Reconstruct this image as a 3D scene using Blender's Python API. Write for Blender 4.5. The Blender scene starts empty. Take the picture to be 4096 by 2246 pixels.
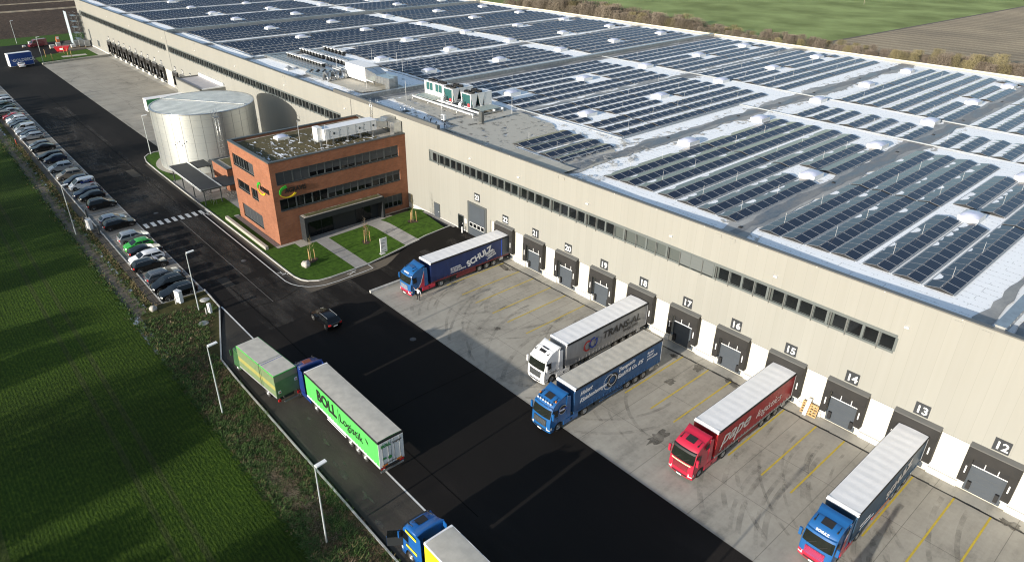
import bpy, bmesh, math, random
from mathutils import Vector, Matrix
R = math.radians
random.seed(7)
scene = bpy.context.scene
COL = scene.collection

# ------------------------------------------------------------------ camera
cam_d = bpy.data.cameras.new('camera')
cam = bpy.data.objects.new('camera', cam_d); COL.objects.link(cam)
cam_d.sensor_width = 36.0
cam_d.lens = 36.0 * 2749.9925 / 4096.0
cam_d.shift_x = 60.7513 / 4096.0
cam_d.shift_y = -21.7568 / 4096.0
cam_d.clip_end = 6000
_y, _p, _r = 0.855774, 0.487698, 0.003757
_f = Vector((-math.sin(_y) * math.cos(_p), math.cos(_y) * math.cos(_p), -math.sin(_p)))
_rt = Vector((math.cos(_y), math.sin(_y), 0)); _u = _rt.cross(_f)
_r2 = _rt * math.cos(_r) + _u * math.sin(_r); _u2 = -_rt * math.sin(_r) + _u * math.cos(_r)
CAMLOC = Vector((23.9611, -59.589, 44.3989))
cam.matrix_world = Matrix(((_r2.x, _u2.x, -_f.x, CAMLOC.x), (_r2.y, _u2.y, -_f.y, CAMLOC.y), (_r2.z, _u2.z, -_f.z, CAMLOC.z), (0, 0, 0, 1)))
scene.camera = cam

# ------------------------------------------------------------------ light
SUN_EL = math.atan(4 / 17.95)
SUN_DIR = Vector((0.06, -1.0, math.tan(SUN_EL))).normalized()      # towards the sun
world = bpy.data.worlds.new('World'); scene.world = world; world.use_nodes = True
wn = world.node_tree.nodes; wl = world.node_tree.links; wn.clear()
sky = wn.new('ShaderNodeTexSky'); sky.sky_type = 'NISHITA'; sky.sun_disc = False
sky.sun_elevation = SUN_EL; sky.sun_rotation = R(176.6)
sky.air_density = 1.0; sky.dust_density = 1.0; sky.ozone_density = 1.0
bg = wn.new('ShaderNodeBackground'); bg.inputs['Strength'].default_value = 0.14
wo = wn.new('ShaderNodeOutputWorld')
wl.new(sky.outputs[0], bg.inputs[0]); wl.new(bg.outputs[0], wo.inputs[0])
sun_d = bpy.data.lights.new('sun', 'SUN'); sun_d.energy = 5.0; sun_d.angle = R(0.55); sun_d.color = (1.0, 0.94, 0.84)
sun = bpy.data.objects.new('sun', sun_d); COL.objects.link(sun)
sun.rotation_euler = SUN_DIR.to_track_quat('Z', 'Y').to_euler(); sun.location = (0, -100, 80)
scene.view_settings.view_transform = 'Standard'; scene.view_settings.look = 'None'
scene.view_settings.exposure = 0.6; scene.view_settings.gamma = 1.0
scene.cycles.max_bounces = 5; scene.cycles.diffuse_bounces = 2; scene.cycles.glossy_bounces = 3
scene.cycles.transparent_max_bounces = 8
scene.cycles.use_denoising = True; scene.cycles.filter_width = 1.15

# ------------------------------------------------------------------ materials
def nt(name):
    m = bpy.data.materials.new(name); m.use_nodes = True
    n = m.node_tree.nodes; return m, n, m.node_tree.links, n['Principled BSDF']
def rgb(*c): return tuple(c) + (1.0,)
def coords(n, l, scale=(1, 1, 1)):
    tc = n.new('ShaderNodeTexCoord'); mp = n.new('ShaderNodeMapping'); mp.inputs['Scale'].default_value = scale
    l.new(tc.outputs['Object'], mp.inputs['Vector']); return mp.outputs[0]
def noise(n, l, vec, scale, detail=4, rough=.55):
    t = n.new('ShaderNodeTexNoise'); t.inputs['Scale'].default_value = scale; t.inputs['Detail'].default_value = detail
    t.inputs['Roughness'].default_value = rough
    if vec is not None: l.new(vec, t.inputs['Vector'])
    return t.outputs['Fac']
def ramp(n, l, fac, stops):
    r = n.new('ShaderNodeValToRGB'); e = r.color_ramp.elements
    e[0].position, e[0].color = stops[0][0], rgb(*stops[0][1])
    e[1].position, e[1].color = stops[-1][0], rgb(*stops[-1][1])
    for p, c in stops[1:-1]:
        k = e.new(p); k.color = rgb(*c)
    l.new(fac, r.inputs[0]); return r.outputs[0]
def mixc(n, l, fac, a, b, mode='MIX'):
    x = n.new('ShaderNodeMix'); x.data_type = 'RGBA'; x.blend_type = mode
    for s, v in ((0, fac), (6, a), (7, b)):
        if hasattr(v, 'links'): l.new(v, x.inputs[s])
        else: x.inputs[s].default_value = v if s == 0 else rgb(*v)
    return x.outputs[2]
def mth(n, l, op, a, b=None, c=None):
    x = n.new('ShaderNodeMath'); x.operation = op
    for i, v in enumerate((a, b, c)):
        if v is None: continue
        if hasattr(v, 'links'): l.new(v, x.inputs[i])
        else: x.inputs[i].default_value = v
    return x.outputs[0]
def sep(n, l, vec):
    s = n.new('ShaderNodeSeparateXYZ'); l.new(vec, s.inputs[0]); return s.outputs
def bump(n, l, bs, h, strength=.3, dist=.02):
    b = n.new('ShaderNodeBump'); b.inputs['Strength'].default_value = strength; b.inputs['Distance'].default_value = dist
    l.new(h, b.inputs['Height']); l.new(b.outputs[0], bs.inputs['Normal'])
_pm = {}
def pm(name, c, c2=None, scale=3.0, rough=.6, metal=0.0, spec=.5, bmp=0.0, coat=0.0, vary=.12, stretch=(1, 1, 1)):
    """plain procedural material: two tones mixed by a noise."""
    if name in _pm: return _pm[name]
    m, n, l, b = nt(name)
    c2 = c2 or tuple(x * (1 - vary) for x in c)
    v = coords(n, l, stretch); f = noise(n, l, v, scale, 5, .6)
    l.new(ramp(n, l, f, [(.3, c2), (.7, c)]), b.inputs['Base Color'])
    b.inputs['Roughness'].default_value = rough; b.inputs['Metallic'].default_value = metal
    b.inputs['Specular IOR Level'].default_value = spec; b.inputs['Coat Weight'].default_value = coat
    b.inputs['Coat Roughness'].default_value = .06
    if bmp: bump(n, l, b, noise(n, l, v, scale * 4, 3), bmp, .02)
    _pm[name] = m; return m
def paint(name, c, rough=.35, coat=.5):
    return pm(name, c, scale=.7, rough=rough, coat=coat, vary=.06)

def m_crop(name, ca, cb, rowdir=(.9, 1.8, 1), bare=(.05, .04, .025)):
    m, n, l, b = nt(name)
    v = coords(n, l); vr = coords(n, l, rowdir)
    f1 = noise(n, l, vr, 1.9, 6, .75); f2 = noise(n, l, v, .045, 3); f3 = noise(n, l, v, 3.1, 4, .7)
    y = sep(n, l, v)[1]; x = sep(n, l, v)[0]
    rows = mth(n, l, 'SINE', mth(n, l, 'MULTIPLY', y, 20.9))
    rows = mth(n, l, 'MULTIPLY_ADD', rows, .045, f1)
    rows = mth(n, l, 'MULTIPLY_ADD', f3, .55, rows)
    c = ramp(n, l, rows, [(.45, tuple(q * .35 for q in ca)), (.75, ca), (1.05, cb)])
    tint = ramp(n, l, f2, [(.35, (.62, .62, .5)), (.65, (1.1, 1.1, 1.0))])
    c = mixc(n, l, 1.0, c, tint, 'MULTIPLY')
    tr = mth(n, l, 'FRACT', mth(n, l, 'MULTIPLY', y, 1 / 12.0))            # tractor tramlines
    tr1 = mth(n, l, 'LESS_THAN', mth(n, l, 'ABSOLUTE', mth(n, l, 'SUBTRACT', tr, .5)), .022)
    tr2 = mth(n, l, 'LESS_THAN', mth(n, l, 'ABSOLUTE', mth(n, l, 'SUBTRACT', tr, .65)), .022)
    tm = mth(n, l, 'MULTIPLY', mth(n, l, 'MAXIMUM', tr1, tr2), .28)
    c = mixc(n, l, tm, c, bare)
    l.new(c, b.inputs['Base Color']); b.inputs['Roughness'].default_value = .9; b.inputs['Specular IOR Level'].default_value = .15
    bump(n, l, b, rows, .9, .12); return m
def m_plough(name, ca, cb, sc=.8, axis=1, freq=2.2):
    m, n, l, b = nt(name); v = coords(n, l)
    f = noise(n, l, v, sc, 8, .7); f2 = noise(n, l, v, .03, 3); y = sep(n, l, v)[axis]
    w = mth(n, l, 'MULTIPLY_ADD', mth(n, l, 'SINE', mth(n, l, 'MULTIPLY_ADD', y, freq, mth(n, l, 'MULTIPLY', f, 3))), .12, f)
    c = ramp(n, l, w, [(.35, ca), (.72, cb)])
    c = mixc(n, l, 1, c, ramp(n, l, f2, [(.3, (.75, .75, .75)), (.7, (1.12, 1.1, 1.05))]), 'MULTIPLY')
    l.new(c, b.inputs['Base Color']); b.inputs['Roughness'].default_value = .95; b.inputs['Specular IOR Level'].default_value = .1
    bump(n, l, b, w, 1.0, .25); return m
def m_concrete(name, base, slabs=(6.13, 6.8), off=(3.0, 1.4), seam=.5):
    m, n, l, b = nt(name); v = coords(n, l)
    f = noise(n, l, v, .16, 6, .62); g = noise(n, l, v, 2.4, 6, .7); s = noise(n, l, coords(n, l, (.9, .12, 1)), 1.1, 5, .65)
    k = mth(n, l, 'ADD', mth(n, l, 'MULTIPLY', f, .6), mth(n, l, 'MULTIPLY_ADD', g, .25, mth(n, l, 'MULTIPLY', s, .35)))
    c = ramp(n, l, k, [(.42, tuple(q * .58 for q in base)), (.58, base), (.75, tuple(q * 1.25 for q in base))])
    X = sep(n, l, v)
    def line(a, per, o, w):
        t = mth(n, l, 'FRACT', mth(n, l, 'DIVIDE', mth(n, l, 'ADD', a, o + 500 * per), per))
        return mth(n, l, 'LESS_THAN', mth(n, l, 'MULTIPLY', t, per), w)
    j = mth(n, l, 'MAXIMUM', line(X[0], slabs[0], off[0], .05), line(X[1], slabs[1], off[1], .05))
    c = mixc(n, l, mth(n, l, 'MULTIPLY', j, seam), c, (.05, .045, .04))
    l.new(c, b.inputs['Base Color']); b.inputs['Roughness'].default_value = .75; b.inputs['Specular IOR Level'].default_value = .3
    bump(n, l, b, g, .15, .01); return m
def m_asphalt(name, base):
    m, n, l, b = nt(name); v = coords(n, l)
    f = noise(n, l, coords(n, l, (.25, .8, 1)), .11, 6, .62); g = noise(n, l, v, 9, 4, .8)
    k = mth(n, l, 'MULTIPLY_ADD', g, .3, f)
    c = ramp(n, l, k, [(.45, tuple(q * .7 for q in base)), (.68, base), (.86, tuple(min(1, q * 2.3) for q in base))])
    l.new(c, b.inputs['Base Color']); b.inputs['Roughness'].default_value = .85; b.inputs['Specular IOR Level'].default_value = .18
    bump(n, l, b, g, .25, .006); return m
def m_snowroof(name):
    m, n, l, b = nt(name); v = coords(n, l); X = sep(n, l, v)
    melt = noise(n, l, v, .16, 6, .62); fine = noise(n, l, v, 2.6, 6, .72)
    # membrane laps: dashed dark marks where the snow has sunk along the sheet edges
    br = n.new('ShaderNodeTexBrick'); br.offset = .5; br.inputs['Scale'].default_value = 1.0
    br.inputs['Brick Width'].default_value = 3.0; br.inputs['Row Height'].default_value = 1.05
    br.inputs['Mortar Size'].default_value = .035; br.inputs['Mortar Smooth'].default_value = .3
    l.new(v, br.inputs['Vector'])
    dash = mth(n, l, 'MULTIPLY', br.outputs['Fac'], mth(n, l, 'GREATER_THAN', noise(n, l, v, 1.3, 3, .6), .52))
    hx = mth(n, l, 'FRACT', mth(n, l, 'MULTIPLY', X[0], 1.9)); hy = mth(n, l, 'FRACT', mth(n, l, 'MULTIPLY', X[1], .95))
    dot = mth(n, l, 'MULTIPLY', mth(n, l, 'LESS_THAN', hx, .16), mth(n, l, 'LESS_THAN', hy, .13))
    dot = mth(n, l, 'MULTIPLY', dot, mth(n, l, 'GREATER_THAN', fine, .47))
    k = mth(n, l, 'MULTIPLY_ADD', fine, .55, melt)
    bare = n.new('ShaderNodeMapRange'); bare.inputs[1].default_value = .47; bare.inputs[2].default_value = .53
    bare.inputs[3].default_value = 1; bare.inputs[4].default_value = 0; l.new(k, bare.inputs[0])
    mask = mth(n, l, 'MAXIMUM', mth(n, l, 'MULTIPLY', mth(n, l, 'MAXIMUM', dash, dot), .6), bare.outputs[0])
    snow = ramp(n, l, fine, [(.3, (.94, .945, .95)), (.7, (.98, .98, .98))])
    c = mixc(n, l, mask, snow, ramp(n, l, fine, [(.3, (.24, .24, .24)), (.7, (.36, .36, .35))]))
    l.new(c, b.inputs['Base Color']); b.inputs['Roughness'].default_value = .7; b.inputs['Specular IOR Level'].default_value = .3
    bump(n, l, b, fine, .25, .03); return m
def m_membrane(name, c1, c2, wet=.35):
    m, n, l, b = nt(name); v = coords(n, l)
    f = noise(n, l, coords(n, l, (1, .35, 1)), .5, 6, .65); g = noise(n, l, v, 4, 4)
    k = mth(n, l, 'MULTIPLY_ADD', g, .25, f)
    l.new(ramp(n, l, k, [(.45, c1), (.75, c2)]), b.inputs['Base Color'])
    l.new(ramp(n, l, f, [(.4, (wet,) * 3), (.6, (.7,) * 3)]), b.inputs['Roughness']); return m
def m_facade(name, base, pitch=1.02):
    m, n, l, b = nt(name); v = coords(n, l); X = sep(n, l, v)
    t = mth(n, l, 'MULTIPLY', mth(n, l, 'ADD', X[0], 500.0), 1 / pitch)
    seam = mth(n, l, 'LESS_THAN', mth(n, l, 'FRACT', t), .022)
    wn_ = n.new('ShaderNodeTexWhiteNoise'); wn_.noise_dimensions = '1D'; l.new(mth(n, l, 'FLOOR', t), wn_.inputs['W'])
    tone = ramp(n, l, wn_.outputs[0], [(0, (.975, .975, .97)), (1, (1.015, 1.015, 1.01))])
    big = ramp(n, l, mth(n, l, 'MULTIPLY_ADD', noise(n, l, coords(n, l, (2.2, 1, .07)), 1.0, 5), .6, mth(n, l, 'MULTIPLY', noise(n, l, coords(n, l, (.3, 1, .3)), .35, 4), .4)), [(.36, (.962, .96, .95)), (.6, (1.01, 1.01, 1.01))])
    c = mixc(n, l, 1, mixc(n, l, 1, base, tone, 'MULTIPLY'), big, 'MULTIPLY')
    c = mixc(n, l, mth(n, l, 'MULTIPLY', seam, .38), c, tuple(q * .5 for q in base))
    l.new(c, b.inputs['Base Color']); b.inputs['Roughness'].default_value = .45; b.inputs['Specular IOR Level'].default_value = .35; return m
def m_brick(name):
    m, n, l, b = nt(name); v = coords(n, l); X = sep(n, l, v)
    cx = n.new('ShaderNodeCombineXYZ'); l.new(mth(n, l, 'ADD', X[0], X[1]), cx.inputs[0]); l.new(X[2], cx.inputs[1])
    br = n.new('ShaderNodeTexBrick'); l.new(cx.outputs[0], br.inputs['Vector']); br.inputs['Scale'].default_value = 1
    br.inputs['Brick Width'].default_value = .5; br.inputs['Row Height'].default_value = .16; br.inputs['Mortar Size'].default_value = .015
    br.inputs['Color1'].default_value = rgb(.300, .122, .064); br.inputs['Color2'].default_value = rgb(.245, .096, .052); br.inputs['Mortar'].default_value = rgb(.20, .12, .09)
    f = noise(n, l, v, .5, 6, .7)
    c = mixc(n, l, 1, br.outputs[0], ramp(n, l, f, [(.3, (.8, .78, .76)), (.7, (1.1, 1.1, 1.1))]), 'MULTIPLY')
    l.new(c, b.inputs['Base Color']); b.inputs['Roughness'].default_value = .85; b.inputs['Specular IOR Level'].default_value = .2; return m
def m_pv(name, near=True):
    m, n, l, b = nt(name); v = coords(n, l); f = noise(n, l, v, .35, 3); c = ramp(n, l, f, [(.3, (.004, .006, .018)), (.7, (.007, .010, .028))])
    if near:
        X = sep(n, l, v)
        g = mth(n, l, 'LESS_THAN', mth(n, l, 'FRACT', mth(n, l, 'MULTIPLY', X[0], 6.0)), .07)
        h = mth(n, l, 'LESS_THAN', mth(n, l, 'FRACT', mth(n, l, 'MULTIPLY', X[1], 3.0)), .04)
        c = mixc(n, l, mth(n, l, 'MULTIPLY', mth(n, l, 'MAXIMUM', g, h), .35), c, (.10, .11, .14))
    l.new(c, b.inputs['Base Color']); b.inputs['Roughness'].default_value = .11; b.inputs['Specular IOR Level'].default_value = .26
    return m
def m_pvsnow(name, lumps=False):
    m, n, l, b = nt(name); v = coords(n, l); X = sep(n, l, v)
    up = mth(n, l, 'DIVIDE', mth(n, l, 'ADD', X[0], 2.32), 1.1)                 # 0 at the lower edge, 1 at the ridge
    sc = mth(n, l, 'ABSOLUTE', mth(n, l, 'SINE', mth(n, l, 'MULTIPLY', X[1], math.pi / 1.78)))
    lim = mth(n, l, 'MULTIPLY_ADD', mth(n, l, 'POWER', sc, .5), .75, mth(n, l, 'MULTIPLY_ADD', noise(n, l, v, .5, 3), 1.3, -.45))
    if lumps:
        oi = n.new('ShaderNodeObjectInfo'); sc = mth(n, l, 'ABSOLUTE', mth(n, l, 'COSINE', mth(n, l, 'MULTIPLY', X[1], math.pi / 1.78)))
        lim = mth(n, l, 'ADD', mth(n, l, 'MULTIPLY', mth(n, l, 'POWER', sc, .6), .55), mth(n, l, 'MULTIPLY_ADD', oi.outputs['Random'], 2.2, mth(n, l, 'MULTIPLY_ADD', noise(n, l, v, 3, 3), .4, -2.25)))
    k = mth(n, l, 'LESS_THAN', up, lim)
    c = mixc(n, l, k, (.008, .011, .026), (.93, .93, .94)); l.new(c, b.inputs['Base Color'])
    l.new(mth(n, l, 'MULTIPLY_ADD', k, .55, .14), b.inputs['Roughness']); b.inputs['Specular IOR Level'].default_value = .25; return m
def m_wrapgrid(name, a, c2, scale, size, axes=(0, 1), rough=.8):
    """fine square grid (paving, grating)."""
    m, n, l, b = nt(name); v = coords(n, l); X = sep(n, l, v)
    g = mth(n, l, 'LESS_THAN', mth(n, l, 'FRACT', mth(n, l, 'MULTIPLY', mth(n, l, 'ADD', X[axes[0]], 500), scale[0])), size)
    h = mth(n, l, 'LESS_THAN', mth(n, l, 'FRACT', mth(n, l, 'MULTIPLY', mth(n, l, 'ADD', X[axes[1]], 500), scale[1])), size)
    f = noise(n, l, v, .5, 6, .7)
    c = ramp(n, l, f, [(.3, tuple(q * .6 for q in a)), (.7, a)])
    c = mixc(n, l, mth(n, l, 'MAXIMUM', g, h), c, c2)
    l.new(c, b.inputs['Base Color']); b.inputs['Roughness'].default_value = rough; return m
def m_patch(name, c, sc, lo, hi, stretch=(1, 1, 1), rough=.8):
    """a surface film that covers its sheet only in patches (frost, stains, rubber marks)."""
    m, n, l, b = nt(name); v = coords(n, l, stretch); f = noise(n, l, v, sc, 6, .7)
    r = n.new('ShaderNodeMapRange'); r.inputs[1].default_value = lo; r.inputs[2].default_value = hi; l.new(f, r.inputs[0])
    t = n.new('ShaderNodeBsdfTransparent'); mx = n.new('ShaderNodeMixShader'); l.new(r.outputs[0], mx.inputs[0])
    l.new(t.outputs[0], mx.inputs[1]); l.new(b.outputs[0], mx.inputs[2]); l.new(mx.outputs[0], n['Material Output'].inputs[0])
    b.inputs['Base Color'].default_value = rgb(*c); b.inputs['Roughness'].default_value = rough; return m
def glass(name, c=(.010, .012, .013), rough=.05, spec=.28):
    return pm(name, c, scale=.4, rough=rough, spec=spec, vary=.4)

M = dict(
    farconcrete=m_concrete('far_yard_concrete', (.31, .285, .24)), melting=m_patch('melting_snow_gap', (.42, .40, .365), .9, .55, .62), cabglass=glass('windscreen_glass', (.018, .022, .018), .06, .5),
    beige=m_facade('beige_cladding', (.268, .265, .243)), white_wall=m_facade('white_cladding', (.62, .60, .53), 1.02),
    plinth=pm('plinth_concrete', (.55, .55, .53), scale=1.2, rough=.8), coping=pm('coping_metal', (.115, .115, .11), rough=.45, scale=.5),
    anth=pm('anthracite_frame', (.075, .083, .085), rough=.45, scale=.6), frameg=pm('grey_window_frame', (.115, .13, .128), rough=.45, scale=.6), cblack=pm('canopy_black', (.022, .025, .028), rough=.6, spec=.3, scale=.6), black=pm('black_rubber', (.012, .012, .013), rough=.7, scale=2),
    dock=pm('dock_shelter_fabric', (.017, .0155, .0145), (.009, .0085, .008), scale=1.3, rough=.75), dockgrey=pm('dock_door_paint', (.058, .069, .083), rough=.5, scale=.8),
    white=pm('white_plain', (.78, .78, .77), rough=.5, scale=.8), offwhite=pm('galvanised_white', (.62, .63, .64), rough=.45, scale=1),
    galv=pm('galvanised_steel', (.42, .44, .45), (.30, .31, .32), scale=1.5, rough=.35, metal=.7), steel=pm('bright_steel', (.6, .62, .63), (.45, .46, .47), scale=1.2, rough=.3, metal=.9),
    glass=glass('window_glass'), blind=pm('window_blind', (.062, .074, .070), scale=9, rough=.6, stretch=(.1, 1, 3)), blind2=pm('pale_window_blind', (.105, .118, .118), scale=9, rough=.6, stretch=(.1, 1, 3)),
    brick=m_brick('brick_wall'), snowroof=m_snowroof('snowy_roof_membrane'), valley=m_membrane('wet_roof_valley', (.06, .07, .09), (.24, .235, .23)),
    bareroof=m_membrane('bare_roof_membrane', (.33, .305, .25), (.48, .45, .385), .6), valleyside=m_membrane('damp_roof_membrane', (.19, .19, .19), (.40, .39, .37), .5), silver=pm('aluminium_rail', (.80, .80, .80), rough=.5, scale=2), barepatch=m_patch('beige_bare_membrane', (.43, .405, .35), .6, .36, .46), trayg=pm('tray_steel', (.34, .36, .38), (.24, .26, .28), rough=.5, scale=1),
    pv=m_pv('solar_glass'), pvfar=m_pv('solar_glass_far', False), pvsnow=m_pvsnow('snowy_solar_glass'), pvlump=m_pvsnow('solar_glass_with_snow_lumps', True), pvsnowfar=pm('snow_covered_solar_glass', (.90, .90, .91), (.06, .07, .09), scale=.9, rough=.6), dome=pm('skylight_dome', (.50, .53, .66), (.42, .45, .58), scale=.5, rough=.25),
    concrete=m_concrete('yard_concrete', (.335, .312, .268)), apron=m_concrete('dock_apron_concrete', (.42, .395, .34), (6.13, 50), (3.0, 0)), asphalt=m_asphalt('asphalt', (.0105, .0088, .0078)),
    wornasphalt=m_asphalt('worn_lane_asphalt', (.052, .046, .038)), paver=m_wrapgrid('parking_pavers', (.27, .25, .215), (.13, .12, .105), (5, 5), .12),
    walk=m_wrapgrid('path_pavers', (.36, .345, .325), (.24, .23, .22), (2.5, 2.5), .05), kerb=pm('kerb_stone', (.50, .49, .46), scale=1.5, rough=.8, vary=.25),
    lineW=pm('white_road_paint', (.72, .71, .68), scale=2.5, rough=.6, vary=.25), lineD=pm('worn_line_paint', (.33, .315, .29), (.18, .17, .155), scale=1.5, rough=.7), lineY=pm('yellow_road_paint', (.60, .44, .035), (.46, .34, .04), scale=2, rough=.6),
    crop=m_crop('winter_crop', (.026, .054, .004), (.068, .108, .009)), cropfar=m_crop('far_winter_crop', (.27, .33, .13), (.33, .385, .165), (1.2, 1.2, 1), (.22, .24, .12)),
    plough=m_plough('dark_ploughed_soil', (.045, .032, .025), (.13, .092, .070), .55, 0, 2.0), stubble=m_plough('stubble_soil', (.30, .24, .17), (.47, .39, .285), 1.2, 1, 1.1),
    lawn=pm('lawn_grass', (.062, .128, .014), (.028, .060, .008), scale=1.7, rough=.9, spec=.15, bmp=.6), verge=pm('verge_ground', (.085, .075, .030), (.035, .038, .014), scale=.9, rough=.95, spec=.1, bmp=.8),
    bank=pm('ditch_bank_grass', (.050, .062, .018), (.020, .022, .009), scale=.8, rough=.95, spec=.1, bmp=.8), earth=pm('bare_earth', (.14, .115, .085), scale=.2, rough=.95),
    frost=m_patch('frost_film', (.30, .35, .42), 1.3, .50, .66, (.6, 1, 1)), rubber=m_patch('tyre_rubber_marks', (.17, .157, .135), .5, .42, 1.2), stain=m_patch('wet_stain', (.085, .076, .064), .8, .25, .75, rough=.4),
    dust=m_patch('pale_dust', (.085, .074, .063), .22, .44, .85, (.3, 1.3, 1)), gravel=pm('gravel_strip', (.46, .42, .36), (.26, .235, .20), scale=9, rough=.9),
    sedum=pm('sedum_roof', (.12, .092, .030), (.055, .044, .016), scale=3.2, rough=.95, bmp=.7), sedum2=pm('canopy_sedum', (.115, .105, .032), (.055, .050, .02), scale=4, rough=.95, bmp=.7), snowpatch=m_patch('thin_snow_patches', (.88, .89, .92), 1.3, .57, .63, (.6, 1.3, 1)),
    zinc=pm('tank_zinc', (.60, .62, .60), (.53, .55, .53), scale=.2, rough=.44, metal=.8), bikeroof=m_wrapgrid('profiled_black_roof', (.030, .034, .038), (.009, .010, .011), (4, .001), .35, rough=.75),
    tankroof=m_wrapgrid('ribbed_tank_roof', (.86, .86, .78), (.25, .28, .26), (.001, 1.3), .24, rough=.5), wood=pm('pine_wood', (.52, .33, .14), (.38, .23, .10), scale=3, rough=.8),
    bark=pm('winter_twigs', (.235, .19, .145), (.15, .12, .09), scale=4, rough=.9), bark2=pm('olive_twigs', (.30, .255, .13), (.19, .16, .085), scale=4, rough=.9),
    leafA=pm('weed_leaf_green', (.052, .105, .012), scale=2, rough=.8, vary=.5), leafB=pm('weed_leaf_brown', (.135, .090, .045), scale=2, rough=.9, vary=.5), leafC=pm('dry_leaf', (.33, .235, .155), scale=2, rough=.9, vary=.4), leafD=pm('dry_grass', (.21, .17, .075), scale=2, rough=.9, vary=.4),
    tyre=pm('tyre_rubber', (.022, .021, .020), scale=3, rough=.85), rim=pm('wheel_rim', (.36, .36, .36), rough=.35, metal=.6), rimdark=pm('dark_steel_rim', (.10, .095, .09), rough=.5, metal=.3),
    lampglass=pm('headlamp_glass', (.75, .76, .74), rough=.1, scale=.5), tail=pm('tail_lamp', (.42, .02, .02), rough=.2, scale=.5), carglass=glass('car_glass', (.008, .010, .012), .06, .4), signgrey=pm('sign_plate', (.028, .032, .037), rough=.5, scale=1), chassis=pm('truck_chassis', (.02, .02, .021), rough=.6, scale=2),
    tarpW=pm('white_tarpaulin', (.84, .83, .83), (.76, .75, .75), scale=1.1, rough=.55, spec=.3), tarpG=pm('grey_tarpaulin', (.56, .52, .45), (.44, .41, .355), scale=1.3, rough=.6, spec=.3), alu=pm('aluminium_side', (.52, .53, .54), rough=.4, metal=.5, scale=1.5),
    orange=pm('amber_lamp', (.70, .20, .02), rough=.3), skin=pm('skin', (.50, .30, .22), rough=.6), hair=pm('brown_hair', (.07, .045, .03), rough=.8),
)
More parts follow.
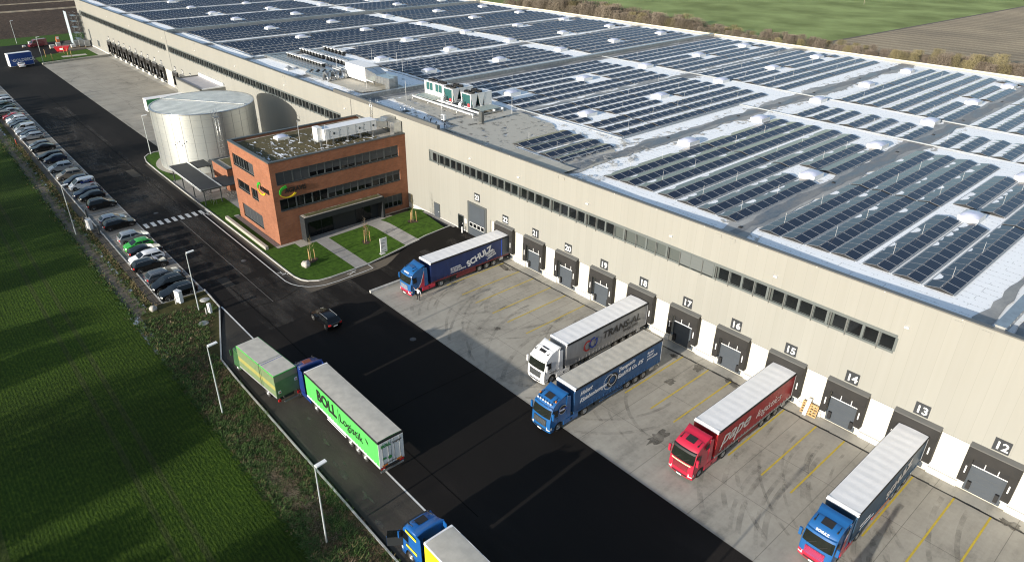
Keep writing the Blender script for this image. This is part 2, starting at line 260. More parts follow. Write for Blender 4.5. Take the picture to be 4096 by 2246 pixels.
# ------------------------------------------------------------------ mesh helpers
class MB:
    def __init__(s): s.v = []; s.f = []; s.mi = []; s.mats = []; s.sm = []
    def _m(s, m):
        if isinstance(m, str): m = M[m]
        if m not in s.mats: s.mats.append(m)
        return s.mats.index(m)
    def poly(s, pts, m, sm=False):
        b = len(s.v); s.v += [tuple(p) for p in pts]; s.f.append(tuple(range(b, b + len(pts)))); s.mi.append(s._m(m)); s.sm.append(sm); return s
    def grid(s, rows, m, sm=True, close=False):
        b = len(s.v); nr, nc = len(rows), len(rows[0]); k = s._m(m)
        for r in rows: s.v += [tuple(p) for p in r]
        for i in range(nr - 1):
            for j in range(nc if close else nc - 1):
                j2 = (j + 1) % nc
                s.f.append((b + i * nc + j, b + i * nc + j2, b + (i + 1) * nc + j2, b + (i + 1) * nc + j)); s.mi.append(k); s.sm.append(sm)
        return s
    def box(s, x0, x1, y0, y1, z0, z1, m):
        b = len(s.v); k = s._m(m)
        s.v += [(x0, y0, z0), (x1, y0, z0), (x1, y1, z0), (x0, y1, z0), (x0, y0, z1), (x1, y0, z1), (x1, y1, z1), (x0, y1, z1)]
        for f in ((0, 3, 2, 1), (4, 5, 6, 7), (0, 1, 5, 4), (1, 2, 6, 5), (2, 3, 7, 6), (3, 0, 4, 7)):
            s.f.append(tuple(b + i for i in f)); s.mi.append(k); s.sm.append(False)
        return s
    def hexa(s, p, m):
        b = len(s.v); k = s._m(m); s.v += [tuple(q) for q in p]
        for f in ((0, 3, 2, 1), (4, 5, 6, 7), (0, 1, 5, 4), (1, 2, 6, 5), (2, 3, 7, 6), (3, 0, 4, 7)):
            s.f.append(tuple(b + i for i in f)); s.mi.append(k); s.sm.append(False)
        return s
    def prism(s, pts, z0, z1, m, mtop=None):
        n = len(pts); b = len(s.v); k = s._m(m); kt = s._m(mtop) if mtop else k
        s.v += [(p[0], p[1], z0) for p in pts] + [(p[0], p[1], z1) for p in pts]
        s.f.append(tuple(b + n + i for i in range(n))); s.mi.append(kt); s.sm.append(False)
        s.f.append(tuple(b + n - 1 - i for i in range(n))); s.mi.append(k); s.sm.append(False)
        for i in range(n):
            j = (i + 1) % n; s.f.append((b + i, b + j, b + n + j, b + n + i)); s.mi.append(k); s.sm.append(False)
        return s
    def tube(s, path, r, m, n=6, r1=None, cap=True):
        P = [Vector(p) for p in path]; rings = []; r1 = r if r1 is None else r1
        for i, p in enumerate(P):
            d = (P[min(i + 1, len(P) - 1)] - P[max(i - 1, 0)]).normalized()
            a = d.orthogonal().normalized(); c = d.cross(a); t = i / max(1, len(P) - 1); rr = r + (r1 - r) * t
            rings.append([p + (a * math.cos(2 * math.pi * j / n) + c * math.sin(2 * math.pi * j / n)) * rr for j in range(n)])
        s.grid(rings, m, n > 4, True)
        if cap: s.poly(rings[0][::-1], m); s.poly(rings[-1], m)
        return s
    def lathe(s, prof, c, n, m, axis='z', sm=True, a0=0, a1=2 * math.pi):
        rows = []; full = abs(a1 - a0 - 2 * math.pi) < 1e-6
        for r, h in prof:
            row = []
            for j in range(n if full else n + 1):
                t = a0 + (a1 - a0) * j / n; q = (r * math.cos(t), r * math.sin(t), h)
                if axis == 'y': q = (q[0], q[2], q[1])
                if axis == 'x': q = (q[2], q[0], q[1])
                row.append((c[0] + q[0], c[1] + q[1], c[2] + q[2]))
            rows.append(row)
        return s.grid(rows, m, sm, full)
    def text(s, body, size, org, xd, ud, m, shear=0., ext=.012, bold=0., align='LEFT', spacing=1., xs=1.):
        c = bpy.data.curves.new('t', 'FONT'); c.body = body; c.size = size; c.extrude = ext; c.offset = bold; c.align_x = align
        c.shear = shear; c.space_character = spacing; c.resolution_u = 3
        o = bpy.data.objects.new('t', c); COL.objects.link(o)
        me = bpy.data.meshes.new_from_object(o.evaluated_get(bpy.context.evaluated_depsgraph_get()))
        xd = Vector(xd).normalized(); ud = Vector(ud).normalized(); nd = xd.cross(ud)
        b = len(s.v); k = s._m(m); org = Vector(org)
        for v in me.vertices: s.v.append(tuple(org + xd * v.co.x * xs + ud * v.co.y + nd * (v.co.z + ext)))
        for p in me.polygons: s.f.append(tuple(b + i for i in p.vertices)); s.mi.append(k); s.sm.append(False)
        bpy.data.objects.remove(o); bpy.data.meshes.remove(me); bpy.data.curves.remove(c); return s
    def mesh(s, name):
        me = bpy.data.meshes.new(name); me.from_pydata(s.v, [], s.f)
        for m in s.mats: me.materials.append(m)
        me.polygons.foreach_set('material_index', s.mi); me.polygons.foreach_set('use_smooth', s.sm); me.update(); return me
    def build(s, name, parent=None, loc=None, bev=0, recalc=True):
        me = s.mesh(name)
        if recalc:
            bm = bmesh.new(); bm.from_mesh(me); bmesh.ops.remove_doubles(bm, verts=bm.verts, dist=.0004)
            bmesh.ops.recalc_face_normals(bm, faces=bm.faces)
            if bev:
                ed = [e for e in bm.edges if len(e.link_faces) == 2 and e.calc_face_angle(0) > .6]
                bmesh.ops.bevel(bm, geom=ed, offset=bev, segments=2, affect='EDGES', clamp_overlap=True)
            bm.to_mesh(me); bm.free()
        o = bpy.data.objects.new(name, me); COL.objects.link(o)
        if parent: o.parent = parent
        if loc: o.location = loc
        return o
def link(name, me, parent=None, loc=None):
    o = bpy.data.objects.new(name, me); COL.objects.link(o)
    if parent: o.parent = parent
    if loc: o.location = loc
    return o
def tag(o, label=None, cat=None, group=None, kind=None):
    for k, v in (('label', label), ('category', cat), ('group', group), ('kind', kind)):
        if v: o[k] = v
    return o
def thing(name, label, cat, loc=(0, 0, 0), rz=0, group=None):
    o = bpy.data.objects.new(name, None); COL.objects.link(o); o.location = loc; o.rotation_euler = (0, 0, rz)
    o.empty_display_size = .2; return tag(o, label, cat, group)
KIDS = {}
def kids(o): return [c for c in o.children]
def dup(o, parent=None, loc=None, rz=None, label=None, group=None):
    c = o.copy(); COL.objects.link(c)
    if parent: c.parent = parent
    if loc is not None: c.location = loc
    if rz is not None: c.rotation_euler = (0, 0, rz)
    if label: c['label'] = label
    if group: c['group'] = group
    for ch in kids(o): dup(ch, c)
    return c
def structure(name, mb, **k): return tag(mb.build(name, **k), kind='structure')
def rnd(a, b): return random.uniform(a, b)
ORD = ['first', 'second', 'third', 'fourth', 'fifth', 'sixth', 'seventh', 'eighth', 'ninth', 'tenth', 'eleventh', 'twelfth', 'thirteenth', 'fourteenth', 'fifteenth', 'sixteenth', 'seventeenth', 'eighteenth']

# ------------------------------------------------------------------ the ground
def smooth(t): t = max(0., min(1., t)); return t * t * (3 - 2 * t)
def zg(x, y):                       # the apron by the office is about a metre above the loading yard
    return .95 * smooth((y + 17) / 15) * smooth((-46.6 - x) / 1.2) * smooth((x + 68) / 6)
def sheet(mb, x0, x1, y0, y1, z, m, sx=None, sy=None, follow=False):
    nx = sx or 1; ny = sy or 1
    rows = [[(x0 + (x1 - x0) * i / nx, y0 + (y1 - y0) * j / ny, z + (zg(x0 + (x1 - x0) * i / nx, y0 + (y1 - y0) * j / ny) if follow else 0)) for i in range(nx + 1)] for j in range(ny + 1)]
    return mb.grid(rows, m, False)
def ribbon(mb, pts, w, z, m, follow=False):
    L = []; Rr = []
    P = [Vector((p[0], p[1])) for p in pts]
    for i, p in enumerate(P):
        d = (P[min(i + 1, len(P) - 1)] - P[max(i - 1, 0)]).normalized(); nrm = Vector((-d.y, d.x))
        for lst, sgn in ((L, .5), (Rr, -.5)):
            q = p + nrm * w * sgn; lst.append((q.x, q.y, z + (zg(q.x, q.y) if follow else 0)))
    return mb.grid([L, Rr], m, False)
def kerbline(mb, pts, w, h, m, follow=False, z0=-.05):
    P = [Vector((p[0], p[1])) for p in pts]; rows = [[], [], [], []]
    for i, p in enumerate(P):
        d = (P[min(i + 1, len(P) - 1)] - P[max(i - 1, 0)]).normalized(); nrm = Vector((-d.y, d.x)); zz = zg(p.x, p.y) if follow else 0
        a = p + nrm * w / 2; b = p - nrm * w / 2
        for r, q, z in ((0, a, z0), (1, a, h), (2, b, h), (3, b, z0)): rows[r].append((q.x, q.y, z + zz))
    mb.grid(rows, m, False)
    for i in (0, -1): mb.poly([r[i] for r in rows], m)
    return mb
def blob(mb, cx, cy, rx, ry, z, m, n=18, jit=.3, rot=0):
    pts = []
    for i in range(n):
        t = 2 * math.pi * i / n; r = 1 + rnd(-jit, jit); x, y = rx * r * math.cos(t), ry * r * math.sin(t)
        pts.append((cx + x * math.cos(rot) - y * math.sin(rot), cy + x * math.sin(rot) + y * math.cos(rot), z))
    return mb.poly(pts, m)

g = MB(); g.grid([[(x, y, -.12) for x in (-3000, -600, 300, 2500)] for y in (-2500, -600, 600, 3500)], 'earth', False)
structure('ground', g)
g = MB(); sheet(g, -420, 260, -420, -46.0, -.004, 'crop', 30, 20); structure('crop_field', g)
# ditch and bank between the field and the parking bays / the lane
g = MB(); rows = []
NX = 150
for y, z in ((-46.05, .0), (-45.7, -.25), (-45.1, -.34), (-44.6, -.22), (-43.9, .0), (-43.25, .03)):
    rows.append([(-420 + 361 * i / NX, y + .18 * math.sin(i * 1.7 + y * 3) * (1 if y < -43.3 else 0), z + rnd(-.03, .03)) for i in range(NX + 1)])
g.grid(rows, 'bank', True); structure('ditch_bank', g)
g = MB()
for a, b in ((-200, -128), (-128, -60)):
    rows = [[(a + (b - a) * i / 60, y, z) for i in range(61)] for y, z in ((-46.2, .02), (-45.7, -.215), (-45.1, -.30), (-44.6, -.18), (-44.0, .015))]
    g.grid(rows, 'frost', True)
rows = [[(-60 + 12 * i / 20, y, z) for i in range(21)] for y, z in ((-46.4, .02), (-45.9, .025), (-45.3, .03))]
g.grid(rows, 'frost', True)
tag(g.build('frost_patches'), 'thin grey hoarfrost lying along the ditch beside the crop field', 'frost', kind='stuff')
g = MB(); g.poly([(-59.0, -46.05, .005), (200, -46.05, .005), (200, -41.4, .03), (-44, -41.3, .03), (-50, -39.1, .03), (-55.6, -37, .03), (-61.1, -36.9, .03), (-61.1, -43.3, .02)], 'verge')
structure('grass_verge', g)
# asphalt road, lane, yards
g = MB(); g.poly([(-300, -36.9, 0), (-61.4, -36.9, 0), (-55.6, -36.9, 0), (-50, -39, 0), (-44, -41.25, 0), (200, -41.3, 0), (200, -20.45, 0), (-46, -20.45, 0), (-46, -16, 0), (-51.5, -16, 0), (-51.5, -27, 0), (-120, -27, 0), (-120, -21.3, 0), (-241.7, -21.3, 0), (-243, -21.5, 0), (-243.5, -19, 0), (-300, -3.0, 0)], 'asphalt')
structure('asphalt_road', g)
g = MB(); g.poly([(-54.8, -36.6, .006), (-50, -38.9, .006), (-44, -41.05, .006), (60, -41.1, .006), (60, -36.85, .006)], 'wornasphalt'); structure('lorry_lane', g)
g = MB(); sheet(g, -46.6, 200, -20.5, -1.4, .006, 'concrete'); sheet(g, -46.6, 200, -1.4, .3, .012, 'apron'); structure('concrete_yard', g)
g = MB(); sheet(g, -245.5, -112, -21.3, -1.4, .006, 'farconcrete'); sheet(g, -245.5, -112, -1.4, .2, .012, 'apron'); structure('far_concrete_yard', g)
g = MB(); sheet(g, -230, -61.2, -42.1, -36.85, .008, 'paver')
structure('parking_pavement', g)
# asphalt ramp up to the roller gate, in front of the lawn
g = MB(); rows = []
for j in range(13):
    y = -16 + 16.1 * j / 12
    xl = [-51.5, -51.6, -52.2, -53.0, -53.6, -54.0, -54.3, -54.5, -54.6, -54.7, -54.9, -55.0, -55.0][j]
    rows.append([(xl + (-46.6 - xl) * i / 6, y, .004 + zg(xl + (-46.6 - xl) * i / 6, y)) for i in range(7)])
g.grid(rows, 'asphalt', True); structure('gate_ramp', g)
# markings
g = MB()
def dash(x0, x1, y0, y1, m='lineW', z=.013): g.poly([(x0, y0, z), (x1, y0, z), (x1, y1, z), (x0, y1, z)], m)
for i in range(10): y = -36.35 + i * 1.087; dash(-89.0, -87.05, y, y + .56)
ribbon(g, [(-87.8, -27.45), (-70, -27.5), (-58, -27.55), (-56.6, -27.55), (-55.3, -27.3), (-54.2, -26.8), (-53.2, -26.0), (-52.6, -25.1), (-52.15, -24), (-52.0, -22), (-52.1, -18), (-52.2, -16.5), (-53.7, -16.4)], .14, .013, 'lineW')
ribbon(g, [(-55.5, -36.75), (-36, -36.75), (10, -36.75), (45, -36.75)], .17, .014, 'lineW')
ribbon(g, [(-87.0, -31.2), (-52.5, -31.2)], .04, .013, 'lineD'); ribbon(g, [(-46.2, -20.4), (60, -20.4)], .05, .014, 'lineD')
for x in [-90.9 - 2.62 * i for i in range(50)] + [-62.3 - 2.62 * i for i in range(10)]: dash(x, x + .1, -41.9, -36.9, 'lineW', .016)
structure('road_markings', g)
g = MB()
for k in range(-3, 8):
    cx = .08 + 6.13 * k
    for s in (-1, 1):
        if 15 - k <= 23: g.poly([(cx + s * 1.39 - .075, -11.65, .026), (cx + s * 1.39 + .075, -11.65, .026), (cx + s * 1.39 + .075, -1.55, .026), (cx + s * 1.39 - .075, -1.55, .026)], 'lineY')
for k in range(-7, -3):
    cx = .08 + 6.13 * k
    for s in (-1, 1): g.poly([(cx + s * 1.39 - .075, -11.7, .026), (cx + s * 1.39 + .075, -11.7, .026), (cx + s * 1.39 + .075, -1.55, .026), (cx + s * 1.39 - .075, -1.55, .026)], 'lineY')
structure('bay_markings', g)
# pedestrian symbols on the asphalt
g = MB()
for (cx, cy, a) in ((-86.5, -26.75, .2), (-58.9, -26.8, .3), (-52.95, -19.4, 1.7)):
    def P(x, y): return (cx + x * math.cos(a) - y * math.sin(a), cy + x * math.sin(a) + y * math.cos(a))
    for seg, w in (([(-.1, -.1), (.45, .12)], .16), ([(-.1, -.1), (-.7, -.35)], .1), ([(-.1, -.1), (-.75, .15)], .1), ([(.4, .1), (.05, .42)], .08), ([(.4, .1), (.25, -.4)], .08)):
        ribbon(g, [P(*q) for q in seg], w, .014, 'lineW')
    blob(g, *P(.68, .18), .11, .11, .014, 'lineW', 10, 0)
structure('walker_symbols', g)
# rubber marks, stains, dust
g = MB()
random.seed(11)
for k in range(34):
    x0 = .08 + 6.13 * random.randrange(-7, 4) + rnd(-1.2, 1.2); y0 = rnd(-11, -2); r = rnd(9, 17); sg = random.choice((-1, 1, 1)); da = rnd(.7, 1.5)
    for off in (-1.0, 1.0):
        pts = []
        for i in range(16):
            t = da * i / 15; q = r - off * sg; p = (x0 + sg * (r - q * math.cos(t)), y0 - q * math.sin(t))
            if -45 < p[0] < 30 and -20.2 < p[1] < -1.7: pts.append(p)
        if len(pts) > 3: ribbon(g, pts, rnd(.22, .5), .0085 + .0002 * (2 * k + (off > 0)), 'rubber')
for k in range(14):
    x0 = rnd(-230, -145); y0 = rnd(-16, -6); r = rnd(6, 14); a0 = rnd(0, 6)
    pts = [(x0 + r * math.cos(a0 + 1.4 * i / 11), max(-20.8, min(-2, y0 + .7 * r * math.sin(a0 + 1.4 * i / 11)))) for i in range(12)]
    ribbon(g, pts, .4, .009 + .0006 * (k % 8), 'rubber')
tag(g.build('tyre_marks', recalc=False), kind='structure')
g = MB()
for (x, y, rx, ry) in ((-4.3, -14.6, .55, 1.5), (-8.4, -2.0, .5, .7), (-8.9, -6.5, .45, .6), (-40.5, -2.3, 1.4, .5), (-38.9, -1.7, .9, .35), (-4.5, -1.7, .8, .5), (21.2, -1.2, .8, .45), (-11.5, -2.2, .5, .3), (-22.5, -3.5, .7, .4), (-29, -13.5, .4, .3)):
    blob(g, x, y, rx, ry, .023, 'stain', 22, .35, rnd(-.5, .5))
for i in range(11):
    x = rnd(-30, 3); blob(g, x, -39.6 + rnd(-1.1, 1.2), rnd(.2, .9), rnd(.1, .3), .0125 + .0004 * i, 'stain', 12, .4)
for i in range(70):
    x = -45 + i; ribbon(g, [(x, -1.42 + rnd(-.04, .04)), (x + 1.02, -1.42 + rnd(-.04, .04))], .16 + rnd(0, .1), .016, 'chassis')
tag(g.build('ground_stains', recalc=False), kind='structure')
g = MB()
sheet(g, -60, -46.4, -34.5, -20.6, .005, 'dust', 3, 3); sheet(g, -29.5, 4, -40.6, -37.6, .0105, 'dust', 6, 2); sheet(g, -180, -62, -36.5, -28.2, .005, 'dust', 10, 2)
rows = [[(x, y, .02 + zg(x, y)) for x in (-51.4, -49.8, -48.2, -46.9)] for y in (-15.9, -12, -8, -4, -.2)]
g.grid(rows, 'dust', False)
tag(g.build('dry_dust', recalc=False), kind='structure')
# tar seams and a few repaired patches in the road
g = MB(); tar = pm('tar_seam', (.006, .0055, .005), rough=.95, spec=.1)
for p in ([(-60, -33.9), (-48, -33.7), (-30, -33.9), (-8, -33.8)], [(-200, -29.2), (-140, -29.1), (-95, -29.2)], [(-56, -20.8), (-52.4, -30), (-53, -36)], [(-24, -36.6), (-24.3, -28), (-24.1, -20.6)], [(-140, -36.6), (-140.4, -27)], [(-108, -36.6), (-108.2, -26.6)], [(-70, -36.4), (-70.3, -27.7)]): ribbon(g, p, .09, .0115, tar)
for (x, y, w, h) in ((-63, -34.5, 3.2, 1.4), (-118, -31, 5, 1.6)): g.poly([(x, y, .0105), (x + w, y + .1, .0105), (x + w, y + h, .0105), (x, y + h - .1, .0105)], 'wornasphalt')
tag(g.build('road_repairs', recalc=False), kind='structure')
# kerbs
g = MB()
kerbline(g, [(-61.3, -36.75), (-55.6, -36.95), (-50, -39.05), (-44, -41.25), (-38.9, -41.4), (200, -41.4)], .16, .13, 'kerb')
kerbline(g, [(-61.2, -42.1), (-61.2, -36.9)], .14, .06, 'kerb'); kerbline(g, [(-230, -42.15), (-61.2, -42.15)], .16, .12, 'kerb'); kerbline(g, [(-230, -36.85), (-61.2, -36.85)], .12, .012, 'kerb')
isl = [(-126.2, -20.0), (-126.4, -23.0), (-125.8, -24.4), (-124.2, -25.6), (-121, -26.2), (-112.9, -26.3), (-92.8, -26.25), (-70, -26.1), (-59.0, -26.1), (-57, -26.05), (-55.5, -25.75), (-54.6, -25.2), (-53.8, -24), (-53.55, -22.3), (-53.6, -18.9), (-53.75, -16), (-54.05, -13), (-54.3, -9.6), (-54.8, -5.5), (-55.05, -.7)]
kerbline(g, isl, .16, .12, 'kerb', True); structure('kerbs', g)
g = MB(); kerbline(g, [(-46.35, -20.55), (-46.35, -15.5), (-46.4, -1)], .35, .34, 'kerb', True); tag(g.build('retaining_kerb'), 'low concrete upstand wall between the dark asphalt ramp and the loading yard', 'kerb wall')
# office island: lawns, paths, forecourt
def strip(x0, x1, y0, y1, m, z=.05, sx=8, sy=3): sheet(LG, x0, x1, y0, y1, z, m, sx, sy, True)
LG = MB()
def lawnpoly(xe, y0, y1, x0=-66.4):
    n = 6; rows = []
    for j in range(n + 1):
        y = y0 + (y1 - y0) * j / n; e = xe(y); rows.append([(x0 + (e - x0) * i / 10, y, .07 + zg(x0 + (e - x0) * i / 10, y)) for i in range(11)])
    LG.grid(rows, 'lawn', True)
def edge(y):
    for (xa, ya), (xb, yb) in zip(isl, isl[1:]):
        if xa > -60 and ya <= y <= yb: return xa + (xb - xa) * (y - ya) / max(1e-6, yb - ya) - .08
    return -57
lawnpoly(edge, -26.0, -18.4, -66.6); lawnpoly(edge, -16.3, -9.4, -65.2); lawnpoly(lambda y: edge(y) if y < -.8 else -62.4 , -7.0, -.7, -65.4)
sheet(LG, -67.4, -62.7, -.7, .0, .07, 'lawn', 5, 2, True)
sheet(LG, -92.5, -66.6, -26.0, -23.9, .05, 'lawn', 8, 1, True); sheet(LG, -92, -82.9, -23.9, -22, .05, 'lawn', 3, 1)
LG.poly([(-126, -23, .05), (-125.5, -24.3, .05), (-124, -25.5, .05), (-121, -26.1, .05), (-106.5, -26.2, .05), (-105.5, -22.5, .05), (-108, -22, .05), (-110, -25, .05), (-116, -25.4, .05), (-121, -24, .05), (-124.5, -20, .05), (-126, -18, .05)], 'lawn')
structure('lawn', LG)
LG = MB(); strip(-65.5, -53.8, -18.4, -16.3, 'walk', .075); strip(-65.3, -54.3, -9.4, -7.0, 'walk', .075); strip(-62.4, -54.2, -.7, .05, 'walk', .085); strip(-67.2, -65.2, -19.6, -6.0, 'walk', .08, 2, 8)
sheet(LG, -107, -82.9, -26.0, -18.5, .03, 'walk'); structure('footpath', LG)
LG = MB(); sheet(LG, -83.1, -66.9, -23.9, -23.1, .06, 'gravel'); strip(-67.3, -66.6, -23.9, -19.8, 'gravel', .1, 1, 4); strip(-67.3, -66.8, -5.6, 0, 'gravel', .1, 1, 4); strip(-67.0, -64.8, -21.2, -19.5, 'gravel', .11, 2, 2); strip(-66.4, -65.4, -6.2, -4.6, 'gravel', .11, 2, 2)
LG.lathe([(0, .06), (10.6, .06)], (-115.1, -15.1, 0), 40, 'gravel'); structure('gravel_strip', LG)
LG = MB(); kerbline(LG, [(-82.5, -25.25), (-67.3, -25.25)], .45, .55, 'gravel'); tag(LG.build('stone_wall'), 'low rough stone wall along the pavement below the brick office', 'wall')
# far side fields, paths
g = MB(); g.poly([(-102, 112, -.02), (-102, 213, -.02), (-40, 1100, -.02), (-1600, 1100, -.02), (-1600, 112, -.02)], 'cropfar'); structure('far_green_field', g)
g = MB(); g.poly([(-101.9, 112, -.02), (420, 112, -.02), (600, 1100, -.02), (-39.9, 1100, -.02), (-101.9, 213, -.02)], 'stubble'); structure('stubble_field', g)
g = MB(); ribbon(g, [(-101.5, 205), (-101.5, 214), (-40, 1100)], 1.6, .0, 'earth'); ribbon(g, [(-700, 330), (-300, 318), (60, 308 + 250)], .7, .01, 'plough'); structure('field_track', g)
g = MB(); g.poly([(-309, -120, -.015), (-307, 160, -.015), (-397, 160, -.015), (-400, -120, -.015)], 'plough'); g.poly([(-404, -120, -.015), (-401, 160, -.015), (-432, 160, -.015), (-432, -120, -.015)], 'plough'); g.poly([(-437, -120, -.015), (-436, 160, -.015), (-900, 160, -.015), (-900, -120, -.015)], 'plough')
structure('ploughed_field', g)
g = MB(); g.poly([(-291.5, -60, .014), (-290.5, 60, .014), (-309, 60, .014), (-309, -60, .014)], 'lawn'); g.poly([(-397, -120, -.01), (-397, 160, -.01), (-404, 160, -.01), (-404, -120, -.01)], 'stubble'); g.poly([(-432, -120, -.01), (-432, 160, -.01), (-437, 160, -.01), (-437, -120, -.01)], 'stubble'); structure('field_margin', g)
g = MB(); g.poly([(-262, -17, .05), (-257.5, -21, .05), (-244.5, -21.2, .05), (-247, -3.4, .05), (-265.5, -3.0, .05)], 'lawn'); structure('far_lawn', g)
g = MB(); sheet(g, -268, -247.2, -3.2, .1, .06, 'apron'); sheet(g, -256, -253, -13.5, -6, .075, 'apron'); structure('far_path', g)
g = MB(); kerbline(g, [(-243.6, -21.3), (-245.3, -13), (-246.3, -5), (-246.5, -.3)], .5, .6, 'apron'); tag(g.build('yard_wall'), 'low grey concrete wall between far lawn and the far loading yard', 'wall')
# ------------------------------------------------------------------ warehouse
XF, XN, DEP, H = -281.8, 46.0, 110.4, 15.5
wh = thing('warehouse', 'huge long beige logistics hall with a snowy solar covered flat roof', 'warehouse')
def dockx(n): return .08 + (15 - n) * 6.13
NEAR = list(range(12, 23)); WB = -46.1             # white base wall runs right from here
STRIPS = [(-60.8, 8.75), (-181.75, -88.0), (-278.3, -183.6)]; SZ0, SZ1 = 9.95, 11.82
f = MB()
def wallbox(x0, x1, z0, z1, m='beige'): f.box(x0, x1, 0, .35, z0, z1, m)
wallbox(XF, XN, SZ1, H - .12); xs = XF
for a, b in sorted(STRIPS): wallbox(xs, a, SZ0, SZ1); xs = b
wallbox(xs, XN, SZ0, SZ1)
wallbox(WB, XN, 4.73, SZ0); wallbox(XF, -247.3, -.1, SZ0); wallbox(-247.3, -183.0, 4.6, SZ0); wallbox(-183.0, WB, -.1, SZ0)
f.box(XF, XF + .35, .35, DEP, -.1, H - .12, 'beige'); f.box(XF, XN, DEP - .35, DEP, -.1, H - .12, 'beige'); f.box(XN - .35, XN, .35, DEP, -.1, H - .12, 'beige')
f.box(-181.9, -181.7, -.02, .0, 5.2, 15.3, 'anth'); f.box(-84.0, -83.8, -.012, .0, 0, 15.3, 'coping')
f.build('cladding_wall', wh, recalc=False)
docks_far = [-244.6 + i * 5.98 for i in range(10)]
f = MB(); f.box(WB, XN, .18, .36, -.1, 4.75, 'white_wall'); f.box(WB, XN, .0, .2, 4.69, 4.73, 'coping'); f.build('white_base_wall', wh, recalc=False)
f = MB(); f.box(-247.3, -183, .18, .36, -.1, 4.62, 'white_wall'); f.build('white_base_wall', wh, recalc=False)
def plinth(a, b, y0, y1, z0, z1): f = MB(); f.box(a, b, y0, y1, z0, z1, 'plinth'); f.build('plinth', wh, recalc=False)
for a, b in [(dockx(n) + 1.85, dockx(n - 1) - 1.85) for n in range(12, 23)] + [(WB + .05, dockx(22) - 1.85)]: plinth(a, b, .02, .19, -.1, .62)
for a in docks_far[:-1]: plinth(a + 1.9, a + 4.08, .02, .19, -.1, .5)
plinth(XF, -247.4, -.04, 0, -.1, .32); plinth(-67.2, -51.5, -.04, 0, .3, 1.12)
# roof: gently folded between valleys and fire walls
VAL = [46.0, 15.2, -9.45, -34.3, -58.3, -83.5, -108, -132.5, -157, -181.5, -206, -230.5, -255, XF]
def rz(x):
    for a, b in zip(VAL, VAL[1:]):
        if b <= x <= a: return 14.82 + .28 * (1 - abs((x - (a + b) / 2) / ((a - b) / 2)))
    return 14.82
f = MB(); xsn = sorted(set(VAL + [(a + b) / 2 for a, b in zip(VAL, VAL[1:])]))
f.grid([[(x, .35, rz(x)) for x in xsn], [(x, DEP - .35, rz(x)) for x in xsn]], 'snowroof', False); f.build('roof', wh, recalc=False)
f = MB()
f.box(XF - .05, XN, -.08, .42, H - .12, H, 'coping'); f.box(XF - .05, XF + .4, .42, DEP - .4, H - .12, H, 'coping')
for a, b, in ((-89.7, -58.3),): f.box(a, b, -.085, .43, H + .004, 16.02, 'coping')
for x in [-280 + 6.1 * i for i in range(54)]: f.box(x, x + .05, -.086, .0, H - .2, H - .1, 'white')
f.build('parapet_coping', wh, recalc=False)
f = MB(); f.box(XF - .05, XN, DEP - .4, DEP + .05, H - .12, H + .08, pm('cream_coping', (.80, .72, .52), rough=.5))  # rear parapet in one even cream
for x in [-270 + 9.2 * i for i in range(33)]: f.box(x, x + .12, DEP - .46, DEP + .06, H + .083, H + .2, 'coping')
f.build('rear_parapet', wh, recalc=False)
for fx in (15.25, -83.6, -181.6):
    f = MB(); f.box(fx - .35, fx + .35, .45, DEP - .45, 14.4, 15.62, 'galv'); f.box(fx - .42, fx + .42, .44, DEP - .44, 15.624, 15.7, 'galv')
    for i in range(120): f.box(fx + .352, fx + .37, 1 + i * .9, 1.06 + i * .9, 15.3, 15.4, 'white')
    f.build('fire_wall', wh, recalc=False)
def jag(mb, x, w, z, m, y0=.5, y1=DEP - .5, step=1.4, j=.4):
    n = int((y1 - y0) / step); L = []; Q = []; a = b = 0
    for i in range(n + 1):
        a = .7 * a + rnd(-j, j); b = .7 * b + rnd(-j, j); y = y0 + (y1 - y0) * i / n
        L.append((x - w / 2 + a, y, z)); Q.append((x + w / 2 + b, y, z))
    return mb.grid([L, Q], m, False)
random.seed(3)
f = MB()
for i, vx in enumerate(VAL[2:-1]):
    if vx in (-83.5, -181.5): continue
    jag(f, vx + .2, 5.4, 14.82 + .105, 'melting', j=.5); jag(f, vx + .2, 3.0 if vx > -60 else 2.0, 14.82 + .115, 'valleyside', j=.5); jag(f, vx + .2, 1.5, 14.82 + .13, 'valley', j=.3)
    for y in (3.5, 24.3, 43, 56, 68.2, 87, 101): f.box(vx - .18, vx + .18, y - .18, y + .18, 14.85, 15.02, 'black')
for fx in (15.25, -83.6, -181.6): jag(f, fx + 1.7, 2.2, 14.93, 'valleyside', j=.3); jag(f, fx + 1.3, .9, 14.945, 'valley', j=.2); jag(f, fx - 1.3, 1.4, 14.93, 'valleyside', j=.3)
f.build('roof_valley', wh, recalc=False)
f = MB()
def bare(pts, m='bareroof', z=.0):
    k = [];
    for p, q in zip(pts, pts[1:] + pts[:1]):
        n = max(2, int(math.dist(p, q) / 1.0))
        for i in range(n): t = i / n; k.append((p[0] + (q[0] - p[0]) * t + rnd(-.2, .2), p[1] + (q[1] - p[1]) * t + rnd(-.2, .2)))
    cx = sum(p[0] for p in k) / len(k); cy = sum(p[1] for p in k) / len(k)
    top = max(rz(p[0]) for p in k) + .06 + z
    f.poly([(p[0], p[1], top) for p in k], m)
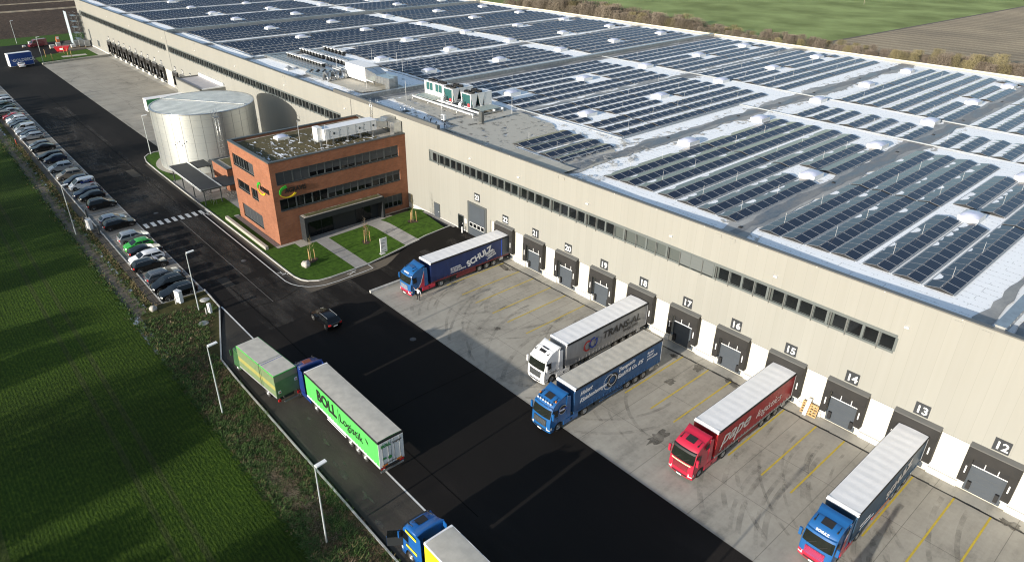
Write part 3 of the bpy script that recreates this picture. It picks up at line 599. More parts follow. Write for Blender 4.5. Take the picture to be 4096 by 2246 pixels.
bare([(-82, 1.6), (-58, 1.0), (-58, 17), (-82, 17)], 'melting', -.012); bare([(-80, 6.0), (-60, 4.0), (-58, 4.0), (-58, 16), (-62, 17), (-80, 16.5)], 'barepatch', .002); bare([(-49, .7), (-28, .7), (-29, 8), (-33, 18), (-49, 18)], 'melting', -.008); bare([(-104, 2.2), (-86, 2.0), (-85.5, 15), (-104, 14)], 'melting', -.01); bare([(-47.5, .9), (-33, .9), (-33, 3.4), (-47.5, 3.6)], z=.004); bare([(-36, 3.8), (-32.5, 3.6), (-33.2, 12), (-36, 14)], z=.006)
bare([(-100, 4), (-87, 4.2), (-86, 12.5), (-89, 13), (-100, 12)], z=.004); bare([(-59, 1.6), (-45, 1.0), (-45, 13), (-50, 16), (-59, 17)], 'barepatch', .008)
f.build('bare_roof_patch', wh, recalc=False)
# cable trays across the roof
def tray(*pts):
    f = MB()
    for p, q in zip(pts, pts[1:]):
        x0, x1 = sorted((p[0], q[0])); y0, y1 = sorted((p[1], q[1])); f.box(x0 - .1, x1 + .1, y0 - .1, y1 + .1, 15.0, 15.16, 'trayg')
    f.build('cable_tray', wh, recalc=False)
tray((-62, 18.5), (-38.2, 18.5)); tray((-38.2, 18.9), (-38.2, 49.3)); tray((-38.0, 49.6), (12, 49.6)); tray((-83, 65.0), (12, 65.0)); tray((-180, 65), (-84.5, 65)); tray((-84.4, 18.8), (-110, 18.8)); tray((-178, 3.6), (-134, 3.6)); tray((-36.5, 3.7), (-46, 3.7))
tray((-36.6, 4), (-36.6, 14)); tray((-281, 64.6), (-183, 64.6))
# window strips
win = MB(); win.box(-.58, .58, .13, .16, -.66, .66, 'glass'); win_me = win.mesh('window')
winb = MB(); winb.box(-.58, .58, .06, .10, -.75, .72, 'blind'); winb_me = winb.mesh('blind')
winp = MB(); winp.box(-.66, .66, -.06, -.03, -.85, .80, 'blind2'); winp_me = winp.mesh('blind')
for si, (a, b) in enumerate(STRIPS):
    s = MB(); s.box(a, b, .14, .3, SZ0, SZ1, 'frameg'); s.box(a, b, -.03, .14, SZ1 - .30, SZ1, 'frameg'); s.box(a, b, -.06, .14, SZ0, SZ0 + .22, 'frameg'); s.box(a, a + .12, -.03, .14, SZ0, SZ1, 'frameg'); s.box(b - .12, b, -.05, .14, SZ0, SZ1, 'frameg')
    xs_ = []; x = b - .72; k = 0
    while x > a + .6:
        xs_.append(x); k += 1; x -= 1.43 + (.41 if k % 4 == 0 else 0)
    for i, x in enumerate(xs_):
        s.box(x + .6, x + .83, -.02, .135, SZ0 + .22, SZ1 - .30, 'frameg')
        if i % 2 == 1: s.box(x + .70, x + .76, -.13, -.02, SZ0 - .12, SZ1 - .3, 'coping')
        if i % 4 == 0 and i: s.box(x + .83, x + 1.24, .10, .136, SZ0 + .22, SZ1 - .3, 'blind'); s.box(x + 1.02, x + 1.07, -.12, .1, SZ0 - .1, SZ1 - .3, 'coping')
    st = s.build('window_strip', wh, recalc=False)
    for x in xs_:
        me = win_me
        if si == 0 and -23.3 < x < -13.9: me = winb_me
        if si == 0 and -13.9 < x < -9.2: me = winp_me
        link('blind' if me is not win_me else 'window', me, st, (x, 0, 10.86))
# loading docks
def dock_mesh():
    d = MB(); x = 1.95
    d.hexa([(-x, -.72, 4.85), (x, -.72, 4.85), (x, 0, 5.02), (-x, 0, 5.02), (-x, -.72, 4.93), (x, -.72, 4.93), (x, 0, 5.12), (-x, 0, 5.12)], 'coping')
    d.box(-x, -x + .09, -.66, .16, 1.2, 4.86, 'dock'); d.box(x - .09, x, -.66, .16, 1.2, 4.86, 'dock')
    d.hexa([(-x + .09, -.75, 3.85), (x - .09, -.75, 3.85), (x - .09, -.63, 3.9), (-x + .09, -.63, 3.9), (-x + .09, -.67, 4.85), (x - .09, -.67, 4.85), (x - .09, -.59, 4.85), (-x + .09, -.59, 4.85)], 'dock')
    for s in (-1, 1):
        xa, xb = sorted((s * x, s * (x - .62))); d.box(xa, xb, -.74, -.66, 1.25, 3.86, 'dock')
        xa, xb = sorted((s * (x - .75), s * (x - 1.05))); d.box(xa, xb, -.12, .19, .45, 1.25, 'black')
        d.box(s * (x - .35) - .25, s * (x - .35) + .25, -.35, .18, .95, 1.18, 'plinth')
    d.box(-x + .09, x - .09, -.6, .18, 4.5, 4.84, 'black'); return d
dm = dock_mesh(); dm.v = [(a, b * .68 if b < -.2 else b, c) for a, b, c in dm.v]; dm = dm.mesh('dock_shelter')
dd = MB(); dd.box(-1.42, 1.42, .10, .179, .12, 2.9, 'dockgrey')
for z in (.75, 1.4, 2.05): dd.box(-1.42, 1.42, .094, .101, z, z + .02, 'anth')
dd.box(-1.42, 1.42, .085, .1, 2.82, 2.9, 'silver'); dd_me = dd.mesh('dock_door')
dop = MB(); dop.box(-1.42, 1.42, .16, .178, 2.9, 4.6, 'black'); dop.box(-.5, -.44, .1, .16, 2.9, 3.4, 'white'); dop.box(.5, .56, .1, .16, 2.9, 3.4, 'white'); dop_me = dop.mesh('dock_opening')
dl = MB(); dl.box(-.05, .05, -.53, -.5, 2.2, 2.95, 'white'); dl_me = dl.mesh('guide_stripe')
def make_dock(x, door=True):
    o = link('dock_shelter', dm, wh, (x, 0, 0))
    link('dock_door', dd_me, o); link('dock_opening', dop_me, o)
    for s in (-1, 1): link('guide_stripe', dl_me, o, (s * 1.6, 0, 0))
for n in range(11, 23): make_dock(dockx(n))
for x in docks_far: make_dock(x)
for x in (-179.3, -173.4): make_dock(x)
f = MB(); f.box(-51.3, -46.95, -.12, .0, .55, 6.2, 'anth'); f.box(-50.85, -47.3, -.16, -.12, .95, 5.9, 'dockgrey')
for i in range(4): f.box(-50.75 + i * .88, -50.05 + i * .88, -.18, -.16, 2.35, 2.95, 'glass'); f.box(-50.8 + i * .88, -50.0 + i * .88, -.17, -.155, 2.28, 3.02, 'white')
f.build('roller_gate', wh, recalc=False)
for a, b in ((-59.95, -58.45), (-53.75, -52.35)):
    f = MB(); f.box(a, b, -.09, 0, .9, 3.35, 'anth'); f.box(a + .12, b - .12, -.11, -.09, 1.0, 3.22, 'dockgrey' if a < -58 else 'glass'); d_ = f.build('door', wh, recalc=False)
    f = MB(); f.box(b - .25, b - .15, -.15, -.11, 2.0, 2.12, 'silver'); f.build('handle', d_, recalc=False)
lm_ = MB(); lm_.box(-.18, .18, -.22, 0, -.07, .07, 'white'); lm_me = lm_.mesh('wall_lamp')
for x, z in ((9.2, 12.92), (-15.4, 12.92), (-27.8, 12.92), (-40.2, 12.9), (-50.5, 12.9), (-3, 12.92), (-86, 13.2), (-110, 13.2), (-135, 13.2), (-160, 13.2), (-185, 13.2), (-190.5, 8.95), (-215, 13.2), (-240, 13.2)): link('wall_lamp', lm_me, wh, (x, 0, z))
for x in (12.6, 14.6, -9.8, -8.2, -33.2, -32.2, -110.8, -109.8, -160.5, -159.5): f = MB(); f.box(x - .33, x + .33, -.05, 0, 14.72, 15.1, 'beige'); f.build('overflow_spout', wh, recalc=False)
f = MB(); f.box(-52.15, -51.75, -.02, 0, 2.3, 3.0, 'white'); f.box(-56.2, -55.7, -.015, 0, 2.5, 3.0, 'beige'); f.box(-271.6, -270.0, -.05, 0, 2.0, 5.9, 'anth'); f.box(-262.0, -259.4, -.05, 0, 1.2, 3.2, 'anth'); f.build('wall_vent', wh, recalc=False)
# number signs
def sign(n, x, z, s, label, grp):
    d = MB(); d.box(-s / 2, s / 2, -.05, -.004, -s / 2, s / 2, 'signgrey')
    o = tag(d.build('number_sign', loc=(x, 0, z), recalc=False), label, 'sign', grp)
    t = MB(); t.text(str(n), s * .86, (0, -.052, -s * .31), (1, 0, 0), (0, 0, 1), 'white', ext=.006, bold=.018 * s, align='CENTER'); t.build('numerals', o, recalc=False)
for n in range(11, 23): sign(n, dockx(n), 5.87, 1.22, 'dark square sign with white number %d above its loading dock' % n, 'dock number signs near')
sign(23, -49.1, 7.3, 1.22, 'dark square sign with white number 23 above the grey roller gate', 'dock number signs near')
for i, x in enumerate(docks_far): sign(36 - i, x, 5.9, 1.2, 'small dark number sign above far dock, %s from the far end' % ORD[i], 'dock number signs far')
for i, x in enumerate((-179.3, -173.4, -167.5)): sign(26 - i, x, 5.9, 1.2, 'small dark number sign above the low flat roofed pump house, %s from the far end' % ORD[i], 'dock number signs far')

# ------------------------------------------------------------------ roof furniture
SKX = [5.7, -12.35, -30.7, -50.3, -68.7, -94.0, -112.0, -130.2, -150.3, -169, -192.5, -211, -230.3, -250, -268]
SKY = [24.3, 43.5, 62.7, 81.9, 101.0]
from bpy_extras.object_utils import world_to_camera_view as w2c
scene.render.resolution_x = 1024; scene.render.resolution_y = 561
bpy.context.view_layer.update()
def seen(x, y, z, mg=.03):
    q = w2c(scene, cam, Vector((x, y, z))); return -mg < q.x < 1 + mg and -mg < q.y < 1 + mg and q.z > 0
sb = MB(); sb.prism([(-1.0, -1.25), (1.0, -1.25), (1.0, 1.25), (-1.0, 1.25)], 0, .52, 'white'); skb_me = sb.mesh('skylight')
sd = MB(); rows = []
for j in range(7):
    v = j / 6 * 2 - 1; rows.append([((i / 6 * 2 - 1) * .94, v * 1.18, .53 + .32 * (1 - (i / 6 * 2 - 1) ** 4) * (1 - v ** 4)) for i in range(7)])
sd.grid(rows, 'dome', True); skd_me = sd.mesh('dome')
for j, y in enumerate(SKY):
    for i, x in enumerate(SKX):
        if (y < 30 and x in (-130.2,)) or not seen(x, y, 15): continue
        o = tag(link('skylight', skb_me, None, (x, y, rz(x) + .02)), 'white domed roof skylight, %s from the right in the %s line from the front edge' % (ORD[i], ORD[j]), 'skylight', 'domed skylights on the warehouse roof')
        link('dome', skd_me, o)
BAYS = {
 0: [10.7, 7.95, 5.25, 2.2, -.3, -2.95, -5.5], 1: [-10.5, -13.1, -15.85, -18.6, -21.7, -24.35, -26.95], 2: [-38.75, -41.7, -44.4, -47.6, -50.2, -52.9, -55.9],
 3: [-60.5, -63.4, -66.1, -69.2, -72.6, -75.5, -78.5]}
for k, b0 in enumerate((-83.5, -108, -132.5, -157, -181.5, -206, -230.5, -255)):
    BAYS[4 + k] = [b0 - (3.9 if k in (0, 4) else 2.6) - 2.85 * i for i in range(7 if k != 7 else 7)]
SEGS = {0: [(4.4, 24.9), (25.3, 45.5), (49.9, 59.1), (65.4, 85.3), (85.7, 106)], 1: [(4.4, 24.9), (25.3, 45.5), (50, 59.1), (65.5, 85.3), (85.7, 106)],
        2: [(19.5, 27.4), (28.0, 40.2), (40.6, 59.6), (65.3, 85.3), (85.7, 106.4)], 3: [(19.3, 27.4), (28, 48), (48.4, 59.3), (65.8, 85.3), (85.7, 106.4)],
        4: [(20, 40), (40.4, 59.5), (66, 85.4), (85.8, 106.4)], 5: [(22, 40), (40.4, 59.5), (66, 85.4), (85.8, 106.4)]}
rows_ = []
FIELD = ['nearest', 'second', 'middle', 'fourth', 'rearmost']
BAYN = ['rightmost roof bay'] + ['%s roof bay' % o for o in ORD[1:11]] + ['leftmost roof bay']
for b, xs_ in BAYS.items():
    segs = SEGS.get(b, [(4.6, 24), (24.4, 43.4), (43.8, 59.6), (66, 85.4), (85.8, 106.4)])
    for ri, xe in enumerate(xs_):
        xc = xe - 1.12
        for si, (y0, y1) in enumerate(segs):
            cuts = [(y0, y1)]
            for sx in SKX:
                if abs(sx - xc) < 2.4:
                    for sy in SKY:
                        nc = []
                        for a, c in cuts:
                            if sy + 2.7 <= a or sy - 2.2 >= c: nc.append((a, c))
                            else:
                                if sy - 2.0 - a > 1.8: nc.append((a, sy - 2.0))
                                if c - (sy + 3.0) > 1.8: nc.append((sy + 3.0, c))
                        cuts = nc
            for ci, (a, c) in enumerate(cuts): rows_.append((b, ri, si, ci, len(cuts), xe, a, c))
for i, xe in enumerate((-36.15, -38.75, -41.8, -44.25)): rows_.append((2, i, 9, 0, 1, xe, 4.4, 14.6))
rows_ = [r for r in rows_ if seen(r[5] - 1.1, r[6], 15.1) or seen(r[5] - 1.1, r[7], 15.1)]
rows_.sort(key=lambda r: (Vector((r[5], (r[6] + r[7]) / 2, 15)) - CAMLOC).length / (r[7] - r[6]) ** .5)
TH = .215; WP = 1.13
def row_mesh(n, L, split, light='pvfar'):
    """frame, ridge gap and (when the panels are not parts) the panels of one double row, dark lower edge at x=0, going up to the ridge at -WP."""
    d = MB(); p = L / n; zb = .10
    for (xa, za, xb, zb_) in ((0, .10, -WP, .10 + TH), (-2 * WP - .06, .10, -WP - .06, .10 + TH)):
        d.poly([(xa, 0, za), (xb, 0, zb_), (xb, L, zb_), (xa, L, za)], 'silver')
    d.poly([(0, .02, .09), (-WP, .02, TH + .07), (-2 * WP - .06, .02, .09), (-2 * WP - .06, .02, .0), (0, .02, .0)], 'black'); d.poly([(0, L - .02, .09), (-WP, L - .02, TH + .07), (-2 * WP - .06, L - .02, .09), (-2 * WP - .06, L - .02, .0), (0, L - .02, .0)], 'silver')
    d.box(.02, .12, -.05, L + .05, 0, .07, 'trayg'); d.box(-2 * WP - .18, -2 * WP - .08, -.05, L + .05, 0, .07, 'trayg')
    if not split:
        for i in range(n):
            y0, y1 = i * p + .045, (i + 1) * p - .045
            d.poly([(-.02, y0, .118), (-WP + .02, y0, TH + .106), (-WP + .02, y1, TH + .106), (-.02, y1, .118)], 'pvfar')
            d.poly([(-2 * WP - .04, y0, .118), (-2 * WP - .04, y1, .118), (-WP - .08, y1, TH + .106), (-WP - .08, y0, TH + .106)], light)
    return d
pan = {}
def panel_me(p, sgn):
    k = (round(p, 2), sgn)
    if k not in pan:
        d = MB(); h = p / 2 - .045
        q = [(-.02, -h, .125), (-WP + .02, -h, TH + .113), (-WP + .02, h, TH + .113), (-.02, h, .125)]
        if sgn < 0: q = [(-2 * WP - .04, -h, .125), (-2 * WP - .04, h, .125), (-WP - .08, h, TH + .113), (-WP - .08, -h, TH + .113)]
        d.poly(q, 'pv' if sgn > 0 else 'pvlump'); pan[k] = d.mesh('solar_panel')
    return pan[k]
cache = {}; far = MB(); rest = 0; cnt = 0
for idx, (b, ri, si, ci, nc, xe, a, c) in enumerate(rows_):
    L = c - a; n = max(1, round(L / 1.78)); split = cnt < 42 and xe > -46 and c < 47 and (b < 2 or si == 9)
    snowy = 'pvsnow' if (si >= 2 and si != 9) or (b >= 2 and si != 9) else 'pvfar'
    key = (n, round(L, 1), split, snowy); zz = rz(xe - WP) + .03
    if key not in cache: cache[key] = row_mesh(n, L, split, snowy)
    if idx >= 298:
        d = row_mesh(n, L, False, 'pvsnowfar')
        o0 = len(far.v); far.v += [(v[0] + xe, v[1] + a, v[2] + zz) for v in d.v]; far.f += [tuple(q + o0 for q in fc) for fc in d.f]
        far.mi += [far._m(d.mats[k]) for k in d.mi]; far.sm += d.sm; continue
    d = cache[key]
    if not isinstance(d, bpy.types.Mesh): d = d.mesh('solar_row'); cache[key] = d
    where = 'by the chillers' if si == 9 else ('%s field' % FIELD[si])
    piece = '' if nc == 1 else (', before its skylight' if ci == 0 else (', beyond its skylight' if ci == nc - 1 else ', between two skylights'))
    lab = '%s solar row from the right in %s, %s%s' % (ORD[ri], BAYN[b], where, piece)
    o = tag(link('solar_row', d, None, (xe, a, zz)), lab, 'solar panels', 'rows of solar panels on the warehouse roof')
    if split:
        cnt += 1
        for i in range(n):
            for s in (1, -1): link('solar_panel', panel_me(L / n, s), o, (0, (i + .5) * L / n, 0))
if far.f: tag(far.build('distant_solar_rows', recalc=False), 'farthest rows of solar panels at the far end of the snowy roof', 'solar panels', kind='stuff')
# lightning rods
lr = MB(); lr.tube([(0, 0, 0), (0, 0, 1.15)], .014, 'offwhite', 5); lr_me = lr.mesh('lightning_rod')
random.seed(21); used = 0
for (b, ri, si, ci, nc, xe, a, c) in rows_:
    if used > 120: break
    if (ri + si) % 2 == 0:
        for y in ([a + 3.2, a + 10.5] if c - a > 12 else [a + 2.5]):
            used += 1
            tag(link('lightning_rod', lr_me, None, (xe - WP, y + rnd(-.6, .6), rz(xe) + .4)), 'thin white lightning rod standing up from a row of solar panels', 'lightning rod', 'lightning rods among the solar rows')
lr2 = MB(); lr2.tube([(0, 0, 0), (0, 0, 3.6)], .028, 'offwhite', 5); lr2.tube([(0, 0, 0), (0, 0, .1)], .3, 'plinth', 8); lr2_me = lr2.mesh('lightning_mast')
for i, (x, y) in enumerate(((-104.8, 9.2), (-89.4, 6.7), (-76.9, 7.0), (-109, 20), (-58.6, 15.2), (-65.5, 6.2), (-100, 20.5), (-92, 16.5))):
    tag(link('lightning_mast', lr2_me, None, (x, y, rz(x))), 'tall thin lightning mast by the roof plant, %s from the left' % ORD[[0,2,3,4,5,6,7,1][i] if False else sorted([-104.8,-89.4,-76.9,-109,-58.6,-65.5,-100,-92]).index(x)], 'lightning rod', 'lightning masts around the roof plant')
bo = MB(); bo.box(-.09, .09, -.09, .09, 0, .22, 'white'); bo_me = bo.mesh('roof_anchor')
for x in [21 - 12.3 * i for i in range(25)]:
    if seen(x, 1.1, 15) : tag(link('roof_anchor', bo_me, None, (x, 1.0, rz(x))), 'small white safety anchor standing in the snow behind the front roof edge', 'roof anchor', 'safety anchors along the front roof edge')
# ------------------------------------------------------------------ roof plant
ZR = 15.1
t = thing('air_handler', 'big white ventilation unit with silver ducts on the snowy roof', 'ventilation unit', (-96.5, 10, ZR))
b = MB(); b.box(-3.8, 3.5, -1.35, 1.75, .35, 2.95, 'white'); b.box(-3.86, 3.56, -1.41, 1.81, 2.95, 3.03, 'tarpW')
for x in (-2.0, -.2, 1.7): b.box(x, x + .04, -1.37, -1.35, .4, 2.9, 'kerb')
for x in (-3.4, -1.2, 1, 3): b.box(x, x + .2, -1.2, 1.6, -.1, .35, 'galv')
b.build('housing', t)
b = MB(); b.hexa([(3.5, -1.3, .8), (7.0, -1.3, 1.0), (7.0, .1, 1.0), (3.5, .1, .8), (3.5, -1.3, 2.9), (7.0, -1.0, 2.2), (7.0, .1, 2.2), (3.5, .1, 2.9)], 'steel'); b.hexa([(3.5, .25, .8), (6.5, .25, 1.0), (6.5, 1.7, 1.0), (3.5, 1.7, .8), (3.5, .25, 2.9), (6.5, .25, 2.2), (6.5, 1.5, 2.2), (3.5, 1.7, 2.9)], 'steel')
b.box(7.0, 10.2, -1.2, .1, .9, 2.15, 'steel'); b.box(6.5, 9.0, .25, 1.5, .9, 2.1, 'steel'); b.box(10.2, 11.6, -1.2, .1, -.1, 2.2, 'steel'); b.box(9.0, 10.3, .25, 1.5, -.1, 2.15, 'steel')
for x in (7.6, 8.6, 9.6): b.box(x, x + .06, -1.23, -1.2, .9, 2.15, 'galv')
b.build('duct', t)
b = MB()
b.box(-.42, .42, -.4, .4, .35, .42, 'chassis'); b.box(-.38, .38, -.38, .38, .42, .95, 'chassis'); b.box(-.46, .46, -.5, .5, .95, 1.06, 'tarpW'); b.box(-.35, -.28, -.3, .3, 0, .35, 'chassis'); b.box(.28, .35, -.3, .3, 0, .35, 'chassis')
b.box(-.3, .3, -.42, -.38, .48, .9, 'anth'); cu = b.mesh('condenser_unit')
ci = 0
for n, x0, x1, y, nm in ((13, -127, -111.5, 9.6, 'front'), (8, -130.3, -120.3, 14.4, 'middle'), (8, -118.3, -107.8, 14.5, 'middle right'), (6, -129.3, -121, 19.9, 'rear')):
    for i in range(n):
        tag(link('condenser_unit', cu, None, (x0 + (x1 - x0) * i / (n - 1), y, ZR)), 'small black and white condenser, %s from the left in the %s line of condensers' % (ORD[i], nm), 'condenser', 'rooftop condenser units')
t = thing('pipe_duct', 'wide grey insulated pipe ducts bending across the snowy roof to three vents', 'pipe duct', (0, 0, ZR))
b = MB()
for k in range(4):
    o = k * .95
    b.box(-130.2 + o * .5, -110.2 + o, 5.6 + o, 6.3 + o, 0, .45, 'galv'); b.hexa([(-110.2 + o, 5.6 + o, 0), (-108.2 + o, 3.9 + o, 0), (-108.2 + o, 4.6 + o, 0), (-110.2 + o, 6.3 + o, 0), (-110.2 + o, 5.6 + o, .45), (-108.2 + o, 3.9 + o, .45), (-108.2 + o, 4.6 + o, .45), (-110.2 + o, 6.3 + o, .45)], 'galv'); b.box(-108.2 + o, -101, 3.9 + o, 4.6 + o, 0, .45, 'galv')
b.box(-131.4, -130.4, 5.6, 15, 0, .45, 'galv'); b.box(-131.4, -105, 17.0, 17.7, 0, .4, 'galv'); b.box(-126, -104, 11.6, 12.5, 0, .4, 'galv'); b.build('duct_run', t)
for y in (4.5, 6.3, 8.1):
    b = MB(); P_ = [(-101.6, y, .3), (-101.2, y, 1.2), (-100.6, y, 1.55), (-100.0, y, 1.3), (-99.7, y, .7), (-99.4, y, .0)]; b.tube(P_, .34, 'galv', 8, .40); b.build('swan_neck_vent', t)
t = thing('pipe_rack', 'steel pipe rack with silver pipes beside the white ventilation unit', 'pipe rack', (0, 0, ZR))
b = MB()
for y in (8.6, 9.5, 10.3, 11.2): b.tube([(-107, y + .8, .75), (-90, y, .75)], .11, 'offwhite', 6)
for x in (-104, -97, -90):
    for y in (8.6, 11.2): b.box(x, x + .12, y, y + .12, 0, .75, 'galv')
    b.box(x, x + .12, 8.6, 11.3, .58, .66, 'galv')
b.build('pipes', t)
b = MB(); b.box(-.9, .9, -.7, .7, 0, .25, 'plinth'); b.hexa([(-.7, -.5, .25), (.7, -.5, .25), (.7, .5, .25), (-.7, .5, .25), (-.3, -.2, .7), (.3, -.2, .5), (.3, .2, .6), (-.3, .2, .7)], 'galv'); tag(b.build('roof_hatch', loc=(-115.4, 3.8, 15.0)), 'low grey roof vent standing alone in the snow near the front roof edge', 'roof vent')
# chillers
teal = pm('teal_coil', (.02, .11, .11), (.012, .065, .068), scale=14, rough=.6)
def fan(x, y, z, par):
    f = MB(); f.lathe([(.52, 0), (.56, .02), (.56, .26), (.50, .30), (.46, .26), (.46, .05)], (x, y, z), 16, 'black'); f.lathe([(0, .16), (.14, .16), (.15, .05)], (x, y, z), 8, 'chassis')
    for k in range(5):
        a = k * 1.2566; f.poly([(x, y, z + .1), (x + .45 * math.cos(a), y + .45 * math.sin(a), z + .14), (x + .45 * math.cos(a + .6), y + .45 * math.sin(a + .6), z + .08)], 'chassis')
    f.build('fan', par)
t = thing('chiller', 'long white chiller with teal coils, leftmost of the rooftop chillers', 'chiller', (-77.6, 11.5, 15.55))
b = MB(); b.box(0, 5.7, 0, 1.6, 0, 2.35, 'white'); b.box(-.06, 5.76, -.06, 1.66, 2.35, 2.42, 'white')
for x in (.2, 2.8, 5.3): b.box(x, x + .2, .1, 1.5, -.45, 0, 'galv')
b.build('casing', t)
for x in (.55, 1.55, 3.2, 4.2): c = MB(); c.box(x, x + .9, -.03, 0, .95, 2.25, teal); c.build('coil', t)
for x in (1.0, 2.0, 3.7, 4.7): fan(x, .8, 2.42, t)
def vchiller(lab, loc):
    t = thing('chiller', lab, 'chiller', loc)
    b = MB(); L, Dp = 2.5, 3.0
    b.box(0, L, 0, .14, 0, .14, 'white'); b.box(0, L, Dp - .14, Dp, 0, .14, 'white'); b.box(0, .14, 0, Dp, 0, .14, 'white'); b.box(L - .14, L, 0, Dp, 0, .14, 'white')
    for x in (0, L - .12):
        for y in (0, Dp - .12): b.box(x, x + .12, y, y + .12, .14, 2.2, 'white')
    b.box(-.04, L + .04, -.04, Dp + .04, 2.2, 2.32, 'white')
    for k in range(2):                                                     # white end plates narrowing downwards on the right side
        y0 = k * 1.5
        b.hexa([(L - .02, y0 + .55, .14), (L + .03, y0 + .55, .14), (L + .03, y0 + .95, .14), (L - .02, y0 + .95, .14), (L - .02, y0 + .03, 2.2), (L + .03, y0 + .03, 2.2), (L + .03, y0 + 1.47, 2.2), (L - .02, y0 + 1.47, 2.2)], 'white')
        b.hexa([(-.03, y0 + .55, .14), (.02, y0 + .55, .14), (.02, y0 + .95, .14), (-.03, y0 + .95, .14), (-.03, y0 + .03, 2.2), (.02, y0 + .03, 2.2), (.02, y0 + 1.47, 2.2), (-.03, y0 + 1.47, 2.2)], 'white')
    for i in range(7): b.box(.3 + i * .3, .5 + i * .3, .5, 2.4, .14, .3 + rnd(0, .4), 'chassis' if i % 2 else 'galv')
    b.build('frame', t)
    for k in range(2):
        y0 = k * 1.5; c = MB(); c.hexa([(.1, y0 + .52, .3), (L - .1, y0 + .52, .3), (L - .1, y0 + .6, .3), (.1, y0 + .6, .3), (.1, y0 + .03, 2.18), (L - .1, y0 + .03, 2.18), (L - .1, y0 + .11, 2.18), (.1, y0 + .11, 2.18)], teal)
        c.hexa([(.1, y0 + .9, .3), (L - .1, y0 + .9, .3), (L - .1, y0 + .98, .3), (.1, y0 + .98, .3), (.1, y0 + 1.39, 2.18), (L - .1, y0 + 1.39, 2.18), (L - .1, y0 + 1.47, 2.18), (.1, y0 + 1.47, 2.18)], teal); c.build('coil', t)
    for x in (.65, 1.85):
        for y in (.75, 2.25): fan(x, y, 2.32, t)
    c = MB(); c.box(0, L, Dp, Dp + 1.5, 0, 2.25, 'white'); c.box(-.03, L + .03, Dp - .01, Dp + 1.53, 2.25, 2.31, 'tarpW'); c.build('control_cabinet', t)
    c = MB(); c.box(1.75, 2.2, -.05, .0, .2, .75, pm('red_panel', (.55, .03, .04))); c.build('red_switch_box', t)
    for x in (.15, .5): c = MB(); c.tube([(x, -.55, -.6), (x, -.55, .55), (x, -.2, .7), (x, .2, .7)], .15, 'offwhite', 8); c.build('coolant_pipe', t)
vchiller('white chiller with black fans and slanted teal coils, second of the rooftop chillers', (-71.3, 10.9, 15.6))
vchiller('white chiller with black fans and slanted teal coils, rightmost of the rooftop chillers', (-66.4, 10.9, 15.6))
t = thing('steel_frame', 'white steel support frame carrying the rooftop chillers', 'support frame', (0, 0, 15.05))
b = MB()
for y in (8.7, 10.1, 13.2, 15.0): b.box(-77.6 if y > 9 or y < 9 else 0, -60.6, y, y + .22, .45, .72, 'offwhite')
for x in (-77.6, -73, -69, -65, -60.8):
    b.box(x, x + .22, 8.7, 15.1, .3, .45, 'galv')
    for y in (8.7, 15.0): b.box(x, x + .2, y, y + .2, -.1, .45, 'offwhite')
b.box(-77.2, -72, 9.2, 11.2, .73, .78, pm('grating', (.33, .38, .35), rough=.5)); b.box(-63.5, -61, 11, 14.8, .73, .78, pm('grating', (.33, .38, .35))); b.tube([(-77, 8.5, .62), (-61, 8.5, .62)], .1, 'offwhite', 6); b.build('beams', t)
b = MB(); b.box(0, .75, 0, .5, .25, 1.95, 'coping'); b.box(.06, .69, -.03, 0, .3, 1.9, 'anth'); b.box(.1, .65, .1, .4, 0, .25, 'galv'); tag(b.build('control_cabinet', loc=(-58, 7.7, 15.0)), 'dark upright control cabinet standing in front of the rooftop chillers', 'cabinet')
b = MB(); b.box(0, .85, 0, .38, .3, 1.15, 'white'); b.box(.07, .62, -.02, 0, .38, 1.08, 'galv'); b.box(.05, .15, .05, .35, 0, .3, 'chassis'); b.box(.7, .8, .05, .35, 0, .3, 'chassis'); tag(b.build('small_condenser', loc=(-62.7, 3.9, 15.0)), 'small white air conditioner box behind the raised roof edge', 'air conditioner')
b = MB()
for x, y in ((-64.6, 2.0), (-63.4, 2.4), (-61.2, 1.8), (-59.6, 2.2)): b.tube([(x, y, 0), (x, y, .5), (x + .15, y, .7), (x + .32, y, .5)], .07, 'chassis', 6)
b.box(-62.6, -62.1, 1.8, 2.2, 0, .12, 'black'); b.box(-61.9, -61.4, 1.2, 1.6, 0, .1, 'black'); tag(b.build('vent_pipes', loc=(0, 0, 15.0)), 'cluster of black bent vent pipes behind the raised roof edge', 'vent pipes')
t = thing('roof_ladder', 'silver steel ladder from the brick office roof up to the hall roof', 'ladder', (-77.0, -.14, 12.9))
b = MB()
for x in (-.28, .28): b.tube([(x, 0, 0), (x, 0, 3.9)], .035, 'steel', 5)
for i in range(11): b.tube([(-.28, 0, .3 + i * .3), (.28, 0, .3 + i * .3)], .025, 'steel', 5)
for x in (-.28, .28): b.tube([(x, 1.3, 2.2), (x, 1.3, 3.5)], .03, 'steel', 5)
b.build('rungs', t)
t = thing('guard_rail', 'small galvanised guard rail beside the ladder on the hall roof', 'railing', (-71.8, 2.4, 15.0))
b = MB()
for x, y in ((0, 0), (1.2, 0), (0, 1.2), (1.2, 1.2)): b.tube([(x, y, 0), (x, y, 1.1)], .03, 'steel', 5)
for z in (.6, 1.1): b.tube([(0, 1.2, z), (0, 0, z), (1.2, 0, z), (1.2, 1.2, z)], .025, 'steel', 5)
b.box(-.1, 1.3, -.1, 1.3, 0, .1, 'chassis'); b.build('rails', t)

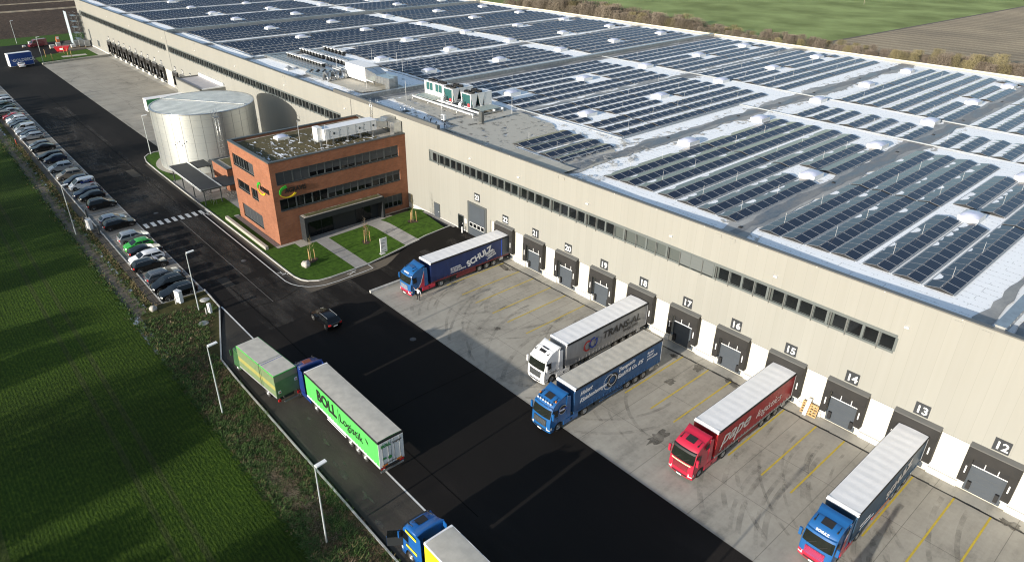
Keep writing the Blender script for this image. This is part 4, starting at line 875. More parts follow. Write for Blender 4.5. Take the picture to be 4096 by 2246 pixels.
# ------------------------------------------------------------------ office building
ox0, ox1, oy0, oy1, oh = -82.0, -67.3, -23.1, -.02, 12.75
of = thing('office_building', 'three storey red brick office with ribbon windows and a planted roof', 'office building', (0, 0, 0))
FR = [(-22.3, -1.4, 9.35, 11.2), (-22.25, -1.35, 5.3, 7.1), (-4.85, -1.25, .9, 3.0)]
LF = [(-80.9, -73.2, 9.3, 11.15), (-80.6, -76.1, 5.55, 7.05), (-75.4, -73.05, 5.4, 7.05), (-80.2, -72.7, .9, 3.1)]
def wallholes(mb, u0, u1, z0, z1, holes, put):
    us = sorted({u0, u1} | {h[0] for h in holes} | {h[1] for h in holes}); zs = sorted({z0, z1} | {h[2] for h in holes} | {h[3] for h in holes})
    for ua, ub in zip(us, us[1:]):
        for za, zb in zip(zs, zs[1:]):
            if not any(h[0] < (ua + ub) / 2 < h[1] and h[2] < (za + zb) / 2 < h[3] for h in holes): put(mb, ua, ub, za, zb)
w = MB()
wallholes(w, oy0, oy1, -.1, oh, FR, lambda m, a, b, c, d: m.box(ox1 - .36, ox1, a, b, c, d, 'brick'))
wallholes(w, ox0, ox1 - .361, -.1, oh, LF, lambda m, a, b, c, d: m.box(a, b, oy0, oy0 + .36, c, d, 'brick'))
w.box(ox0, ox0 + .36, oy0 + .361, oy1, -.1, oh, 'brick'); w.build('brick_wall', of, recalc=False)
c = MB(); c.box(ox0 - .06, ox1 + .06, oy0 - .06, oy0 + .45, oh, oh + .16, 'anth'); c.box(ox0 - .06, ox1 + .06, oy1 - .45, oy1, oh, oh + .16, 'anth'); c.box(ox0 - .06, ox0 + .45, oy0 + .45, oy1 - .45, oh, oh + .16, 'anth'); c.box(ox1 - .45, ox1 + .06, oy0 + .45, oy1 - .45, oh, oh + .16, 'anth'); c.build('roof_coping', of, recalc=False)
def froof(mb, x0, x1, y0, y1, z, m): mb.box(x0, x1, y0, y1, z - .1, z, m)
c = MB(); froof(c, ox0 + .36, ox1 - .36, oy0 + .36, oy1 - .3, oh - .35, 'gravel'); c.build('gravel_roof', of, recalc=False)
c = MB(); rows = []
for i in range(31):
    x = ox0 + .9 + (ox1 - ox0 - 1.6) * i / 30; rows.append([(x + rnd(-.1, .1), oy0 + .6 + 18.6 * j / 40 + rnd(-.1, .1), oh - .33 + .1 * random.random()) for j in range(41)])
c.grid(rows, 'sedum', True); c.build('planted_roof', of)
c = MB(); c.grid([[(x, y, oh - .20) for x in (-79.5, -76, -72, -67.8)] for y in (-22.6, -18, -12, -5)], 'snowpatch', False); c.grid([[(x, y, oh - .195) for x in (-71.2, -69.5, -67.8)] for y in (-22.6, -16, -10, -4)], 'snowpatch', False); c.build('snow_patches', of, recalc=False)
def owin(kind, a, b, z0, z1, blind):
    """one window of the office: frame, pane and a blind drawn partly down; kind 0 = right front, 1 = left front"""
    d = MB(); put = (lambda m, p, q, r, s, e0, e1, mt: m.box(ox1 - e1, ox1 - e0, p, q, r, s, mt)) if kind == 0 else (lambda m, p, q, r, s, e0, e1, mt: m.box(p, q, oy0 + e0, oy0 + e1, r, s, mt))
    put(d, a, a + .1, z0, z1, .14, .26, 'anth'); put(d, b - .1, b, z0, z1, .14, .26, 'anth'); put(d, a + .1, b - .1, z0, z0 + .12, .14, .26, 'anth'); put(d, a + .1, b - .1, z1 - .12, z1, .14, .26, 'anth'); mid = (a + b) / 2; put(d, mid - .05, mid + .05, z0 + .12, z1 - .12, .15, .26, 'anth')
    o = d.build('window', of, recalc=False)
    d = MB(); put(d, a + .02, b - .02, z0 + .02, z1 - .02, .235, .25, 'glass'); d.build('pane', o, recalc=False)
    if blind > 0: d = MB(); put(d, a + .1, b - .1, z1 - .1 - (z1 - z0 - .2) * blind, z1 - .1, .16, .2, pm('office_blind', (.036, .04, .046), scale=6)); d.build('blind', o, recalc=False)
for k in range(8):
    a = -22.3 + k * 2.6125; owin(0, a, a + 2.6125, 9.35, 11.2, [1, 1, .62, .66, .72, .75, .82, .82][k])
    a = -22.25 + k * 2.6125; owin(0, a, a + 2.6125, 5.3, 7.1, [0, .0, .0, .55, .6, .6, .45, .4][k])
owin(0, -4.85, -3.05, .9, 3.0, .55); owin(0, -3.05, -1.25, .9, 3.0, .6)
for k in range(4): owin(1, -80.9 + k * 1.925, -80.9 + (k + 1) * 1.925, 9.3, 11.15, 1 if k == 3 else 0)
owin(1, -80.6, -76.1, 5.55, 7.05, 0); owin(1, -75.4, -73.05, 5.4, 7.05, 0)
for k in range(3): owin(1, -80.2 + k * 2.5, -80.2 + (k + 1) * 2.5, .9, 3.1, 1)
d = MB()
for (a, b, z0, z1) in FR[:2]: d.box(ox1 - .2, ox1 + .05, a, b, z0 - .06, z0, 'anth')
for (a, b, z0, z1) in LF: d.box(a, b, oy0 - .05, oy0 + .2, z0 - .06, z0, 'anth')
d.build('window_sill', of, recalc=False)
# entrance canopy
cn = MB(); cx0, cx1, cy0, cy1 = ox1, -65.7, -19.6, -5.7
cn.box(cx0, cx1, cy0, cy1, 3.15, 3.95, 'cblack'); cn.box(cx0 + .002, cx1, cy0, cy0 + .4, .0, 3.15, 'cblack'); cn.box(cx0 + .002, cx1, cy1 - .35, cy1, .0, 3.15, 'cblack'); cn.box(cx0, cx0 + .08, cy0 + .4, cy1 - .35, .1, 3.15, 'cblack'); cn.box(cx0 + .1, cx1 - .04, cy0 + .01, cy0 + .02, 0, 3.1, 'cblack')
en = cn.build('entrance_canopy', of, recalc=False)
c = MB(); c.box(cx0 + .1, cx1 - .12, cy0 + .15, cy1 - .15, 3.952, 4.0, 'gravel'); rows = [[(cx0 + .3 + .95 * i / 5, cy0 + .5 + (cy1 - cy0 - 1.0) * j / 40, 4.03 + .08 * random.random()) for i in range(6)] for j in range(41)]; c.grid(rows, 'sedum2', True); c.build('planting', en)
c = MB(); c.box(cx0 + .08, cx0 + .12, -18.4, -14.2, .12, 2.7, 'glass'); c.box(cx0 + .08, cx0 + .12, -10.2, -7.4, .12, 2.9, 'glass')
for y in (-18.4, -16.3, -14.3, -10.2, -8.8, -7.5): c.box(cx0 + .12, cx0 + .18, y, y + .08, .1, 2.9, 'cblack')
c.build('entrance_glazing', en, recalc=False)
# lettering and swoosh of the roof sign, on both fronts
green = pm('logo_green', (.03, .36, .03), rough=.4); yellow = pm('logo_yellow', (.72, .52, .02), rough=.4); lett = pm('logo_letters', (.016, .013, .012), rough=.5)
def swoosh(mb, put, a0, a1, r, w0, w1, m, ecc=.62):
    n = 16; o = []; i_ = []
    for k in range(n + 1):
        t_ = k / n; a = a0 + (a1 - a0) * t_; w = w0 + (w1 - w0) * t_
        o.append((r * math.cos(a), ecc * r * math.sin(a))); i_.append(((r - w) * math.cos(a), ecc * (r - w) * math.sin(a)))
    for k in range(n):
        q = [o[k], o[k + 1], i_[k + 1], i_[k]]
        mb.hexa([put(p[0], p[1], .02) for p in q] + [put(p[0], p[1], .14) for p in q], m)
for nm, put, org, xd in (('front', lambda u, v, e: (ox1 + e, -20.75 + u, 8.15 + v), (ox1 + .03, -21.25, 7.95), (0, 1, 0)), ('side', lambda u, v, e: (-71.1 + u, oy0 - e, 8.0 + v), (-71.6, oy0 - .03, 7.75), (1, 0, 0))):
    s_ = MB(); swoosh(s_, put, 1.75, 3.45, 1.42, .62, .2, green, .68); s_.build('green_arc', of)
    s_ = MB(); swoosh(s_, put, 3.5, 5.75, 1.42, .08, .36, yellow, .68); s_.build('yellow_arc', of)
    s_ = MB(); s_.text('AGRAVIS', .98, org, xd, (0, 0, 1), lett, ext=.05, bold=.012, xs=.86 if nm == 'front' else .8); s_.build('lettering', of)
# office roof ventilation unit
t = thing('roof_ventilation_unit', 'long white ventilation unit with grey feet on the planted office roof', 'ventilation unit', (-71.6, -8.2, 12.45))
b = MB(); b.box(-.9, 1.15, -4.2, 5.0, .9, 2.45, 'white'); b.box(-.94, 1.19, -4.25, 5.05, 2.45, 2.52, 'tarpW'); b.box(-.9, .6, -5.1, -4.2, .9, 2.8, 'white'); b.build('housing', t)
b = MB()
for y in (-5.0, -2.9, -.4, 1.9, 4.2):
    for x in (-.75, 1.0): b.box(x - .1, x + .1, y, y + .25, -.1, .75, 'galv')
    b.box(-.9, 1.2, y, y + .2, .75, .9, 'galv')
b.box(-.9, 1.2, -5.5, -4.0, .8, .88, 'galv'); b.build('feet', t)
b = MB()
for y in (-3.4, -1.7, -.3, 1.2, 2.6, 3.9): b.box(1.15, 1.165, y, y + .03, .95, 2.4, 'anth')
for y in (-2.6, 1.9, 4.4): b.lathe([(0, .0), (.2, .0), (.2, .03), (0, .03)], (1.155, y, 1.7), 12, 'anth', 'x')
for y in (-3.2, -1.5, -.1, 1.4, 2.8): b.box(1.166, 1.19, y, y + .09, 1.2, 1.3, 'chassis'); b.box(1.166, 1.19, y, y + .09, 2.0, 2.1, 'chassis')
b.build('service_doors', t)
b = MB(); b.hexa([(-.6, 5.0, 1.2), (1.1, 5.0, 1.2), (2.2, 6.4, 1.2), (-.3, 6.6, 1.2), (-.6, 5.0, 2.3), (1.1, 5.0, 2.3), (2.2, 6.4, 2.2), (-.3, 6.6, 2.2)], 'steel'); b.box(-.3, 2.5, 6.5, 8.0, 1.15, 2.25, 'steel'); b.box(2.5, 3.7, 6.6, 8.0, -.0, 2.2, 'steel'); b.box(.2, 2.0, 6.4, 8.1, 2.255, 2.6, 'steel'); b.build('duct', t)
o = tag(link('skylight', skb_me, None, (-78.5, -15.8, 12.35)), 'white box skylight standing on the planted roof of the brick office', 'skylight'); o.scale = (.8, .8, .9); link('dome', skd_me, o)
for i, (x, y) in enumerate(((-74.6, -14.6), (-69.6, -12.6))): o = tag(link('lightning_mast', lr2_me, None, (x, y, 12.4)), 'thin lightning mast on the planted office roof, %s of two' % ('left' if i == 0 else 'right'), 'lightning rod', 'lightning masts on the office roof')
# ------------------------------------------------------------------ tank, pump house, annex, bike shelter
t = thing('water_tank', 'huge round silvery sprinkler water tank with a pale ribbed roof', 'tank', (-115.1, -15.1, 0))
b = MB(); b.lathe([(9.57, 0), (9.57, 11.2)], (0, 0, 0), 96, 'zinc'); b.build('tank_wall', t, recalc=False)
b = MB()
for z in (1.45, 2.9, 4.35, 5.8, 7.25, 8.7, 10.1): b.lathe([(9.575, z), (9.59, z + .015), (9.575, z + .03)], (0, 0, 0), 96, 'galv')
for k in range(32):
    a = k * math.pi / 16; b.box(9.575 * math.cos(a) - .02, 9.575 * math.cos(a) + .02, 9.575 * math.sin(a) - .02, 9.575 * math.sin(a) + .02, 0, 11.15, 'galv')
b.lathe([(9.6, 11.1), (9.66, 11.1), (9.66, 11.26), (9.4, 11.26)], (0, 0, 0), 96, 'steel'); b.build('seam', t, recalc=False)
b = MB(); b.lathe([(9.58, 11.22), (5, 11.34), (0, 11.42)], (0, 0, 0), 96, 'tankroof'); b.box(-9.3, 9.3, -.14, .14, 11.43, 11.5, 'galv'); o = b.build('tank_roof', t, recalc=False); o.rotation_euler = (0, 0, R(35))
b = MB(); a = -.12; c_, s_ = math.cos(a), math.sin(a)
for w_ in (-.25, .25): b.tube([(9.75 * c_ - w_ * s_, 9.75 * s_ + w_ * c_, .4), (9.75 * c_ - w_ * s_, 9.75 * s_ + w_ * c_, 12.1)], .035, 'steel', 5)
for i in range(36): b.tube([(9.75 * c_ + .25 * s_, 9.75 * s_ - .25 * c_, .6 + i * .3), (9.75 * c_ - .25 * s_, 9.75 * s_ + .25 * c_, .6 + i * .3)], .02, 'steel', 4)
for i in range(9): b.lathe([(.42, 2.6 + i * 1.1), (.42, 2.65 + i * 1.1)], (10.1 * c_, 10.1 * s_, 0), 10, 'steel')
b.box(9.8, 10.9, -2.0, -.9, 10.6, 10.68, 'galv')
for x in (9.8, 10.85): b.tube([(x, -2, 10.6), (x, -2, 11.7)], .03, 'steel', 4); b.tube([(x, -.95, 10.6), (x, -.95, 11.7)], .03, 'steel', 4)
b.build('ladder', t)
b = MB()
for k in range(6): a = -2.0 + .1 * k; b.lathe([(.0, .1), (.12, .1), (.12, 0)], (9.6 * math.cos(a * .5), 9.6 * math.sin(a * .5), 5.5 + .35 * (k % 3)), 8, 'white', 'x')
b.tube([(-7.2, -6.6, .2), (-7.6, -7.0, 1.2), (-7.0, -6.6, 2.0)], .2, 'steel', 8); b.tube([(-8.4, -5.0, 0), (-8.5, -5.1, 11.2)], .09, 'offwhite', 6); b.build('pipe', t)
t = thing('pump_house', 'low beige flat roofed block against the hall beside the silvery tank', 'pump house', (0, 0, 0))
b = MB(); b.box(-160.2, -143.5, -6, 0, -.1, 7.1, 'beige'); b.build('wall', t); b = MB(); b.box(-159.8, -143.9, -5.6, 0, 6.9, 7.12, pm('pale_grey_roof', (.42, .41, .43), (.36, .35, .37), scale=.5, rough=.7)); b.build('roof', t)
b = MB(); b.box(-160.3, -143.4, -6.1, -5.6, 7.1, 7.35, 'coping'); b.box(-160.3, -159.8, -5.6, 0, 7.1, 7.35, 'coping'); b.box(-143.9, -143.4, -5.6, 0, 7.1, 7.35, 'white'); b.box(-159.8, -143.9, -.4, -.05, 7.12, 7.9, 'white'); b.build('parapet', t)
b = MB(); b.box(-162.6, -160.3, -5, -1.2, 1.1, 1.25, 'galv')
for i in range(7): b.box(-162.4, -160.5, -5.3 - .3 * i, -5.0 - .3 * i, 1.0 - .16 * i, 1.05 - .16 * i, 'galv')
for p in ((-162.5, -5), (-160.5, -5), (-162.5, -1.3)): b.tube([(p[0], p[1], 0), (p[0], p[1], 2.3)], .04, 'galv', 4)
b.tube([(-162.5, -1.3, 2.3), (-162.5, -5, 2.3), (-162.5, -7.2, 1.2)], .04, 'galv', 4); b.build('steel_stairs', t)
t = thing('brick_annex', 'small flat roofed brick annex behind the office beside the tank', 'outbuilding', (0, 0, 0))
ah = 4.15
b = MB(); b.box(-100.9, -93.9, -20.0, -13, -.1, ah, 'brick'); b.build('brick_wall', t)
b = MB(); b.box(-101, -93.8, -20.1, -19.65, ah, ah + .15, 'anth'); b.box(-101, -100.55, -19.65, -13, ah, ah + .15, 'anth'); b.box(-94.25, -93.8, -19.65, -13, ah, ah + .15, 'anth'); b.build('coping', t)
b = MB(); b.box(-100.5, -94.3, -19.6, -13.1, ah, ah + .03, 'gravel'); b.grid([[(-100 + 5.4 * i / 12, -18.9 + 5.6 * j / 12, ah + .05 + .06 * random.random()) for i in range(13)] for j in range(13)], 'sedum2', True); b.build('planted_roof', t)
b = MB(); b.box(-96.8, -95.6, -20.05, -20.0, 0, 2.1, 'anth'); b.build('door', t)
t = thing('bike_shelter', 'dark flat roofed bicycle shelter on slim grey posts beside the office', 'bike shelter', (0, 0, 0))
b = MB(); b.box(-106.0, -90.0, -26.1, -22.85, 2.86, 2.95, 'bikeroof'); b.build('shelter_roof', t); b = MB(); b.box(-106.2, -102.0, -22.4, -19.8, 2.8, 2.9, 'bikeroof'); b.build('shelter_roof', t); b = MB(); b.box(-95.0, -89.6, -22.5, -18.7, 2.8, 2.9, 'bikeroof'); b.build('shelter_roof', t)
b = MB(); b.box(-106.1, -89.9, -26.25, -26.1, 2.72, 2.98, 'alu'); b.box(-106.1, -89.9, -22.84, -22.6, 2.74, 2.99, 'alu'); b.box(-89.99, -89.85, -26.1, -22.84, 2.7, 2.98, 'anth'); b.box(-106.15, -106.01, -26.1, -22.84, 2.72, 2.98, 'anth'); b.build('gutter', t)
for (x, y) in ((-105.7, -25.7), (-100.9, -25.7), (-95.5, -25.7), (-90.3, -25.7), (-90.3, -22.9), (-95.5, -22.9), (-100.9, -22.9), (-105.7, -22.9), (-102.2, -20), (-89.9, -19.3)): b = MB(); b.box(x - .08, x + .08, y - .08, y + .08, 0, 2.8, 'anth'); b.build('post', t)
# bike racks and bicycles
b = MB()
for i in range(5):
    x = i * 1.1; b.tube([(x, 0, 0), (x, 0, .8), (x, .55, .8), (x, .55, 0)], .025, 'galv', 4)
rk = b.mesh('bike_rack')
for i, (x, y, w) in enumerate(((-104.5, -24.4, 'left end'), (-99, -24.4, 'middle'), (-94.2, -24.6, 'right end'), (-94.6, -21.4, 'side wing'))): tag(link('bike_rack', rk, None, (x, y, .03)), 'thin steel bicycle rack under the %s of the shelter roof' % w, 'bike rack', 'bike racks under the shelter')
def bicycle(lab, x, y, a, col):
    t = thing('bicycle', lab, 'bicycle', (x, y, .03), a, 'bicycles at the shelter'); F_ = pm('bike_frame_' + col[0], col[1], rough=.4)
    for wx in (-.52, .52):
        w = MB(); w.lathe([(.31, -.025), (.345, 0), (.31, .025)], (wx, 0, .34), 20, 'tyre', 'y'); w.lathe([(.305, -.012), (.29, 0), (.305, .012)], (wx, 0, .34), 20, 'rim', 'y')
        for k in range(6): q = k * math.pi / 6; w.tube([(wx - .3 * math.cos(q), 0, .34 - .3 * math.sin(q)), (wx + .3 * math.cos(q), 0, .34 + .3 * math.sin(q))], .006, 'rim', 3)
        w.build('wheel', t)
    f_ = MB(); 
    for p in ([(-.52, 0, .34), (-.08, 0, .32), (-.2, 0, .85)], [(-.08, 0, .32), (.38, 0, .82)], [(-.18, 0, .78), (.36, 0, .84)], [(-.52, 0, .34), (-.18, 0, .74)], [(.52, 0, .34), (.36, 0, .9)]): f_.tube(p, .03, F_, 5)
    f_.build('frame', t); h_ = MB(); h_.tube([(.36, 0, .88), (.34, 0, 1.02)], .02, 'black', 4); h_.tube([(.28, -.28, 1.03), (.36, 0, 1.04), (.28, .28, 1.03)], .018, 'black', 4); h_.build('handlebar', t)
    s_ = MB(); s_.hexa([(-.36, -.07, .9), (-.08, -.03, .9), (-.08, .03, .9), (-.36, .07, .9), (-.36, -.08, .96), (-.08, -.025, .95), (-.08, .025, .95), (-.36, .08, .96)], 'black'); s_.build('saddle', t)
bicycle('black bicycle nearest the office corner beside the shelter', -91.6, -20.9, .5, ('black', (.02, .02, .022)))
bicycle('second black bicycle just behind the one nearest the office corner', -92.4, -20.3, .4, ('grey', (.06, .065, .07)))
bicycle('dark bicycle parked alone under the right end of the shelter roof', -95.2, -23.7, .6, ('blue', (.03, .04, .07)))
t = thing('parked_scooter', 'red and white motor scooter by the brick annex wall', 'scooter', (-98.6, -20.9, .03), .3)
b = MB(); b.hexa([(-.6, -.14, .3), (.3, -.14, .28), (.3, .14, .28), (-.6, .14, .3), (-.75, -.12, .75), (.1, -.1, .5), (.1, .1, .5), (-.75, .12, .75)], pm('scooter_red', (.5, .06, .03), rough=.3)); b.hexa([(.3, -.2, .25), (.55, -.1, .4), (.55, .1, .4), (.3, .2, .25), (.38, -.2, .95), (.5, -.1, 1.0), (.5, .1, 1.0), (.38, .2, .95)], 'white'); b.build('body', t)
for x in (-.55, .62): b = MB(); b.lathe([(.0, -.05), (.2, -.06), (.24, 0), (.2, .06), (0, .05)], (x, 0, .24), 14, 'tyre', 'y'); b.build('wheel', t)
b = MB(); b.box(-.6, 0, -.12, .12, .76, .84, 'black'); b.build('seat', t)
# ------------------------------------------------------------------ lorries
def wheel_pair(r, w, ro):
    a = MB(); a.lathe([(ro, -w / 2 + .02), (r * .93, -w / 2), (r, -w / 2 + .05), (r, w / 2 - .05), (r * .93, w / 2), (ro, w / 2 - .02)], (0, 0, 0), 20, 'tyre', 'y')
    b = MB()
    for s in (-1, 1): b.lathe([(ro, s * (w / 2 - .02)), (ro * .8, s * (w / 2 - .09)), (ro * .45, s * (w / 2 - .1)), (ro * .4, s * (w / 2 - .02)), (0, s * (w / 2 - .02))], (0, 0, 0), 14, 'rim', 'y')
    b.lathe([(ro * .3, -w / 2 + .05), (ro * .3, w / 2 - .05)], (0, 0, 0), 8, 'rim', 'y')
    return a.mesh('wheel'), b.mesh('rim')
TW, TR = wheel_pair(.51, .34, .29); TW2, TR2 = wheel_pair(.51, .62, .29)
def put_wheel(t, x, y, r=.51, me=None, rim=None):
    w = link('wheel', me or TW, t, (x, y, r)); link('rim', rim or TR, w); return w
def cab_parts(t, c, bump=None, visor='carglass', roofglass=True, deflect=True, grille='chassis', top=3.78, spot=0, name=None, namecol='white', front=3.36, back=1.05):
    W = 1.24; c2 = bump or c
    prof = [(3.28, .32), (3.38, .72), (3.39, 1.25), (3.33, 1.92), (3.07, 2.92), (2.97, 3.12), (2.66, 3.46), (2.0, top - .06), (back, top)]
    ts = [-1, -.96, -.82, -.4, 0, .4, .82, .96, 1]
    def pt(x, z, t_, e=0.):
        k = abs(t_) ** 4; xx = x - (.16 * k if x > 2.5 else 0); zz = z - (.10 * abs(t_) ** 8 if z > 3.3 else 0); w = W * (1 - .07 * max(0, z - 2.2) / 1.5)
        return (xx + e, t_ * w, zz)
    b = MB(); b.grid([[pt(x, z, t_) for x, z in prof] for t_ in ts], c, True)
    arch = [(2.05 + .60 * math.cos(a), .56 + .60 * math.sin(a)) for a in [math.pi - i * math.pi / 8 for i in range(9)]]
    low = [(back, 1.0), (1.42, .95), (1.45, .56)] + arch[1:-1] + [(2.66, .5), (2.72, .32)]
    for s in (-1, 1):
        pts = [pt(x, z, s) for x, z in prof] + [(x, s * W, z) for x, z in low]; b.poly(pts if s < 0 else pts[::-1], c)
    b.poly([pt(back, top, s) for s in ts] + [(back, W, 1.0), (back, -W, 1.0)], c)
    b.box(1.1, 3.1, -1.1, 1.1, .75, 1.05, 'chassis')
    cab = b.build('cab', t)
    d = MB(); d.grid([[pt(x, z, t_, .012) for x, z in prof[:2] + [(3.39, .98)]] for t_ in ts], c2, True); d.build('bumper', cab, recalc=False)
    d = MB(); wp = [(3.325, 1.96), (3.245, 2.27), (3.165, 2.58), (3.085, 2.88)]; d.grid([[pt(x, z, t_, .018) for x, z in wp] for t_ in [q * .94 for q in ts]], 'cabglass', True); d.build('windscreen', cab, recalc=False)
    d = MB(); d.grid([[pt(x, z, t_, .14) for x, z in ((3.05, 2.93), (2.99, 3.12))] for t_ in [q * .97 for q in ts]], visor, True); d.grid([[pt(x, z, t_, e) for x, z, e in ((2.99, 3.12, .14), (2.95, 3.14, 0))] for t_ in [q * .97 for q in ts]], visor, True); d.build('sun_visor', cab, recalc=False)
    d = MB()
    if grille == 'chassis': d.grid([[pt(3.375, z, t_, e_) for z, e_ in ((1.02, .045), (1.25, .045), (1.5, .03), (1.76, .02))] for t_ in [q * .66 for q in ts]], 'black', False)
    for z in (1.08, 1.22, 1.36, 1.50, 1.64): d.grid([[pt(3.375, z, t_, .052), pt(3.365, z + .07, t_, .052)] for t_ in [q * .62 for q in ts]], 'anth' if grille == 'chassis' else grille, False)
    d.grid([[pt(3.375, .52, t_, .03), pt(3.385, .66, t_, .03)] for t_ in [q * .6 for q in ts]], 'chassis', False); d.build('grille', cab, recalc=False)
    for s in (-1, 1):
        d = MB(); d.grid([[pt(3.36, z, s * q, .03) for z in (.62, .98)] for q in (.70, .85, .98)], 'lampglass', False); d.poly([(3.18, s * (W + .012), .66), (2.95, s * (W + .012), .7), (3.0, s * (W + .012), .96), (3.19, s * (W + .012), .96)], 'lampglass'); d.build('headlight', cab, recalc=False)
        d = MB(); d.poly([(3.08, s * (W + .014), 1.95), (2.25, s * (W + .014), 1.95), (2.28, s * (W - .002), 2.7), (2.86, s * (W - .008), 2.76)], 'carglass'); d.build('side_window', cab, recalc=False)
        d = MB(); ya, yb = sorted((s * (W + .1), s * (W + .32))); d.box(3.0, 3.16, ya, yb, 2.0, 2.72, c); d.box(2.985, 3.0, ya + .02, yb - .02, 2.05, 2.68, 'chassis'); d.box(3.05, 3.1, min(s * W, s * (W + .12)), max(s * W, s * (W + .12)), 2.6, 2.66, 'chassis'); d.build('mirror', cab, bev=.03)
        d = MB(); ya, yb = sorted((s * (W - .1), s * (W + .01))); d.box(-.65, 1.4, ya, yb, .42, .98, c2); d.box(.2, .5, ya - .01 if s < 0 else ya, yb + .012, .55, .8, 'chassis'); d.build('side_skirt', t, bev=.02)
        if deflect: d = MB(); ya, yb = sorted((s * (W - .05), s * (W - .0))); d.hexa([(.45, ya, 1.05), (1.06, ya, 1.05), (1.06, yb, 1.05), (.45, yb, 1.05), (.55, ya, 3.55), (1.06, ya, 3.7), (1.06, yb, 3.7), (.55, yb, 3.55)], c); d.build('side_fairing', cab)
    if roofglass: d = MB(); d.grid([[(x, y, z) for x, z in ((1.82, 3.775 + top - 3.78), (2.48, 3.585))] for y in (-.44, .44)], 'black', False); d.build('sunroof', cab, recalc=False)
    if deflect:
        d = MB(); rows = []
        for t_ in ts:
            k = abs(t_) ** 3; rows.append([(1.75, t_ * 1.12, top - .03 - .09 * abs(t_) ** 8), (1.3, t_ * 1.16, top + .08 - .05 * k), (.98 - .1 * k, t_ * 1.2, top + .27 - .04 * k), (.93 - .1 * k, t_ * 1.2, top + .24 - .04 * k), (1.06, t_ * 1.15, top - .25)])
        d.grid(rows, c, True); d.build('roof_spoiler', cab, recalc=False)
    d = MB()
    for y in (-.9, .9): d.tube([(2.45, y, 3.56), (1.95, y, 3.72)], .035, 'chassis', 5); d.box(2.42, 2.56, y - .05, y + .05, 3.54, 3.66, 'chassis')
    d.build('air_horn', cab)
    if spot:
        d = MB()
        for i in range(spot): d.lathe([(0, .0), (.1, .0), (.1, .09), (0, .09)], (2.83, -.85 + 1.7 * i / (spot - 1), 3.42), 10, 'lampglass', 'x')
        d.tube([(2.8, -1.0, 3.36), (2.8, 1.0, 3.36)], .025, 'steel', 5); d.box(2.3, 2.42, .98, 1.1, 3.5, 3.68, 'orange'); d.box(2.3, 2.42, -1.1, -.98, 3.5, 3.68, 'orange'); d.build('spotlights', cab)
    if name: d = MB(); d.text(name, .27, (2.945, -.0, 3.16), (0, 1, 0), (-.62, 0, .78), namecol, align='CENTER', ext=.012, bold=.008); d.build('lettering', cab, recalc=False)
    d = MB(); d.box(3.405, 3.42, -.26, .26, .40, .52, 'white'); d.build('number_plate', cab)
    d = MB()
    for y0 in (-.75, .1): d.tube([(3.37, y0, 1.97), (3.22, y0 + .62, 2.42)], .018, 'black', 4)
    d.build('wiper', cab)
    for s in (-1, 1):
        d = MB(); e = W + .006
        for q in ([(3.12, 1.0), (3.12, 1.95), (2.9, 2.82)], [(2.2, 1.15), (2.2, 2.78)]): 
            for p, r_ in zip(q, q[1:]): d.poly([(p[0] - .018, s * (e - .07 * max(0, p[1] - 2.2) / 1.5 * W), p[1]), (p[0] + .018, s * (e - .07 * max(0, p[1] - 2.2) / 1.5 * W), p[1]), (r_[0] + .018, s * (e - .07 * max(0, r_[1] - 2.2) / 1.5 * W), r_[1]), (r_[0] - .018, s * (e - .07 * max(0, r_[1] - 2.2) / 1.5 * W), r_[1])], 'chassis')
        d.build('door_seam', cab, recalc=False)
        d = MB(); ya, yb = sorted((s * (e), s * (e + .03))); d.box(2.24, 2.5, ya, yb, 1.72, 1.78, 'chassis'); d.build('door_handle', cab)
        d = MB(); ya, yb = sorted((s * (W - .2), s * (W + .012)))
        for z in (.42, .75): d.box(2.68, 3.05, ya, yb, z, z + .06, 'chassis')
        d.build('step', cab)
    d = MB(); d.box(.55, 1.04, -1.15, 1.15, 1.0, 1.25, 'chassis'); d.tube([(.8, .7, 1.2), (.8, .7, 3.2)], .09, 'chassis', 6); d.build('cab_back_frame', t)
    put_wheel(t, 2.05, 1.03); put_wheel(t, 2.05, -1.03); put_wheel(t, -1.65, .92, me=TW2, rim=TR2); put_wheel(t, -1.65, -.92, me=TW2, rim=TR2)
    d = MB(); d.box(-2.6, 1.6, -.42, .42, .62, .95, 'chassis')
    for s in (-1, 1): d.box(-2.2, -1.1, s * .92 - .33, s * .92 + .33, 1.04, 1.09, 'chassis')
    d.build('chassis', t); return cab
def tarp_top(t, L, x0, w, z, m, bows=13, sag=.022, ends=None, header=True):
    d = MB(); rows = []
    n = bows * 4
    for i in range(n + 1):
        x = x0 - L * i / n; ph = (i % 4) / 4; dz = -sag * (ph * 1.15 if ph < .8 else .3)
        rows.append([(x, w * t_, z + dz * (1 - abs(t_) ** 6) + .05 * (1 - t_ * t_) + rnd(-.006, .006)) for t_ in (-1, -.85, -.5, 0, .5, .85, 1)])
    d.grid(rows, m, True); d.build('roof_tarp', t, recalc=False)
